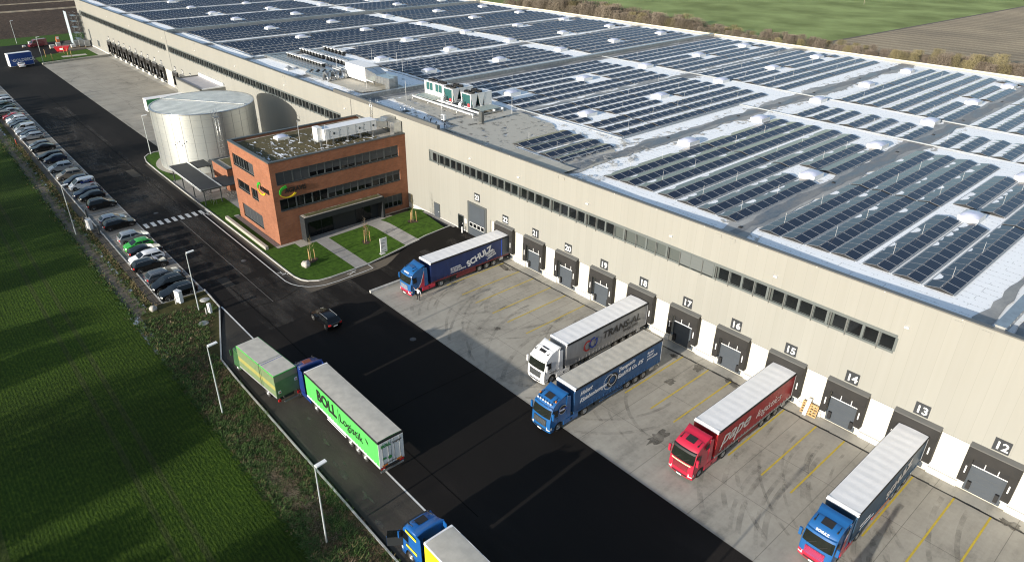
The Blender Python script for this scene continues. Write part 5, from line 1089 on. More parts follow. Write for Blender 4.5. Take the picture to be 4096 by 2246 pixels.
def trailer(t, curt, L=13.6, tarp='tarpW', skirt=None, rear='alu', rail='black', axles=(-8.3, -9.6, -10.9), low='alu', W=1.275, front=None, bows=13, toolbox=True, sag=.022):
    d = MB(); d.box(-L, 0, -W + .03, W - .03, 1.15, 3.9, curt); d.build('curtain_body', t)
    d = MB()
    for s in (-1, 1):
        ya, yb = sorted((s * (W - .05), s * (W + .012))); d.box(-L, -.02, ya, yb, 3.76, 3.985, rail)
    d.box(-L - .02, -L + .04, -W, W, 3.78, 3.99, rail); d.build('roof_rail', t, recalc=False)
    tarp_top(t, L - .3, -.2, W - .03, 3.99, tarp, bows, sag)
    d = MB(); d.hexa([(-.22, -W - .01, 3.72), (.06, -W - .01, 3.72), (.06, W + .01, 3.72), (-.22, W + .01, 3.72), (-.22, -W - .01, 4.04), (.0, -W - .01, 4.02), (.0, W + .01, 4.02), (-.22, W + .01, 4.04)], 'tarpW'); d.build('front_cap', t, bev=.04)
    d = MB()
    for s in (-1, 1):
        ya, yb = sorted((s * (W - .05), s * (W + .008))); d.box(-L, -.02, ya, yb, 1.02, 1.20, low)
        for i in range(24): x = -.5 - i * (L - 1) / 23; ya, yb = sorted((s * (W + .008), s * (W + .022))); d.box(x - .02, x + .02, ya, yb, 1.06, 1.42, low)
    d.build('side_rail', t, recalc=False)
    d = MB(); d.box(-L - .03, -L, -W, W, 1.1, 3.78, rear)
    for y in (-.9, -.3, .3, .9): d.box(-L - .06, -L - .03, y - .02, y + .02, 1.15, 3.75, 'galv')
    d.box(-L - .05, -L - .028, -.01, .01, 1.15, 3.75, 'chassis'); d.build('rear_door', t, recalc=False)
    d = MB(); d.box(-L + .1, -1, -.5, .5, .85, 1.15, 'chassis'); d.box(-L - .02, -L + .1, -1.2, 1.2, .48, .62, 'galv'); d.box(-L - .03, -L + .12, -1.2, 1.2, .86, 1.06, 'chassis'); d.box(-3.6, -3.45, -.9, -.75, .1, 1.1, 'chassis'); d.box(-3.6, -3.45, .75, .9, .1, 1.1, 'chassis')
    for a in axles: d.tube([(a, -1, .51), (a, 1, .51)], .08, 'chassis', 6)
    if toolbox: d.box(-12.6, -12.0, .72, 1.22, .55, 1.0, 'alu')
    d.build('underframe', t, recalc=False)
    for s in (-1, 1): d = MB(); d.box(-L - .07, -L - .03, s * .98 - .2, s * .98 + .2, .88, 1.02, 'tail'); d.build('tail_light', t)
    for a in axles:
        for s in (-1, 1):
            put_wheel(t, a, s * 1.04); d = MB(); d.lathe([(.57, -.17), (.57, .17)], (a, s * 1.04, .53), 10, 'chassis', 'y', True, .5, 2.64); d.build('mudguard', t, recalc=False)
    if skirt:
        for s in (-1, 1): d = MB(); ya, yb = sorted((s * (W - .12), s * (W - .06))); d.box(-7.6, -4.3, ya, yb, .42, 1.02, skirt); d.build('side_guard', t)
    else:
        for s in (-1, 1): d = MB(); ya, yb = sorted((s * (W - .1), s * (W - .06))); d.box(-7.5, -3.9, ya, yb, .48, .58, low); d.box(-7.5, -3.9, ya, yb, .78, .88, low); d.build('side_guard', t)
def lettering(t, items, parent=None):
    for (s, size, x, z, m, sh, bold, xs, slope) in items:
        d = MB(); u = Vector((-1, 0, slope)).normalized(); d.text(s, size, (x, 1.275 + .018, z), u, (slope, 0, 1), m, shear=sh, bold=bold, xs=xs, ext=.004); d.build('lettering', t, recalc=False)
B2 = paint('lorry_blue', (.013, .098, .285)); B3 = pm('curtain_navy', (.010, .028, .125), rough=.55, scale=1.3, stretch=(2.2, 1, .3), vary=.24, bmp=.2); B4 = pm('curtain_blue', (.026, .092, .225), rough=.55, scale=1.3, stretch=(2.2, 1, .3), vary=.24, bmp=.2); RD = paint('lorry_red', (.43, .014, .042)); RB = paint('bumper_red', (.50, .02, .05)); RM = pm('maroon_skirt', (.16, .022, .028), rough=.5)
WH = paint('lorry_white', (.80, .80, .80)); GC = pm('curtain_grey', (.36, .355, .35), rough=.55, scale=1.3, stretch=(2.2, 1, .3), vary=.24, bmp=.2); RC = pm('curtain_red', (.36, .016, .022), rough=.5, scale=1.3, stretch=(2.2, 1, .3), vary=.24, bmp=.2); GN = pm('curtain_green', (.085, .50, .095), (.070, .41, .080), scale=1.2, stretch=(2, 1, .3), rough=.55, bmp=.15); G2 = paint('box_green', (.05, .13, .05)); YL = pm('curtain_yellow', (.80, .70, .02), rough=.5, scale=1.3, stretch=(2.2, 1, .3), vary=.24, bmp=.2); B5 = pm('curtain_steelblue', (.030, .075, .135), rough=.5, scale=1.3, stretch=(2.2, 1, .3), vary=.24, bmp=.2); NB = paint('cab_navy', (.010, .03, .16)); BY = paint('cab_midblue', (.010, .10, .34)); TG = pm('letter_grey', (.045, .042, .04)); LB = pm('letter_black', (.012, .012, .012)); LR = pm('letter_red', (.5, .03, .03)); LBl = pm('letter_blue', (.02, .06, .35)); PI = pm('letter_pale', (.55, .52, .50)); LW = pm('letter_white', (.72, .72, .74))
# 1 - blue lorry at the left dock
t = thing('articulated_lorry', 'blue and red lorry with dark blue curtain trailer docked at number 22', 'lorry', (-42.9, -14.05, 0), R(-90), 'lorries reversed into the loading docks')
cab = cab_parts(t, B2, RB, visor=B2, grille='alu', roofglass=False, name='SCHULZ')
d = MB(); d.poly([(1.06, 1.256, 1.0), (2.0, 1.256, 1.05), (1.55, 1.256, 1.7), (1.25, 1.252, 2.6), (1.06, 1.25, 3.2)][::-1], RB); d.poly([(2.02, 1.258, 1.05), (2.12, 1.258, 1.05), (1.65, 1.256, 1.75), (1.3, 1.254, 2.7), (1.06, 1.252, 3.35), (1.06, 1.25, 3.2), (1.25, 1.252, 2.6), (1.55, 1.256, 1.7)], LW); d.build('paint_sweep', cab, recalc=False)
d = MB(); d.box(1.7, 2.3, -.45, .45, 3.66, 3.8, B2); d.build('roof_hatch', cab, bev=.03)
trailer(t, B3, tarp='tarpW', skirt=RM, rail='black', low=RM)
d = MB(); d.box(-13.62, -12.3, 1.25, 1.295, 1.2, 3.76, 'dockgrey'); d.box(-12.35, -12.28, 1.25, 1.31, 1.2, 3.8, LBl); d.build('corner_panel', t, recalc=False)
lettering(t, [('SCHULZ', 1.22, -6.2, 1.48, LW, -.1, .05, 1.0, .27), ('SPEDITION', .33, -9.35, 2.08, LW, -.1, .012, 1.0, .27), ('LOGISTIK', .33, -9.7, 1.82, LW, -.1, .012, 1.0, .27), ('LAGERUNG', .33, -9.6, 1.44, LW, -.1, .012, 1.0, .27), ('48157 MÜNSTER', .24, -3.2, 2.05, LW, .2, .008, 1, .03), ('TEL. 0251-26333-0', .24, -3.2, 1.78, LW, .2, .008, 1, .03), ('www.schulz-spedition.de', .26, -3.2, 1.5, LW, .2, .008, 1, .03)])
d = MB(); 
for i in range(40): x = -2.6 - i * .27; h = .12 + .12 * random.random(); d.poly([(x, 1.291, 1.24), (x - .13, 1.291, 1.24 + h), (x - .26, 1.291, 1.24)], B5)
d.build('tree_frieze', t, recalc=False)
# 2 - white lorry
t = thing('articulated_lorry', 'white lorry with grey curtain trailer docked at number 18', 'lorry', (-18.22, -14.2, 0), R(-90), 'lorries reversed into the loading docks')
cab = cab_parts(t, WH, WH, visor=WH, top=3.84)
trailer(t, GC, tarp='tarpW', low=GC)
lettering(t, [('TRANS-AL', 1.28, -5.75, 2.25, TG, .12, .035, 1.12, .0), ('SINCE 1994', .46, -9.3, 1.72, TG, .12, .012, 1.15, .0)])
d = MB()
def arc(mb, cx, cz, r, w, a0, a1, m, tip=True, y=1.292):
    n = 18; pts = []
    for k in range(n):
        q = [a0 + (a1 - a0) * (k + e) / n for e in (0, 1)]
        mb.poly([(cx - r * math.cos(q[0]), y, cz + r * math.sin(q[0])), (cx - r * math.cos(q[1]), y, cz + r * math.sin(q[1])), (cx - (r - w) * math.cos(q[1]), y, cz + (r - w) * math.sin(q[1])), (cx - (r - w) * math.cos(q[0]), y, cz + (r - w) * math.sin(q[0]))], m)
    if tip:
        a = a1; s = 1 if a1 > a0 else -1; rm = r - w / 2
        mb.poly([(cx - (r + .14) * math.cos(a), y, cz + (r + .14) * math.sin(a)), (cx - (r - w - .14) * math.cos(a), y, cz + (r - w - .14) * math.sin(a)), (cx - rm * math.cos(a + s * .55), y, cz + rm * math.sin(a + s * .55))], m)
arc(d, -3.35, 2.42, .68, .2, 5.2, .9 + 2.9, LR, False); arc(d, -3.35, 2.42, .68, .2, .5, 3.4, LR); arc(d, -4.25, 2.5, .68, .2, -2.9, .35, LBl, y=1.294); arc(d, -4.25, 2.5, .68, .2, 1.2, 3.6, LBl, False, y=1.294); d.build('emblem', t, recalc=False)
d = MB(); d.text('TRANS-AL', .25, (2.55, 1.262, 1.35), (-1, 0, 0), (0, 0, 1), TG, shear=.15); d.build('lettering', cab, recalc=False)
# 3 - blue lorry waiting off the dock
t = thing('articulated_lorry', 'blue lorry with grey roof tarpaulin waiting away from the dock beside the white lorry', 'lorry', (-12.35, -19.15, 0), R(-90))
cab = cab_parts(t, B2, B2, visor=B2, spot=6)
d = MB(); d.lathe([(.0, .0), (.52, 0)], (1.62, 1.262, 2.45), 24, 'carglass', 'y'); d.lathe([(.52, .004), (.46, .004)], (1.62, 1.262, 2.45), 24, 'alu', 'y'); d.box(1.1, 2.14, 1.266, 1.27, 2.34, 2.56, LBl); d.text('VOLVO', .2, (2.06, 1.272, 2.38), (-1, 0, 0), (0, 0, 1), LW, bold=.01); d.build('round_emblem', cab, recalc=False)
trailer(t, B4, tarp='tarpG', low=B4, sag=.02)
lettering(t, [('Hubert', .72, -.75, 2.85, LW, .45, .006, .8, .05), ('Kleinbuntemeyer', .72, -.75, 2.0, LW, .45, .006, .80, .05), ('Transporte', .72, -6.35, 3.0, LW, .45, .006, .8, .05), ('GmbH & Co. KG', .72, -6.3, 2.2, LW, .45, .006, .8, .05), ('flexibel', .36, -11.1, 3.1, LW, .1, .003, 1, .0), ('schnell', .36, -11.1, 2.72, LW, .1, .003, 1, .0), ('gewissenhaft', .36, -11.1, 2.34, LW, .1, .003, .95, .0)])
d = MB(); d.lathe([(.40, .0), (.85, .0)], (-5.55, 1.292, 2.5), 26, 'tyre', 'y'); d.lathe([(.55, .003), (.62, .003)], (-5.55, 1.292, 2.5), 26, LW, 'y')
for k in range(22): a = .9 + k * .22; d.box(-5.0 - .85 * math.cos(a) * .9 - .05, -5.0 - .85 * math.cos(a) * .9 + .05, 1.29, 1.294, 2.5 + .85 * math.sin(a) - .05, 2.5 + .85 * math.sin(a) + .05, LW)
d.build('tyre_emblem', t, recalc=False)
# 4 - red lorry
t = thing('articulated_lorry', 'red lorry with red curtain trailer docked at number 15', 'lorry', (.1, -14.05, 0), R(-90), 'lorries reversed into the loading docks')
cab = cab_parts(t, RD, RD, visor='chassis', grille=RM)
d = MB(); d.grid([[(3.375 - .16 * abs(q) ** 4 + .03, q * 1.24, z) for z in (1.76, 1.9)] for q in (-.78, -.4, 0, .4, .78)], pm('cream_band', (.68, .58, .36)), False); d.build('front_band', cab, recalc=False)
for s in (1,): d = MB(); d.poly([(1.15, 1.26, 2.9), (1.75, 1.26, 2.9), (1.75, 1.255, 3.35), (1.35, 1.25, 3.5), (1.15, 1.25, 3.5)][::-1], 'chassis'); d.build('side_vent', cab, recalc=False)
trailer(t, RC, tarp='tarpW', skirt=RM, low='galv', sag=.02)
lettering(t, [('pape', 2.15, -.75, 2.05, PI, .42, .02, 1.12, -.0), ('logistics', 1.28, -6.55, 2.0, PI, .42, -.012, 1.12, .0)])
# 5 - blue and red lorry at 13
t = thing('articulated_lorry', 'blue and red lorry with bright white roof tarpaulin docked at number 13', 'lorry', (12.38, -14.1, 0), R(-90), 'lorries reversed into the loading docks')
cab = cab_parts(t, B2, RB, visor=B2, grille=RB, name='SCHULZ')
d = MB(); d.poly([(1.06, 1.256, 1.0), (2.0, 1.256, 1.05), (1.75, 1.256, 1.7), (1.55, 1.252, 2.4), (1.06, 1.25, 2.9)][::-1], RB); d.poly([(1.06, 1.258, 2.9), (1.55, 1.258, 2.4), (1.7, 1.258, 2.4), (1.3, 1.255, 3.1), (1.06, 1.255, 3.3)], LW); d.poly([(1.15, 1.26, 2.95), (1.75, 1.26, 2.95), (1.75, 1.255, 3.4), (1.35, 1.25, 3.55), (1.15, 1.25, 3.55)][::-1], 'chassis'); d.build('paint_sweep', cab, recalc=False)
trailer(t, B5, tarp='tarpW', skirt=RB, low=B5)
lettering(t, [('SCHULZ', 1.22, -6.2, 1.48, PI, -.1, .05, 1.0, .27), ('48157 MÜNSTER', .26, -1.2, 1.9, LW, .2, .008, 1, .0), ('www.schulz-spedition.de', .26, -1.2, 1.5, LW, .2, .008, 1, .0)])
# 6 - green trailer lorry in the lane
t = thing('articulated_lorry', 'navy lorry with bright green curtain trailer standing in the lane', 'lorry', (-30.6, -36.25, 0), R(180))
cab = cab_parts(t, NB, NB, visor=NB, top=3.7, roofglass=False)
d = MB(); d.box(1.6, 2.2, -.4, .4, 3.6, 3.72, pm('rusty_hatch', (.20, .055, .03))); d.build('roof_hatch', cab)
trailer(t, GN, tarp='tarpG', rear='white', low='tarpW', bows=4, sag=.03, toolbox=False)
lettering(t, [('BOLL', 1.75, -2.35, 2.05, LB, .0, .05, .92, .0), ('Logistik', 1.35, -6.75, 2.1, LB, .0, -.004, 1.0, .0)])
d = MB(); d.box(-6.6, -6.55, 1.285, 1.292, 1.7, 3.4, LB); d.poly([(-11.3, 1.292, 3.2), (-11.75, 1.292, 2.6), (-11.6, 1.292, 3.0)], LB); d.poly([(-11.55, 1.292, 2.95), (-11.9, 1.292, 2.45), (-11.8, 1.292, 2.85)], LB); d.build('bird_emblem', t, recalc=False)
d = MB(); gx_ = pm('letter_green', (.03, .20, .05)); u = (0, -1, 0)
d.text('BOLL', .42, (-13.672, 1.05, 3.25), u, (0, 0, 1), gx_, bold=.018); d.text('Logistik', .31, (-13.672, -.12, 3.25), u, (0, 0, 1), TG); d.text('www.boll-logistik.de', .17, (-13.672, .95, 1.35), u, (0, 0, 1), TG)
for y in (.75, -.75): d.box(-13.68, -13.665, y - .28, y + .28, 1.16, 1.3, 'orange')
d.lathe([(0, 0), (.2, 0)], (-13.675, .2, 1.9), 16, gx_, 'x'); d.poly([(-13.672, .95, 1.9), (-13.672, .55, 1.9), (-13.672, .6, 2.1), (-13.672, .9, 2.12)], gx_); d.build('lettering', t, recalc=False)
# 7 - yellow and blue lorry at the bottom edge
t = thing('articulated_lorry', 'blue and yellow lorry with an open door and grey tarpaulin at the bottom edge', 'lorry', (-5.85, -39.35, 0), R(180))
cab = cab_parts(t, BY, BY, visor='chassis', top=3.6)
d = MB()
for z0, z1 in ((2.95, 3.2), (1.45, 1.7)): d.poly([(1.08, 1.258, z0), (2.5, 1.258, z0), (2.5, 1.258, z1), (1.08, 1.25, z1)][::-1], YL)
d.build('yellow_stripe', cab, recalc=False)
d = MB(); d.hexa([(2.95, 1.25, 1.1), (3.05, 1.25, 1.1), (3.75, 2.2, 1.1), (3.68, 2.25, 1.1), (2.95, 1.25, 2.0), (3.05, 1.25, 2.0), (3.75, 2.2, 2.0), (3.68, 2.25, 2.0)], 'cblack'); d.hexa([(3.06, 1.26, 1.1), (3.08, 1.26, 1.1), (3.78, 2.2, 1.1), (3.76, 2.2, 1.1), (3.06, 1.26, 2.05), (3.08, 1.26, 2.05), (3.78, 2.2, 2.05), (3.76, 2.2, 2.05)], BY); dr = d.build('open_door', cab); d = MB(); d.hexa([(2.96, 1.26, 2.0), (3.02, 1.26, 2.0), (3.73, 2.2, 2.0), (3.68, 2.24, 2.0), (2.9, 1.26, 2.75), (2.96, 1.26, 2.75), (3.62, 2.15, 2.75), (3.57, 2.19, 2.75)], 'carglass'); d.build('door_window', dr)
trailer(t, YL, tarp='tarpG', low='alu', rail='tarpW', bows=10, sag=.02)
d = MB()
for k in range(5): d.poly([(-2.0 - k * .18, 1.292, 3.3), (-2.1 - k * .18, 1.292, 3.3), (-2.6 - k * .05, 1.292, 2.6)], LBl)
d.text('W', 1.3, (-2.1, 1.292, 1.8), (-1, 0, 0), (0, 0, 1), LBl, bold=.02); d.build('lettering', t, recalc=False)
# 8 - green box lorry
t = thing('box_lorry', 'green box lorry with grey roof and yellow side band in the lane', 'lorry', (-39.75, -39.35, 0), R(184.5))
L = 7.5; W = 1.27
d = MB(); d.box(-L, .25, -W, W, 1.0, 3.66, G2); d.build('box_body', t)
d = MB(); d.box(-L, .25, -W - .01, W + .01, 3.6, 3.70, GN); d.box(-L + .06, .2, -W + .06, W - .06, 3.702, 3.73, 'tarpG'); d.box(-L + 2.6, -L + 2.66, -W + .06, W - .06, 3.732, 3.74, LBl); d.build('roof', t, recalc=False)
d = MB(); d.box(-L + .02, .2, W, W + .012, 1.95, 2.5, pm('muted_yellow', (.30, .28, .08))); d.box(-L + .02, .2, W, W + .012, 2.5, 3.58, pm('pale_green_side', (.15, .205, .10), (.12, .17, .08))); d.box(-L + .02, .2, W, W + .012, 1.2, 1.95, pm('pale_green_side', (.15, .205, .10))); d.box(-L, .25, W, W + .02, 1.0, 1.2, 'alu'); d.box(-L + 2.6, -L + 2.68, W + .012, W + .02, 1.2, 3.6, G2); d.build('side_band', t, recalc=False)
d = MB(); d.box(-L - .06, -L, -W, W, 1.05, 2.95, pm('tail_lift_green', (.11, .165, .085), (.085, .135, .065))); d.box(-L - .02, -L, -W, W, 2.95, 3.6, pm('khaki_door', (.22, .20, .14))); d.box(-L - .075, -L - .06, .75, 1.05, 1.5, 1.85, 'white'); d.box(-L - .08, -L - .075, .8, .95, 1.55, 1.75, LR); d.box(-L - .075, -L - .06, -1.15, -.85, 2.2, 2.55, 'white'); d.box(-L - .08, -L - .075, -1.1, -.95, 2.25, 2.45, LR); d.build('tail_lift', t, recalc=False)
d = MB(); d.box(-L + .1, 1.6, -.45, .45, .6, 1.0, 'chassis'); d.box(-L - .25, -L - .1, -1.0, .6, .35, .45, 'galv'); d.box(-L - .2, -L, .95, 1.2, .6, .85, 'tail'); d.box(-L - .2, -L, -1.2, -.95, .6, .85, 'tail'); d.box(-L + .4, -L + .5, -.8, .8, .35, 1, 'chassis'); d.build('chassis', t, recalc=False)
d = MB(); d.hexa([(.3, -1.2, .45), (1.95, -1.2, .45), (1.95, 1.2, .45), (.3, 1.2, .45), (.3, -1.2, 2.75), (1.65, -1.15, 2.75), (1.65, 1.15, 2.75), (.3, 1.2, 2.75)], G2); cb = d.build('cab', t, bev=.08); d = MB(); d.hexa([(1.9, -1.05, 1.6), (1.93, -1.05, 1.6), (1.93, 1.05, 1.6), (1.9, 1.05, 1.6), (1.7, -1.0, 2.6), (1.73, -1.0, 2.6), (1.73, 1.0, 2.6), (1.7, 1.0, 2.6)], 'carglass'); d.build('windscreen', cb)
for s in (-1, 1): d = MB(); ya, yb = sorted((s * 1.3, s * 1.5)); d.box(1.6, 1.72, ya, yb, 1.9, 2.6, G2); d.tube([(1.66, s * 1.15, 2.6), (1.66, s * 1.4, 2.7), (1.66, s * 1.4, 2.5)], .02, 'chassis', 4); d.build('mirror', cb)
for x in (1.15, -5.3): put_wheel(t, x, 1.0); put_wheel(t, x, -1.0)
# parked trailer behind the tank
t = thing('parked_trailer', 'white and green box trailer parked behind the silvery tank', 'trailer', (-157.4, -14.9, 0), R(-90))
d = MB(); d.box(-13.4, 0, -1.25, 1.25, 1.1, 3.95, pm('trailer_green', (.03, .22, .08))); d.box(-13.4, 0.05, -1.27, 1.27, 3.95, 4.02, 'tarpW'); d.build('box_body', t); d = MB(); d.box(0, .06, -1.26, 1.26, 1.05, 3.96, 'white'); d.build('front_wall', t); d = MB(); d.box(-2.4, -2.2, -.9, .9, 0, 1.1, 'chassis'); d.box(-13, 0, -.5, .5, .8, 1.1, 'chassis'); d.build('underframe', t)
for x in (-9, -10.3, -11.6):
    for s in (-1, 1): put_wheel(t, x, s * 1.0)

# ------------------------------------------------------------------ cars
CARW, CARR = wheel_pair(.33, .21, .21)
def car_meshes(kind):
    P = dict(hatch=(4.1, 1.78, 1.47, .95, .62, 0), estate=(4.75, 1.84, 1.48, 1.15, .55, 0), suv=(4.5, 1.86, 1.66, 1.05, .55, 0), sedan=(4.6, 1.8, 1.44, 1.15, 1.35, 1), van=(4.45, 1.82, 1.86, .75, .12, 0))[kind]
    L, W, Hh, hood, tailo, deck = P; F = L / 2; B = -L / 2; bz = .96 if kind != 'suv' else 1.06; hz = bz + (.0 if kind != 'van' else .12)
    ws = hood + (.82 if kind not in ('van',) else .85)
    top = [(F - .06, .24), (F, .48), (F - .07, .72), (F - .35, .84), (F - hood, hz), (F - ws, Hh - .09), (F - ws - .5, Hh), (B + tailo + .35, Hh - .02), (B + tailo + .05, Hh - .07)]
    top += [(B + .62, bz + .12), (B + .06, bz + .07), (B, .72), (B + .06, .28)] if deck else [(B + .1 + .02 * (kind == 'van'), bz), (B, .74), (B + .06, .28)]
    iw, ir = 4, 8
    def pt(x, z, t_, e=0.):
        w = W / 2 * (1 - .24 * max(0, z - bz) / (Hh - bz)) if kind != 'van' else W / 2 * (1 - .12 * max(0, z - bz) / (Hh - bz))
        xx = x - (.16 * abs(t_) ** 4 * (1 if x > F - .4 else 0)) + (.10 * abs(t_) ** 4 * (1 if x < B + .2 else 0))
        return (xx, t_ * (w + e), z - (.035 * abs(t_) ** 6 if z > bz + .2 else 0))
    ts = [-1, -.9, -.5, 0, .5, .9, 1]
    b = MB(); b.grid([[pt(x, z, t_) for x, z in top] for t_ in ts], 'white', True)
    ax = (F - .82, B + .78)
    def arch(cx): return [(cx + .36 * math.cos(a), .33 + .36 * math.sin(a)) for a in [math.pi * (1 - i / 6) for i in range(7)]][::-1]
    low = [(x, z) for x, z in top if z <= bz + .121]; fr = [p for p in low if p[0] > 0]; re = [p for p in low if p[0] <= 0]
    for s in (-1, 1):
        out = fr + re + [(B + .1, .24)] + [(p[0], max(.24, p[1])) for p in arch(ax[1])[::-1]] + [(p[0], max(.24, p[1])) for p in arch(ax[0])[::-1]]
        q = [pt(x, z, s) for x, z in out]; b.poly(q if s < 0 else q[::-1], 'white')
        up = [p for p in top if p[1] >= hz - .001 and F - hood >= p[0] >= B + (.62 if deck else .05)]
        q = [pt(x, z, s) for x, z in up]; b.poly(q if s < 0 else q[::-1], 'white')
    b.box(B + .3, F - .3, -W / 2 + .12, W / 2 - .12, .2, .5, 'chassis')
    for a in ax: b.lathe([(.40, -.0), (.0, 0)], (a, W / 2 + .004, .33), 14, 'chassis', 'y'); b.lathe([(.40, -.0), (.0, 0)], (a, -W / 2 - .004, .33), 14, 'chassis', 'y')
    body = b.mesh('body')
    g = MB()
    def lerp(p, q, k): return (p[0] + (q[0] - p[0]) * k, p[1] + (q[1] - p[1]) * k)
    a, c = top[4], top[5]; g.grid([[(pt(*lerp(a, c, k), t_)[0] + .012, pt(*lerp(a, c, k), t_)[1], pt(*lerp(a, c, k), t_)[2] + .012) for k in (.06, .5, .96)] for t_ in (-.9, -.5, 0, .5, .9)], 'carglass', True)
    if kind != 'van':
        a, c = top[8], top[9]; g.grid([[(pt(*lerp(a, c, k), t_)[0] - .014, pt(*lerp(a, c, k), t_)[1], pt(*lerp(a, c, k), t_)[2] + .012) for k in (.06, .5, .85)] for t_ in (-.86, -.5, 0, .5, .86)], 'carglass', True)
    x0 = top[4][0]; x1 = top[5][0]; xr = top[8][0]; xe = top[9][0]; zt = Hh - .14
    for s in (-1, 1):
        zb = hz + .03; fx = lambda z: x0 + (x1 - x0) * (z - hz) / (Hh - .09 - hz) - .12; rx = lambda z: xr + (xe - xr) * (Hh - .07 - z) / (Hh - .07 - top[9][1]) + (.16 if kind != 'hatch' else .22)
        if kind == 'van': spl = [(fx, lambda z: x1 - .75)]
        else: m1 = (x1 + xr) / 2 + .12; spl = [(fx, lambda z: m1 + .04), (lambda z: m1 - .04, lambda z: max(rx(z), xr - .55 if kind in ('hatch',) else rx(z)))]
        for fa, fb in spl:
            q = [pt(fa(zb), zb, s, .008), pt(fb(zb), zb, s, .008), pt(fb(zt), zt, s, .008), pt(fa(zt), zt, s, .008)]; g.poly(q, 'carglass')
    gl = g.mesh('windows')
    h = MB()
    for t0, t1 in ((.62, .99),): h.grid([[(pt(x, z, t_)[0] + .015, pt(x, z, t_)[1] * 1.004, pt(x, z, t_)[2]) for x, z in ((F - .03, .62), (F - .10, .76))] for t_ in (t0, .85, t1)], 'lampglass', False)
    hl = h.mesh('headlight'); h = MB(); h.grid([[(pt(x, z, t_)[0] - .015, pt(x, z, t_)[1] * 1.004, pt(x, z, t_)[2]) for x, z in ((B + .01, .72), (B + .06, .94))] for t_ in (.62, .85, .995)], 'tail', False); tl = h.mesh('tail_light')
    r = MB(); r.box(x1 - .35 - .0, x0 - .35, W / 2 + .0, W / 2 + .17, hz + .02, hz + .16, 'white'); mir = r.mesh('mirror')
    k = MB()
    if kind in ('estate', 'suv'):
        for s in (1,): k.tube([(x1 - .3, s * W * .36, Hh - .0), (x1 - .5, s * W * .36, Hh + .05), (xr + .3, s * W * .36, Hh + .03), (xr + .1, s * W * .36, Hh - .04)], .018, 'alu', 5)
    rail = k.mesh('roof_rail') if k.v else None
    k = MB(); k.box(F - .01, F + .012, -.26, .26, .38, .48, 'white'); pl = k.mesh('number_plate'); k = MB(); k.box(B - .012, B + .01, -.26, .26, .55, .66, 'white'); pl2 = k.mesh('number_plate'); k = MB(); k.box(F - .02, F + .006, -.45, .45, .52, .66, 'chassis'); gri = k.mesh('grille')
    return body, gl, hl, tl, mir, (('number_plate', pl), ('number_plate', pl2), ('grille', gri)) + ((('roof_rail', rail),) if rail else ()), ax, W
CK = {k: car_meshes(k) for k in ('hatch', 'estate', 'suv', 'sedan', 'van')}
def mirrored(o): o.scale = (1, -1, 1); return o
def car(kind, x, y, rz, col, label, group='cars parked in the row', name='parked_car', extra=None):
    body, gl, hl, tl, mir, trim, ax, W = CK[kind]
    t = thing(name, label, 'van' if kind == 'van' else 'car', (x, y, 0.012), rz, group)
    def painted(n, me):
        o = link(n, me, t); o.material_slots[0].link = 'OBJECT'; o.material_slots[0].material = col; return o
    bd = painted('body', body); link('windows', gl, t); [link(nm_, m_, t) for nm_, m_ in trim]; [mirrored(link(nm_, m_, t)) for nm_, m_ in trim if nm_ == 'roof_rail']
    link('headlight', hl, t); mirrored(link('headlight', hl, t)); link('tail_light', tl, t); mirrored(link('tail_light', tl, t)); painted('mirror', mir); mirrored(painted('mirror', mir))
    for a in ax:
        for s in (-1, 1): put_wheel(t, a, s * (W / 2 - .075), .33, CARW, CARR)
    if extra: extra(t)
    return t
bk = paint('car_black', (.0035, .004, .005), .22, .12); nv = paint('car_dark_blue', (.007, .013, .034), .2, .2); gr = paint('car_dark_grey', (.075, .085, .10), .22, .4); sv = pm('car_silver', (.42, .44, .47), rough=.25, metal=.55, scale=.5); wt = paint('car_white', (.72, .73, .75), .2, .4); bg_ = pm('car_beige', (.30, .265, .225), rough=.25, metal=.5, scale=.5); gn = paint('car_green', (.035, .33, .035), .2, .4); rd = paint('car_red', (.40, .02, .03), .2, .4); tq = paint('car_teal_grey', (.10, .16, .17), .25, .4)
DN, UP = R(-90), R(90)
def shade(t): d = MB(); d.grid([[(x, y, z) for x, z in ((1.12, 1.16), (.55, 1.45))] for y in (-.6, .6)], pm('silver_sunshade', (.72, .72, .74), rough=.4), False); d.build('sunshade', t, recalc=False)
def vanlet(t): d = MB(); d.text('SCHULZ', .50, (.35, .87, 1.12), (-1, 0, .12), (0, 0, 1), LBl, shear=.1, bold=.012); d.box(-1.75, -1.2, .87, .875, 1.0, 1.1, LR); d.build('lettering', t, recalc=False)
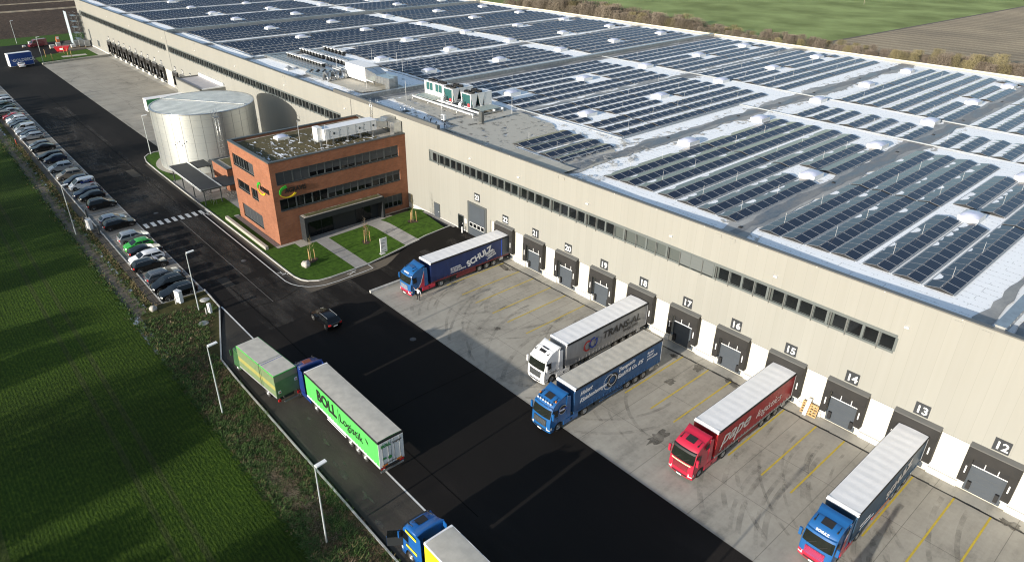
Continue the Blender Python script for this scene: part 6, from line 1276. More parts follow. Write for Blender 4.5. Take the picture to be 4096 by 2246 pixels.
for a in [
    ('estate', -62.1, -39.8, DN, bk, 'black estate car at the near end of the parking row beside the white cabinet'), ('suv', -65.0, -40.0, DN, bk, 'black car with nose to the field, second from the near end of the parking row'),
    ('estate', -67.8, -39.7, UP, gr, 'dark grey car facing the road, third from the near end of the parking row'), ('estate', -72.5, -40.1, UP, bk, 'black car with a silver sunshade in its windscreen', shade), ('estate', -75.0, -39.8, DN, wt, 'white estate car between two black cars near the lamp post'),
    ('sedan', -77.6, -39.2, UP, bk, 'black saloon between the green car and the white estate'), ('hatch', -80.2, -39.4, DN, gn, 'bright green hatchback in the parking row'), ('suv', -83.5, -39.1, UP, sv, 'silver car facing the road beside the bright green hatchback'),
    ('estate', -90.3, -39.3, UP, bk, 'black estate car facing the road at the end of the zebra crossing'), ('hatch', -92.9, -39.6, UP, sv, 'silver hatchback half hidden behind the black estate at the zebra crossing'), ('suv', -101.0, -39.2, UP, bk, 'black off road car facing the road, alone on the far side of the gap'),
    ('hatch', -106.0, -39.5, DN, bk, 'black hatchback with nose to the field beside the black off road car'), ('estate', -108.4, -39.6, DN, nv, 'dark blue car beside the white lettered van'), ('van', -113.1, -39.4, DN, wt, 'white delivery van with blue lettering in the parking row', vanlet),
    ('suv', -115.8, -39.7, DN, nv, 'dark blue car half hidden behind the white lettered van'), ('suv', -120.4, -39.9, DN, bg_, 'beige off road car beside the silver one'), ('suv', -126.0, -40.2, DN, sv, 'silver off road car beside the beige one'), ('hatch', -132.7, -39.8, DN, nv, 'small dark blue hatchback beside a dark estate'),
    ('estate', -135.4, -40.1, DN, bk, 'dark estate car beside the small dark blue hatchback'), ('sedan', -142.4, -40.1, DN, bk, 'black saloon with bright red tail lamps'), ('hatch', -145.0, -40.2, DN, gr, 'grey hatchback beside the black saloon'), ('estate', -152.9, -40.2, DN, sv, 'silver estate car at the near end of the long far row'),
    ('hatch', -155.5, -40.1, DN, nv, 'dark blue hatchback just behind the silver estate'), ('estate', -158.0, -40.2, DN, sv, 'silver car, third from the near end of the long far row'), ('van', -160.7, -40.2, DN, wt, 'white high roofed car in the long far row'), ('hatch', -163.2, -40.2, DN, bk, 'black hatchback behind the white high roofed car'),
    ('sedan', -165.6, -40.2, DN, nv, 'dark blue saloon, sixth from the near end of the long far row'), ('estate', -168.0, -40.2, DN, sv, 'pale silver estate in the middle of the long far row'), ('suv', -170.3, -40.2, DN, wt, 'white off road car two places from the red car'), ('hatch', -172.6, -40.2, DN, gr, 'dark grey hatchback next to the red car'),
    ('sedan', -174.9, -40.2, DN, rd, 'red saloon in the long far row'), ('estate', -178.2, -41.0, UP, bg_, 'beige estate facing the road beyond the red car'), ('sedan', -180.6, -40.2, DN, sv, 'silver saloon beyond the beige estate'), ('hatch', -183.4, -40.2, DN, bk, 'dark hatchback beside the teal grey van'),
    ('van', -187.5, -39.9, UP, tq, 'teal grey van near the left edge of the photo'), ('suv', -193.0, -39.6, DN, wt, 'white off road car beyond the teal grey van'), ('suv', -196.0, -39.6, DN, sv, 'farthest silver car of the parking row at the left edge')]:
    car(*a[:6], extra=a[6] if len(a) > 6 else None)
car('estate', -43.6, -28.45, R(181), bk, 'black estate car driving along the asphalt road beside the shadow', None, 'moving_car')
car('sedan', -244.6, -26.9, R(178), wt, 'white car in front of the blue banner container', None, 'distant_car')
# ------------------------------------------------------------------ street furniture
lp = MB(); lp.tube([(0, 0, 0), (0, 0, 7.95)], .085, pm('lamp_pole', (.50, .54, .54), rough=.45, metal=.2), 8, .05); lp_me = lp.mesh('lamp_pole')
lh = MB(); lh.hexa([(-.17, .05, 7.9), (.17, .05, 7.9), (.17, .95, 7.98), (-.17, .95, 7.98), (-.17, .05, 8.02), (.17, .05, 8.02), (.17, .95, 8.06), (-.17, .95, 8.06)], 'white'); lh_me = lh.mesh('lamp_head')
for x, y, a, lab in ((-91.6, -45.3, .05, 'tall pale street lamp in the ditch beside the white delivery van'), (-56.5, -39.2, .05, 'tall pale street lamp at the near end of the parking row'), (-34.9, -44.7, .05, 'tall pale street lamp on the verge beside the green box lorry'), (-13.8, -44.6, .05, 'tall pale street lamp nearest the camera on the weedy verge'),
    (-125.4, -24.0, 0, 'tall pale street lamp on the grass in front of the silvery tank'), (-294.5, -20.2, .3, 'farthest street lamp beside the ploughed field'), (-247.3, -20.4, .2, 'street lamp at the corner of the far lawn'), (9.0, -44.5, .05, 'street lamp on the verge below the picture')):
    t = thing('street_lamp', lab, 'street lamp', (x, y, 0), a, 'street lamps along the road'); link('lamp_pole', lp_me, t); link('lamp_head', lh_me, t)
def boxy(name, lab, cat, parts, loc, rz=0, grp=None, bev=0):
    t = thing(name, lab, cat, loc, rz, grp)
    for pn, fn in parts: d = MB(); fn(d); d.build(pn, t, bev=bev)
    return t
for x, y, lab in ((-60.1, -40.3, 'white cabinet with a pale post beside the black estate at the near end'), (-92.3, -43.1, 'white cabinet standing behind the silver hatchback by the ditch')):
    boxy('power_cabinet', lab, 'cabinet', [('housing', lambda d: (d.box(-.45, .45, -.25, .25, 0, 1.6, 'white'), d.box(-.48, .48, -.28, .28, 1.6, 1.68, 'offwhite'))), ('door', lambda d: d.box(-.38, .38, -.27, -.25, .2, 1.5, 'tarpW')), ('post', lambda d: d.box(-.05, .05, -.62, -.5, 0, 1.0, 'kerb'))], (x, y, 0), .35)
boxy('info_pillar', 'slim white pillar with a short post beside it on the grass corner', 'pillar', [('pillar', lambda d: d.box(-.22, .22, -.16, .16, 0, 1.35, 'white')), ('post', lambda d: d.box(-.14, -.02, -.55, -.42, 0, .95, 'kerb'))], (-54.9, -38.35, 0), .3)
boxy('charging_post', 'dark slim charging post behind the black estate at the zebra crossing', 'charging post', [('post', lambda d: d.box(-.16, .16, -.12, .12, 0, 1.6, 'anth')), ('base', lambda d: d.box(-.6, .6, -.35, .35, 0, .08, 'kerb'))], (-89.3, -42.5, .02), .1)
boxy('charging_post', 'dark slim charging post behind the gap in the parking row', 'charging post', [('post', lambda d: d.box(-.16, .16, -.12, .12, 0, 1.5, 'anth')), ('base', lambda d: d.box(-.35, .35, -.3, .3, 0, .08, 'kerb'))], (-97.6, -42.3, .02), .1)
def stone(lab, x, y, z, r):
    bm = bmesh.new(); bmesh.ops.create_icosphere(bm, subdivisions=3, radius=1)
    for v in bm.verts: v.co *= 1 + .12 * math.sin(v.co.x * 5 + v.co.y * 3) + .06 * math.sin(v.co.z * 9); v.co.x *= r[0]; v.co.y *= r[1]; v.co.z *= r[2]
    me = bpy.data.meshes.new('boulder'); bm.to_mesh(me); bm.free(); me.materials.append(pm('boulder_stone', (.44, .41, .37), (.30, .28, .25), scale=2.5, rough=.9, bmp=.5)); o = link('boulder', me, None, (x, y, z)); tag(o, lab, 'boulder')
    for p in me.polygons: p.use_smooth = True
stone('large pale boulder lying on the lawn below the brick office', -58.8, -23.3, .3, (.75, .6, .5)); stone('pale round boulder at the edge of the ditch by the parking grating', -60.2, -43.5, .2, (.5, .45, .42))
mh = MB(); mh.lathe([(0, .06), (.55, .06), (.62, .03), (.62, -.02)], (0, 0, 0), 20, 'kerb'); mh_me = mh.mesh('manhole_cover')
for x, y, lab in ((-58.6, -37.7, 'round concrete manhole cover on the grass next to the street lamp'), (-53.0, -39.9, 'round concrete manhole cover alone on the dark grass corner')): tag(link('manhole_cover', mh_me, None, (x, y, .02)), lab, 'manhole cover')
mc = MB(); mc.lathe([(0, .012), (.36, .012), (.38, .0)], (0, 0, 0), 18, pm('iron_cover', (.07, .07, .072), rough=.6)); mc_me = mc.mesh('drain_cover')
for x, y, lab in ((-33.6, -22.6, 'round iron drain cover in the lorry shadow on the asphalt'), (-92.5, -33.2, 'pale drain cover on the asphalt beside the zebra crossing'), (-66.2, -29.3, 'round drain cover on the road below the brick office')): tag(link('drain_cover', mc_me, None, (x, y, .008)), lab, 'drain cover')
# wooden slatted grating behind the parking bays
d = MB(); d.box(-97, -61.0, -43.2, -42.3, -.02, .1, m_wrapgrid('grating_bars', (.14, .11, .075), (.04, .033, .026), (3, 4), .25)); 
for i in range(13): x = -97 + i * 2.95; d.box(x, x + .12, -43.25, -42.25, .1, .16, 'chassis')
tag(d.build('drain_grating', recalc=False), 'long brown grating strip between the parking bays and the ditch', 'grating')
# sign board, bollard, young trees
t = thing('sign_board', 'white upright information board on the lawn beside the lorry ramp', 'sign', (-54.9, -12.9, zg(-54.9, -12.9)))
d = MB(); d.box(-.06, .06, -.55, .55, .25, 2.45, 'white'); d.box(-.04, .04, -.5, -.4, -.1, .3, 'galv'); d.box(-.04, .04, .4, .5, -.1, .3, 'galv'); d.build('board', t); d = MB(); d.box(-.3, .3, -.65, .65, -.1, .08, 'plinth'); d.build('base', t)
d = MB(); X = (0, 1, 0); Z = (0, 0, 1)
d.text('AGRAVIS', .17, (.062, -.25, 2.1), X, Z, gx_, ext=.002)
for k, z in enumerate((1.75, 1.62, 1.25, 1.12)): d.box(.061, .064, -.4, .1 + .1 * (k % 2), z, z + .05, TG)
d.box(.061, .064, -.4, -.25, .9, 1.02, LB); d.box(.061, .064, -.4, .3, .45, .5, TG); d.build('lettering', t, recalc=False)
d = MB(); d.lathe([(.1, 0), (.1, .95), (0, 1.0)], (0, 0, 0), 10, 'white'); tag(d.build('bollard', loc=(-51.9, -.75, zg(-51.9, -.75))), 'white steel bollard beside the grey roller gate', 'bollard')
def twigs(mb, base, h, spread, n, m, seed, r=.03, lean=0.):
    rg = random.Random(seed); B = Vector(base)
    for i in range(n):
        z = h * (.35 + .6 * rg.random()); a = rg.random() * 6.28; L = spread * (.4 + .6 * rg.random()) * (1.2 - z / h * .6)
        p0 = B + Vector((lean * z, 0, z)); p1 = p0 + Vector((math.cos(a) * L * .6, math.sin(a) * L * .6, L * .5)); p2 = p1 + Vector((math.cos(a + .3) * L * .4, math.sin(a + .3) * L * .4, L * .7))
        mb.tube([p0, p1, p2], r * .5, m, 3, r * .15, False)
        for q in range(2): b2 = rg.random() * 6.28; mb.tube([p1, p1 + Vector((math.cos(b2) * L * .3, math.sin(b2) * L * .3, L * .4))], r * .25, m, 3, r * .1, False)
def young_tree(lab, x, y, h, m, leaves, seed, zz=None):
    t = thing('young_tree', lab, 'tree', (x, y, zz if zz is not None else zg(x, y) + .05), seed, 'young staked trees on the lawn')
    d = MB(); d.tube([(0, 0, 0), (.03, 0, h * .5), (0, .03, h)], .05, m, 6, .012); d.build('trunk', t, recalc=False)
    d = MB(); twigs(d, (0, 0, 0), h, .9, 22, m, seed, .03)
    rg = random.Random(seed)
    for i in range(leaves):
        a = rg.random() * 6.28; r = .5 * rg.random(); z = h * (.3 + .45 * rg.random()); p = Vector((r * math.cos(a), r * math.sin(a), z)); e = .09
        d.poly([p + Vector((rg.uniform(-e, e), rg.uniform(-e, e), rg.uniform(-e, e))) for _ in range(3)], pm('rust_leaf', (.26, .13, .05), vary=.4))
    d.build('crown', t, recalc=False)
    for k in range(3): a = 2.1 * k + .4; d = MB(); d.tube([(.55 * math.cos(a), .55 * math.sin(a), 0), (.5 * math.cos(a), .5 * math.sin(a), 1.75)], .05, 'wood', 6); d.build('stake', t)
    d = MB(); blob(d, 0, 0, .9, .7, .04, pm('bark_mulch', (.065, .042, .028), scale=6, rough=.95), 16, .25); d.build('mulch', t)
young_tree('bare young tree with stakes by the boulder, left of the three on the lawn', -59.8, -22.0, 3.6, 'bark2', 0, 5)
young_tree('young tree with rusty leaves and stakes, middle of the three on the lawn', -59.9, -12.8, 3.9, 'bark', 160, 9)
young_tree('tall bare young tree with stakes by the hall wall, right of the three', -60.3, -4.0, 4.6, 'bark2', 0, 13)
# wooden pallets leaning by dock 15
for i, (x, lab) in enumerate(((2.55, 'wooden pallet standing upright against the white wall, left of two'), (3.35, 'wooden pallet standing upright against the white wall, right of two'))):
    d = MB()
    for z in (0, .28, .56, .84, 1.1): d.hexa([(x, -.55 + z * .25, z), (x + .8, -.55 + z * .25, z), (x + .8, -.45 + z * .25, z), (x, -.45 + z * .25, z), (x, -.52 + z * .25, z + .12), (x + .8, -.52 + z * .25, z + .12), (x + .8, -.42 + z * .25, z + .12), (x, -.42 + z * .25, z + .12)], 'wood')
    for u in (0, .35, .7): d.hexa([(x + u, -.46, 0), (x + u + .1, -.46, 0), (x + u + .1, -.36, 0), (x + u, -.36, 0), (x + u, -.14, 1.22), (x + u + .1, -.14, 1.22), (x + u + .1, -.04, 1.22), (x + u, -.04, 1.22)], 'wood')
    tag(d.build('pallet'), lab, 'pallet', 'pallets by dock 15')
d = MB(); 
for k in range(4): d.hexa([(2.95 + k * .09, -.85, 0), (3.02 + k * .09, -.85, 0), (3.02 + k * .09, -.7, 0), (2.95 + k * .09, -.7, 0), (3.0 + k * .09, -.3, 1.75), (3.07 + k * .09, -.3, 1.75), (3.07 + k * .09, -.15, 1.75), (3.0 + k * .09, -.15, 1.75)], 'white')
tag(d.build('white_boards'), 'bundle of white boards leaning between the two wooden pallets', 'boards')
d = MB(); d.box(10.2, 10.5, -.35, -.05, .02, .3, pm('cardboard', (.45, .36, .22))); tag(d.build('small_carton'), 'small brown carton on the dock apron beside the lorry at number 13', 'carton')
# ------------------------------------------------------------------ person by the left lorry
def person(lab, loc, rz):
    t = thing('person', lab, 'person', loc, rz)
    V = []; E_ = []; Rr = []
    def add(p, r, par=None):
        V.append(p); Rr.append(r); i = len(V) - 1
        if par is not None: E_.append((par, i))
        return i
    pel = add((0, 0, .95), .155); sp = add((0, .01, 1.15), .15, pel); ch = add((0, .02, 1.36), .165, sp); nk = add((0, .03, 1.50), .062, ch); hd0 = add((0, .045, 1.60), .085, nk); hd = add((0, .04, 1.69), .095, hd0); add((0, .03, 1.76), .06, hd)
    add((0, .125, 1.655), .022, hd0); add((.09, .03, 1.66), .02, hd); add((-.09, .03, 1.66), .02, hd)
    for s, el, wr in ((1, (.44, .06, 1.36), (.47, .16, 1.62)), (-1, (-.40, .04, 1.2), (-.52, .14, .98))):
        shd = add((s * .19, .01, 1.42), .075, ch); e = add(el, .05, shd); w = add(wr, .034, e); dv = (Vector(wr) - Vector(el)).normalized(); ha = add(tuple(Vector(wr) + dv * .08), .035, w)
        sd = dv.orthogonal().normalized()
        for k in range(4): f0 = Vector(wr) + dv * .14 + sd * (.024 * (k - 1.5)); f1 = add(tuple(f0), .010, ha); add(tuple(f0 + dv * (.07 - .008 * abs(k - 1))), .008, f1)
        th = add(tuple(Vector(wr) + dv * .07 + sd * .055), .011, ha); add(tuple(Vector(wr) + dv * .12 + sd * .075), .009, th)
        hp = add((s * .10, 0, .88), .10, pel); kn = add((s * .15, .03, .5), .068, hp); an = add((s * .19, -.0, .1), .045, kn); he = add((s * .19, .02, .045), .042, an); add((s * .21, .17, .035), .036, he)
    me = bpy.data.meshes.new('body'); me.from_pydata(V, E_, []); o = link('body', me)
    sk = o.modifiers.new('skin', 'SKIN'); 
    for i, r in enumerate(Rr): me.skin_vertices[0].data[i].radius = (r, r * (.78 if i in (0, 1, 2) else 1))
    me.skin_vertices[0].data[0].use_root = True
    o.modifiers.new('sub', 'SUBSURF').levels = 2; o.modifiers['sub'].render_levels = 2
    m2 = bpy.data.meshes.new_from_object(o.evaluated_get(bpy.context.evaluated_depsgraph_get())); bpy.data.objects.remove(o)
    shirt = m_wrapgrid('checked_shirt', (.74, .74, .76), (.30, .31, .36), (14, 14), .18, (0, 2)); trou = pm('black_trousers', (.014, .014, .016), rough=.85); shoe = pm('black_shoes', (.02, .018, .016), rough=.5)
    m2.materials.clear()
    for m in (M['skin'], shirt, trou, shoe): m2.materials.append(m)
    for p in m2.polygons:
        c = p.center; p.use_smooth = True
        hand = (abs(c.x) > .48 and c.z < 1.0) or (c.x > .4 and c.z > 1.58)
        p.material_index = 3 if c.z < .09 else 2 if c.z < .97 and abs(c.x) < .34 else 0 if (c.z > 1.49 and abs(c.x) < .2) or hand else 1
    link('body', m2, t)
    d = MB(); d.lathe([(.0, .115), (.06, .10), (.095, .05), (.105, -.01), (.10, -.05)], (0, .02, 1.69), 12, 'hair'); h = d.build('hair', t)
    return t
person('person in a white checked shirt and black trousers waving beside the blue and red lorry', (-40.75, -16.75, .008), R(200))
# ------------------------------------------------------------------ far end of the hall
t = thing('banner_container', 'white container with a big blue lettered banner at the far road end', 'container', (-246.6, -26.3, 0), R(9))
d = MB(); d.box(-2.4, 0, -3.4, 3.4, 0, 3.9, 'white'); d.build('box', t); d = MB(); d.box(0, .05, -3.3, 3.3, .1, 3.9, pm('banner_blue', (.008, .055, .26), (.006, .045, .21), scale=.6)); d.box(-2.0, .0, 3.4, 3.45, .1, 3.9, pm('banner_blue', (.008, .055, .26))); d.build('banner', t)
d = MB(); d.text('GOLDBECK', 1.2, (.06, -2.4, 1.35), (0, 1, 0), (0, 0, 1), LW, bold=.025); d.poly([(.06, -2.9, 2.2), (.06, -2.2, 1.3), (.06, -2.0, 1.45)], LW); d.build('lettering', t, recalc=False)
def big_van(lab, loc, rz, col):
    t = thing('panel_van', lab, 'van', loc, rz); prof = [(3.0, .3), (3.05, .9), (2.2, 1.3), (1.5, 2.3), (1.0, 2.55), (-2.9, 2.6), (-3.0, .3)]
    d = MB(); d.grid([[(x, y * (1 if z < 1.5 else .93), z) for x, z in prof] for y in (-1, -.9, 0, .9, 1)], col, False)
    for s in (-1, 1): d.poly([(x, s * (1 if z < 1.5 else .93), z) for x, z in prof], col)
    d.build('body', t); d = MB(); d.poly([(2.17, -.85, 1.36), (2.17, .85, 1.36), (1.53, .82, 2.27), (1.53, -.82, 2.27)], 'carglass')
    for s in (-1, 1): d.poly([(1.9, s * 1.0, 1.45), (.8, s * 1.0, 1.45), (.8, s * .96, 2.1), (1.5, s * .96, 2.1)], 'carglass')
    d.build('windows', t, recalc=False)
    for x in (1.9, -1.9):
        for s in (-1, 1): put_wheel(t, x, s * .88, .36, CARW, CARR)
    return t
big_van('dark red panel van parked by the ploughed field', (-282.5, -15.4, 0), R(-78), paint('van_maroon', (.16, .012, .025)))
t = thing('skip_container', 'bright red skip beyond the far lawn', 'skip', (-266.5, -10.8, 0), R(70))
d = MB(); d.hexa([(-1.6, -.9, .1), (1.6, -.9, .1), (1.6, .9, .1), (-1.6, .9, .1), (-2.3, -1.1, 1.6), (2.3, -1.1, 1.6), (2.3, 1.1, 1.6), (-2.3, 1.1, 1.6)], pm('skip_red', (.55, .02, .03), rough=.5)); d.build('skip_body', t); d = MB(); d.box(-2.35, 2.35, -1.16, 1.16, 1.55, 1.68, pm('skip_red', (.55, .02, .03))); d.box(-.6, .5, -1.13, -1.0, .6, 1.2, 'white'); d.build('rim', t)
t = thing('stair_tower', 'tall steel scaffold stair tower at the far hall corner with a grey mesh screen', 'scaffold', (-281.5, -3.3, 0))
d = MB()
for x in (0, 2.2, 4.4):
    for y in (0, 1.6, 3.1): d.tube([(x, y, 0), (x, y, 10.2)], .06, 'galv', 4)
for z in (2, 4, 6, 8, 10):
    for y in (0, 1.6, 3.1): d.tube([(0, y, z), (4.4, y, z)], .045, 'galv', 4); d.tube([(0, y, z + 1), (4.4, y, z + 1)], .035, 'galv', 4)
    for x in (0, 2.2, 4.4): d.tube([(x, 0, z), (x, 3.1, z)], .045, 'galv', 4)
    d.box(0, 4.4, 0, 1.5, z - .03, z + .02, 'galv'); d.tube([(.2, 2.2, z - 2), (4.2, 2.2, z)], .12, 'galv', 4)
d.build('scaffold_tubes', t, recalc=False)
d = MB(); d.hexa([(-1.6, -1.1, .2), (2.6, -1.1, .2), (2.6, -.95, .2), (-1.6, -.95, .2), (-1.6, -1.1, 11.4), (2.6, -1.1, 11.4), (2.6, -.95, 11.4), (-1.6, -.95, 11.4)], pm('grey_mesh_screen', (.36, .43, .47), (.30, .36, .40), scale=.8, rough=.6))
for z in (3.0, 5.8, 8.6): d.box(-1.62, 2.62, -1.13, -1.1, z, z + .15, 'offwhite')
d.build('mesh_screen', t, recalc=False)
random.seed(31)
for i, (x, y, w, hh, lab) in enumerate(((-275.5, -4.2, 1.6, 2.0, 'grey wrapped pallet stack next to the scaffold tower'), (-273.5, -2.9, 1.7, 2.3, 'tall grey pallet stack between the scaffold tower and the hall'), (-272.0, -1.5, 1.5, 2.2, 'grey pallet stack nearest to the far hall wall'), (-272.6, -6.0, 1.4, 1.1, 'low white building material pile before the grey pallet stacks'), (-278.5, -9.6, 1.4, 1.3, 'grey building material pallet behind the red skip'), (-275.2, -12.2, 1.6, 1.2, 'low grey pallet of stone beside the dark red van'), (-286.5, -16.6, 2.0, 1.4, 'grey mesh crate pile behind the dark red van'), (-284, -19.6, 1.0, .7, 'white bag pile in front of the dark red van'))):
    d = MB(); c1 = random.choice(('galv', 'kerb', 'plinth')) if 'white' not in lab else 'offwhite'
    for k in range(3): e = rnd(-.06, .06); d.box(-w / 2 + e, w / 2 + e, -w / 2, w / 2, .12 + k * (hh - .12) / 3, .12 + (k + 1) * (hh - .12) / 3 - .04, c1)
    for y_ in (-.5, 0, .5): d.box(-w / 2, w / 2, y_ * w - .06, y_ * w + .06, 0, .12, 'wood')
    tag(d.build('pallet_stack', loc=(x, y, 0)), lab, 'pallet', 'building material at the far hall corner')
d = MB(); d.hexa([(-1, -.5, .3), (1, -.5, .3), (1, .5, .3), (-1, .5, .3), (-1.2, -.5, 1.0), (.6, -.5, 2.4), (.6, .5, 2.4), (-1.2, .5, 1.0)], pm('digger_orange', (.45, .12, .04))); d.box(-1.0, .8, -.7, .7, 0, .35, 'chassis'); d.box(.3, .8, -.4, .4, 1.2, 2.2, 'white'); tag(d.build('small_dumper', loc=(-287, -8.0, 0)), 'small orange and white building machine behind the red skip', 'building machine')
for i, (x, y, lab) in enumerate(((-257.6, -17.7, 'back left'), (-247.2, -17.6, 'front left'), (-260.1, -11.6, 'back middle'), (-255.5, -11.4, 'centre right'), (-249.3, -11.5, 'front right'))): d = MB(); d.tube([(0, 0, 0), (0, .0, 2.6)], .09, 'wood', 6); tag(d.build('wooden_stake', loc=(x, y, 0)), 'pale wooden tree stake on the far lawn, %s of five' % lab, 'stake', 'stakes on the far lawn')
d = MB(); d.tube([(0, 0, 0), (.0, 0, 7)], .16, pm('weathered_pole', (.30, .27, .21)), 6, .11); tag(d.build('wooden_pole', loc=(-147, 352, 0)), 'lone wooden pole in the far green field', 'pole')
d = MB(); d.tube([(0, 0, 0), (0, 0, 1.1)], .07, pm('red_marker', (.55, .06, .03)), 6); d.box(-.06, .06, -.06, .06, 1.1, 1.25, 'white'); tag(d.build('marker_post', loc=(-150.9, -43.6, 0)), 'small red marker post by the ditch in front of the silver estate', 'post')
# ------------------------------------------------------------------ hedge behind the hall, trees beside the field
def bush_mesh(seed, h, w, n, m):
    rg = random.Random(seed); stem = MB(); cr = MB()
    for i in range(7): a = rg.random() * 6.28; r = w * .45 * rg.random(); stem.tube([(r * .3 * math.cos(a), r * .3 * math.sin(a), 0), (r * math.cos(a), r * math.sin(a), h * .5), (r * 1.5 * math.cos(a), r * 1.5 * math.sin(a), h * (.75 + .2 * rg.random()))], .07, m, 4, .02, False)
    for i in range(n):
        a = rg.random() * 6.28; u = rg.random() ** .5; z = h * (.08 + .92 * rg.random()); rr = w * u * (1.0 - .6 * max(0, z / h - .45)) * (.75 + .3 * math.sin(3 * a + seed)); p = Vector((rr * math.cos(a), rr * math.sin(a), z))
        L = rg.uniform(.3, .75); dv = Vector((rg.gauss(0, .6) + .5 * math.cos(a), rg.gauss(0, .6) + .5 * math.sin(a), rg.uniform(.3, 1.2))).normalized() * L; s = dv.orthogonal().normalized() * rg.uniform(.018, .05)
        cr.poly([p - s, p + s, p + dv], m)
        if i % 2: q = p + dv * .5; d2 = Vector((rg.gauss(0, 1), rg.gauss(0, 1), rg.gauss(.4, .6))).normalized() * L * .6; cr.poly([q - s * .7, q + s * .7, q + d2], m)
    return stem.mesh('stems'), cr.mesh('crown')
bushes = [bush_mesh(i, h, w, 2600, m) for i, (h, w, m) in enumerate(((4.6, 3.6, 'bark'), (3.9, 4.2, 'bark'), (5.6, 3.2, 'bark2'), (3.4, 3.8, 'bark'), (4.4, 3.3, 'bark2')))]
random.seed(12)
x = -262.; i = 0; row = 0
while row < 2:
    k = random.choice((0, 0, 1, 3, 3, 1, 4)) if x < -70 else random.choice((0, 1, 2, 3, 4, 2)); y = (207 if row == 0 else 199.5) + rnd(-2.2, 2.2) - max(0, (x + 60) * .03); sc = rnd(.8, 1.25) * (1.3 if -235 < x < -195 else 1) * (.62 if -150 < x < -60 else .82 if x >= -60 else 1)
    if seen(x, y, 4.5, .02):
        o = thing('hedge_bush', 'leafless brown hedge bush behind the hall, standing beyond the rear roof edge', 'bush', (x, y, -.1), rnd(0, 6), 'hedge bushes behind the hall'); o.scale = (sc, sc, sc * rnd(.85, 1.15)); link('stems', bushes[k][0], o); link('crown', bushes[k][1], o)
    x += rnd(2.2, 3.6)
    if x > 6: x = -262; row += 1
def bare_tree(seed, h):
    rg = random.Random(seed); tr = MB(); cr = MB(); tr.tube([(0, 0, 0), (.1, 0, h * .35), (0, .1, h * .7)], .28, 'bark', 7, .12)
    def br(p, d, L, r, lv):
        q = p + d * L * .5 + Vector((rg.gauss(0, .08), rg.gauss(0, .08), .05)) * L; e = q + (d + Vector((0, 0, .25))).normalized() * L * .5; cr.tube([p, q, e], r, 'bark', 4 if lv < 2 else 3, r * .45, False)
        if lv < 3:
            for k in range(4 if lv < 2 else 5):
                t_ = rg.uniform(.35, 1); b_ = p + (e - p) * t_; nd = (d + Vector((rg.gauss(0, .7), rg.gauss(0, .7), rg.gauss(.15, .4)))).normalized(); br(b_, nd, L * rg.uniform(.45, .7), r * .5, lv + 1)
    for k in range(9): a = k * 2.4; z = h * (.25 + .06 * k); br(Vector((0, 0, z)), Vector((math.cos(a), math.sin(a), .7)).normalized(), h * .3, .11, 0)
    for k in range(3800):
        a = rg.random() * 6.28; z = h * rg.uniform(.18, 1); rr = h * .36 * rg.random() ** .5 * (1.15 - .75 * abs(z / h - .5) * 1.3); p = Vector((rr * math.cos(a), rr * math.sin(a), z)); dv = Vector((rg.gauss(0, .5), rg.gauss(0, .5), rg.uniform(.1, .8))) * .9; s_ = dv.orthogonal().normalized() * .08; cr.poly([p - s_, p + s_, p + dv], 'bark')
    return tr.mesh('trunk'), cr.mesh('crown')
bt = [bare_tree(s, h) for s, h in ((1, 12), (2, 14), (3, 10))]
random.seed(44)
x = -345.; i = 0
while x < 40:
    k = random.randrange(3); y = -98 + rnd(-5, 5); o = thing('bare_tree', 'bare winter tree in the row beyond the crop field, outside the left picture edge', 'tree', (x, y, 0), rnd(0, 6), 'bare trees beyond the crop field'); sc = rnd(.85, 1.2); o.scale = (sc, sc, sc); link('trunk', bt[k][0], o); link('crown', bt[k][1], o); x += rnd(3.5, 9) if random.random() < .8 else rnd(10, 18); i += 1
# unseen caster added so its bottle shaped shade falls beside the last lorry
d = MB(); d.lathe([(.5, 0), (.55, 1.5), (.62, 2.2), (.55, 2.8), (.35, 3.6), (.2, 4.2), (.17, 5.0), (0, 5.05)], (15.7, -28.4, 0), 20, 'galv'); tag(d.build('bottle_shade_caster'), 'unseen bottle shape added to cast a shade beside the last lorry', 'tank')
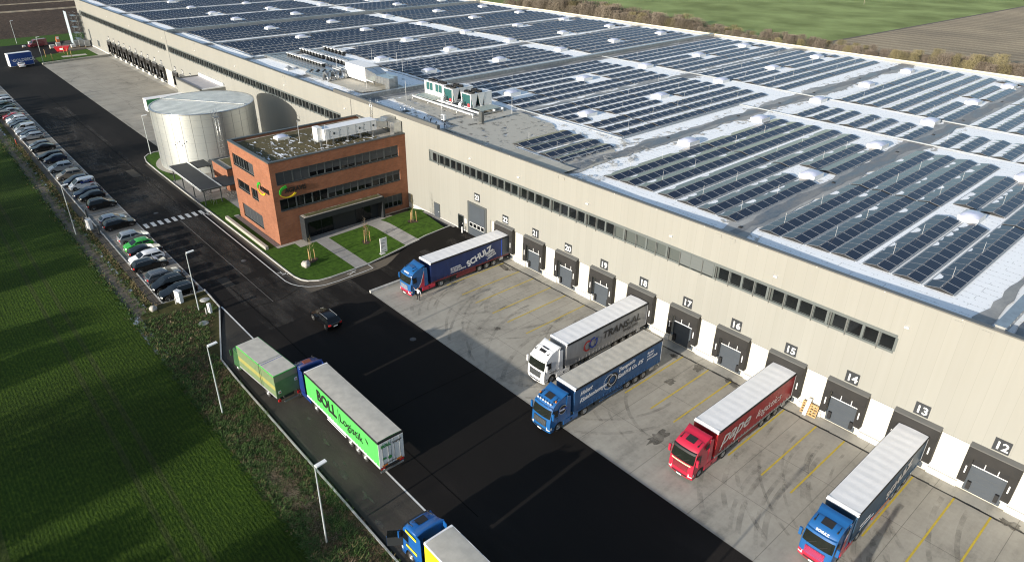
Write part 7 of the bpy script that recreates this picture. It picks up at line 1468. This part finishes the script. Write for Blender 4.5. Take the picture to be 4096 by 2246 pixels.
# ------------------------------------------------------------------ weeds and tufts
def leaves(name, lab, cat, n, region, mats, size, seed, hgt=.25, clump=.35):
    rg = random.Random(seed); d = MB(); cl = []
    while len(cl) < n // 9:
        p = region(rg)
        if p: cl.append(p)
    for (x, y, z) in cl:
        m = rg.choices(list(mats), weights=list(mats.values()))[0]
        for _ in range(9):
            a = rg.random() * 6.28; r = clump * rg.random(); px, py = x + r * math.cos(a), y + r * math.sin(a); L = size * rg.uniform(.5, 1.3); s = L * .3
            up = rg.uniform(.15, 1) * hgt; q = Vector((px, py, z + .01)); tip = q + Vector((math.cos(a) * L, math.sin(a) * L, up)); sd = Vector((-math.sin(a), math.cos(a), 0)) * s
            d.poly([q - sd * .6, q + sd * .6, tip + sd * .2, tip - sd * .2], m)
    return tag(d.build(name, recalc=False), lab, cat, kind='stuff')
from mathutils import noise as mn
def reg_verge(green):
    def fn(rg):
        x = rg.uniform(-58, 14); y = rg.uniform(-46.3, -41.6) if x > -46 else rg.uniform(-46.3, -37.3)
        if x < -46 and y > -37.2 - max(0, (x + 55.6)) * .45 - .4: return None
        v = mn.noise(Vector((x * .55, y * .8, 0))) + .5 * mn.noise(Vector((x * 1.7, y * 1.7, 5))) + (.35 if y < -45.2 else 0) + (.25 if x < -46 else 0)
        if (v > -.02) != green: return None
        return (x, y, .03) if seen(x, y, 0, .03) else None
    return fn
leaves('green_weeds', 'patches of low green weeds covering the verge beside the lorry lane', 'weeds', 30000, reg_verge(True), {'leafA': 6, 'leafD': .5, 'leafB': .7}, .21, 5, .2, .4)
leaves('brown_weeds', 'patches of withered brown weeds covering the verge beside the lorry lane', 'weeds', 18000, reg_verge(False), {'leafB': 6, 'leafA': 1.5, 'leafC': .4}, .17, 15, .14, .4)
leaves('dead_leaves', 'pale heap of dead leaves on the verge near the closest street lamp', 'leaves', 2600, lambda rg: (-21 + rg.gauss(0, 2.4), -44.3 + rg.gauss(0, .5), .06), {'leafC': 4, 'leafB': 1}, .13, 6, .05, .3)
leaves('bank_grass', 'dry yellow grass along the grating between parking bays and ditch', 'grass', 9000, lambda rg: (rg.uniform(-150, -60.5), -43.6 + rg.gauss(0, .22), .0), {'leafD': 5, 'leafB': 2, 'leafA': 2}, .22, 7, .3, .2)
leaves('ditch_grass', 'green grass tufts on the banks of the ditch', 'grass', 16000, lambda rg: (rg.uniform(-160, -56), rg.choice((-46.1, -44.4)) + rg.gauss(0, .35), -.05), {'leafA': 5, 'leafD': 1}, .2, 8, .2, .25)
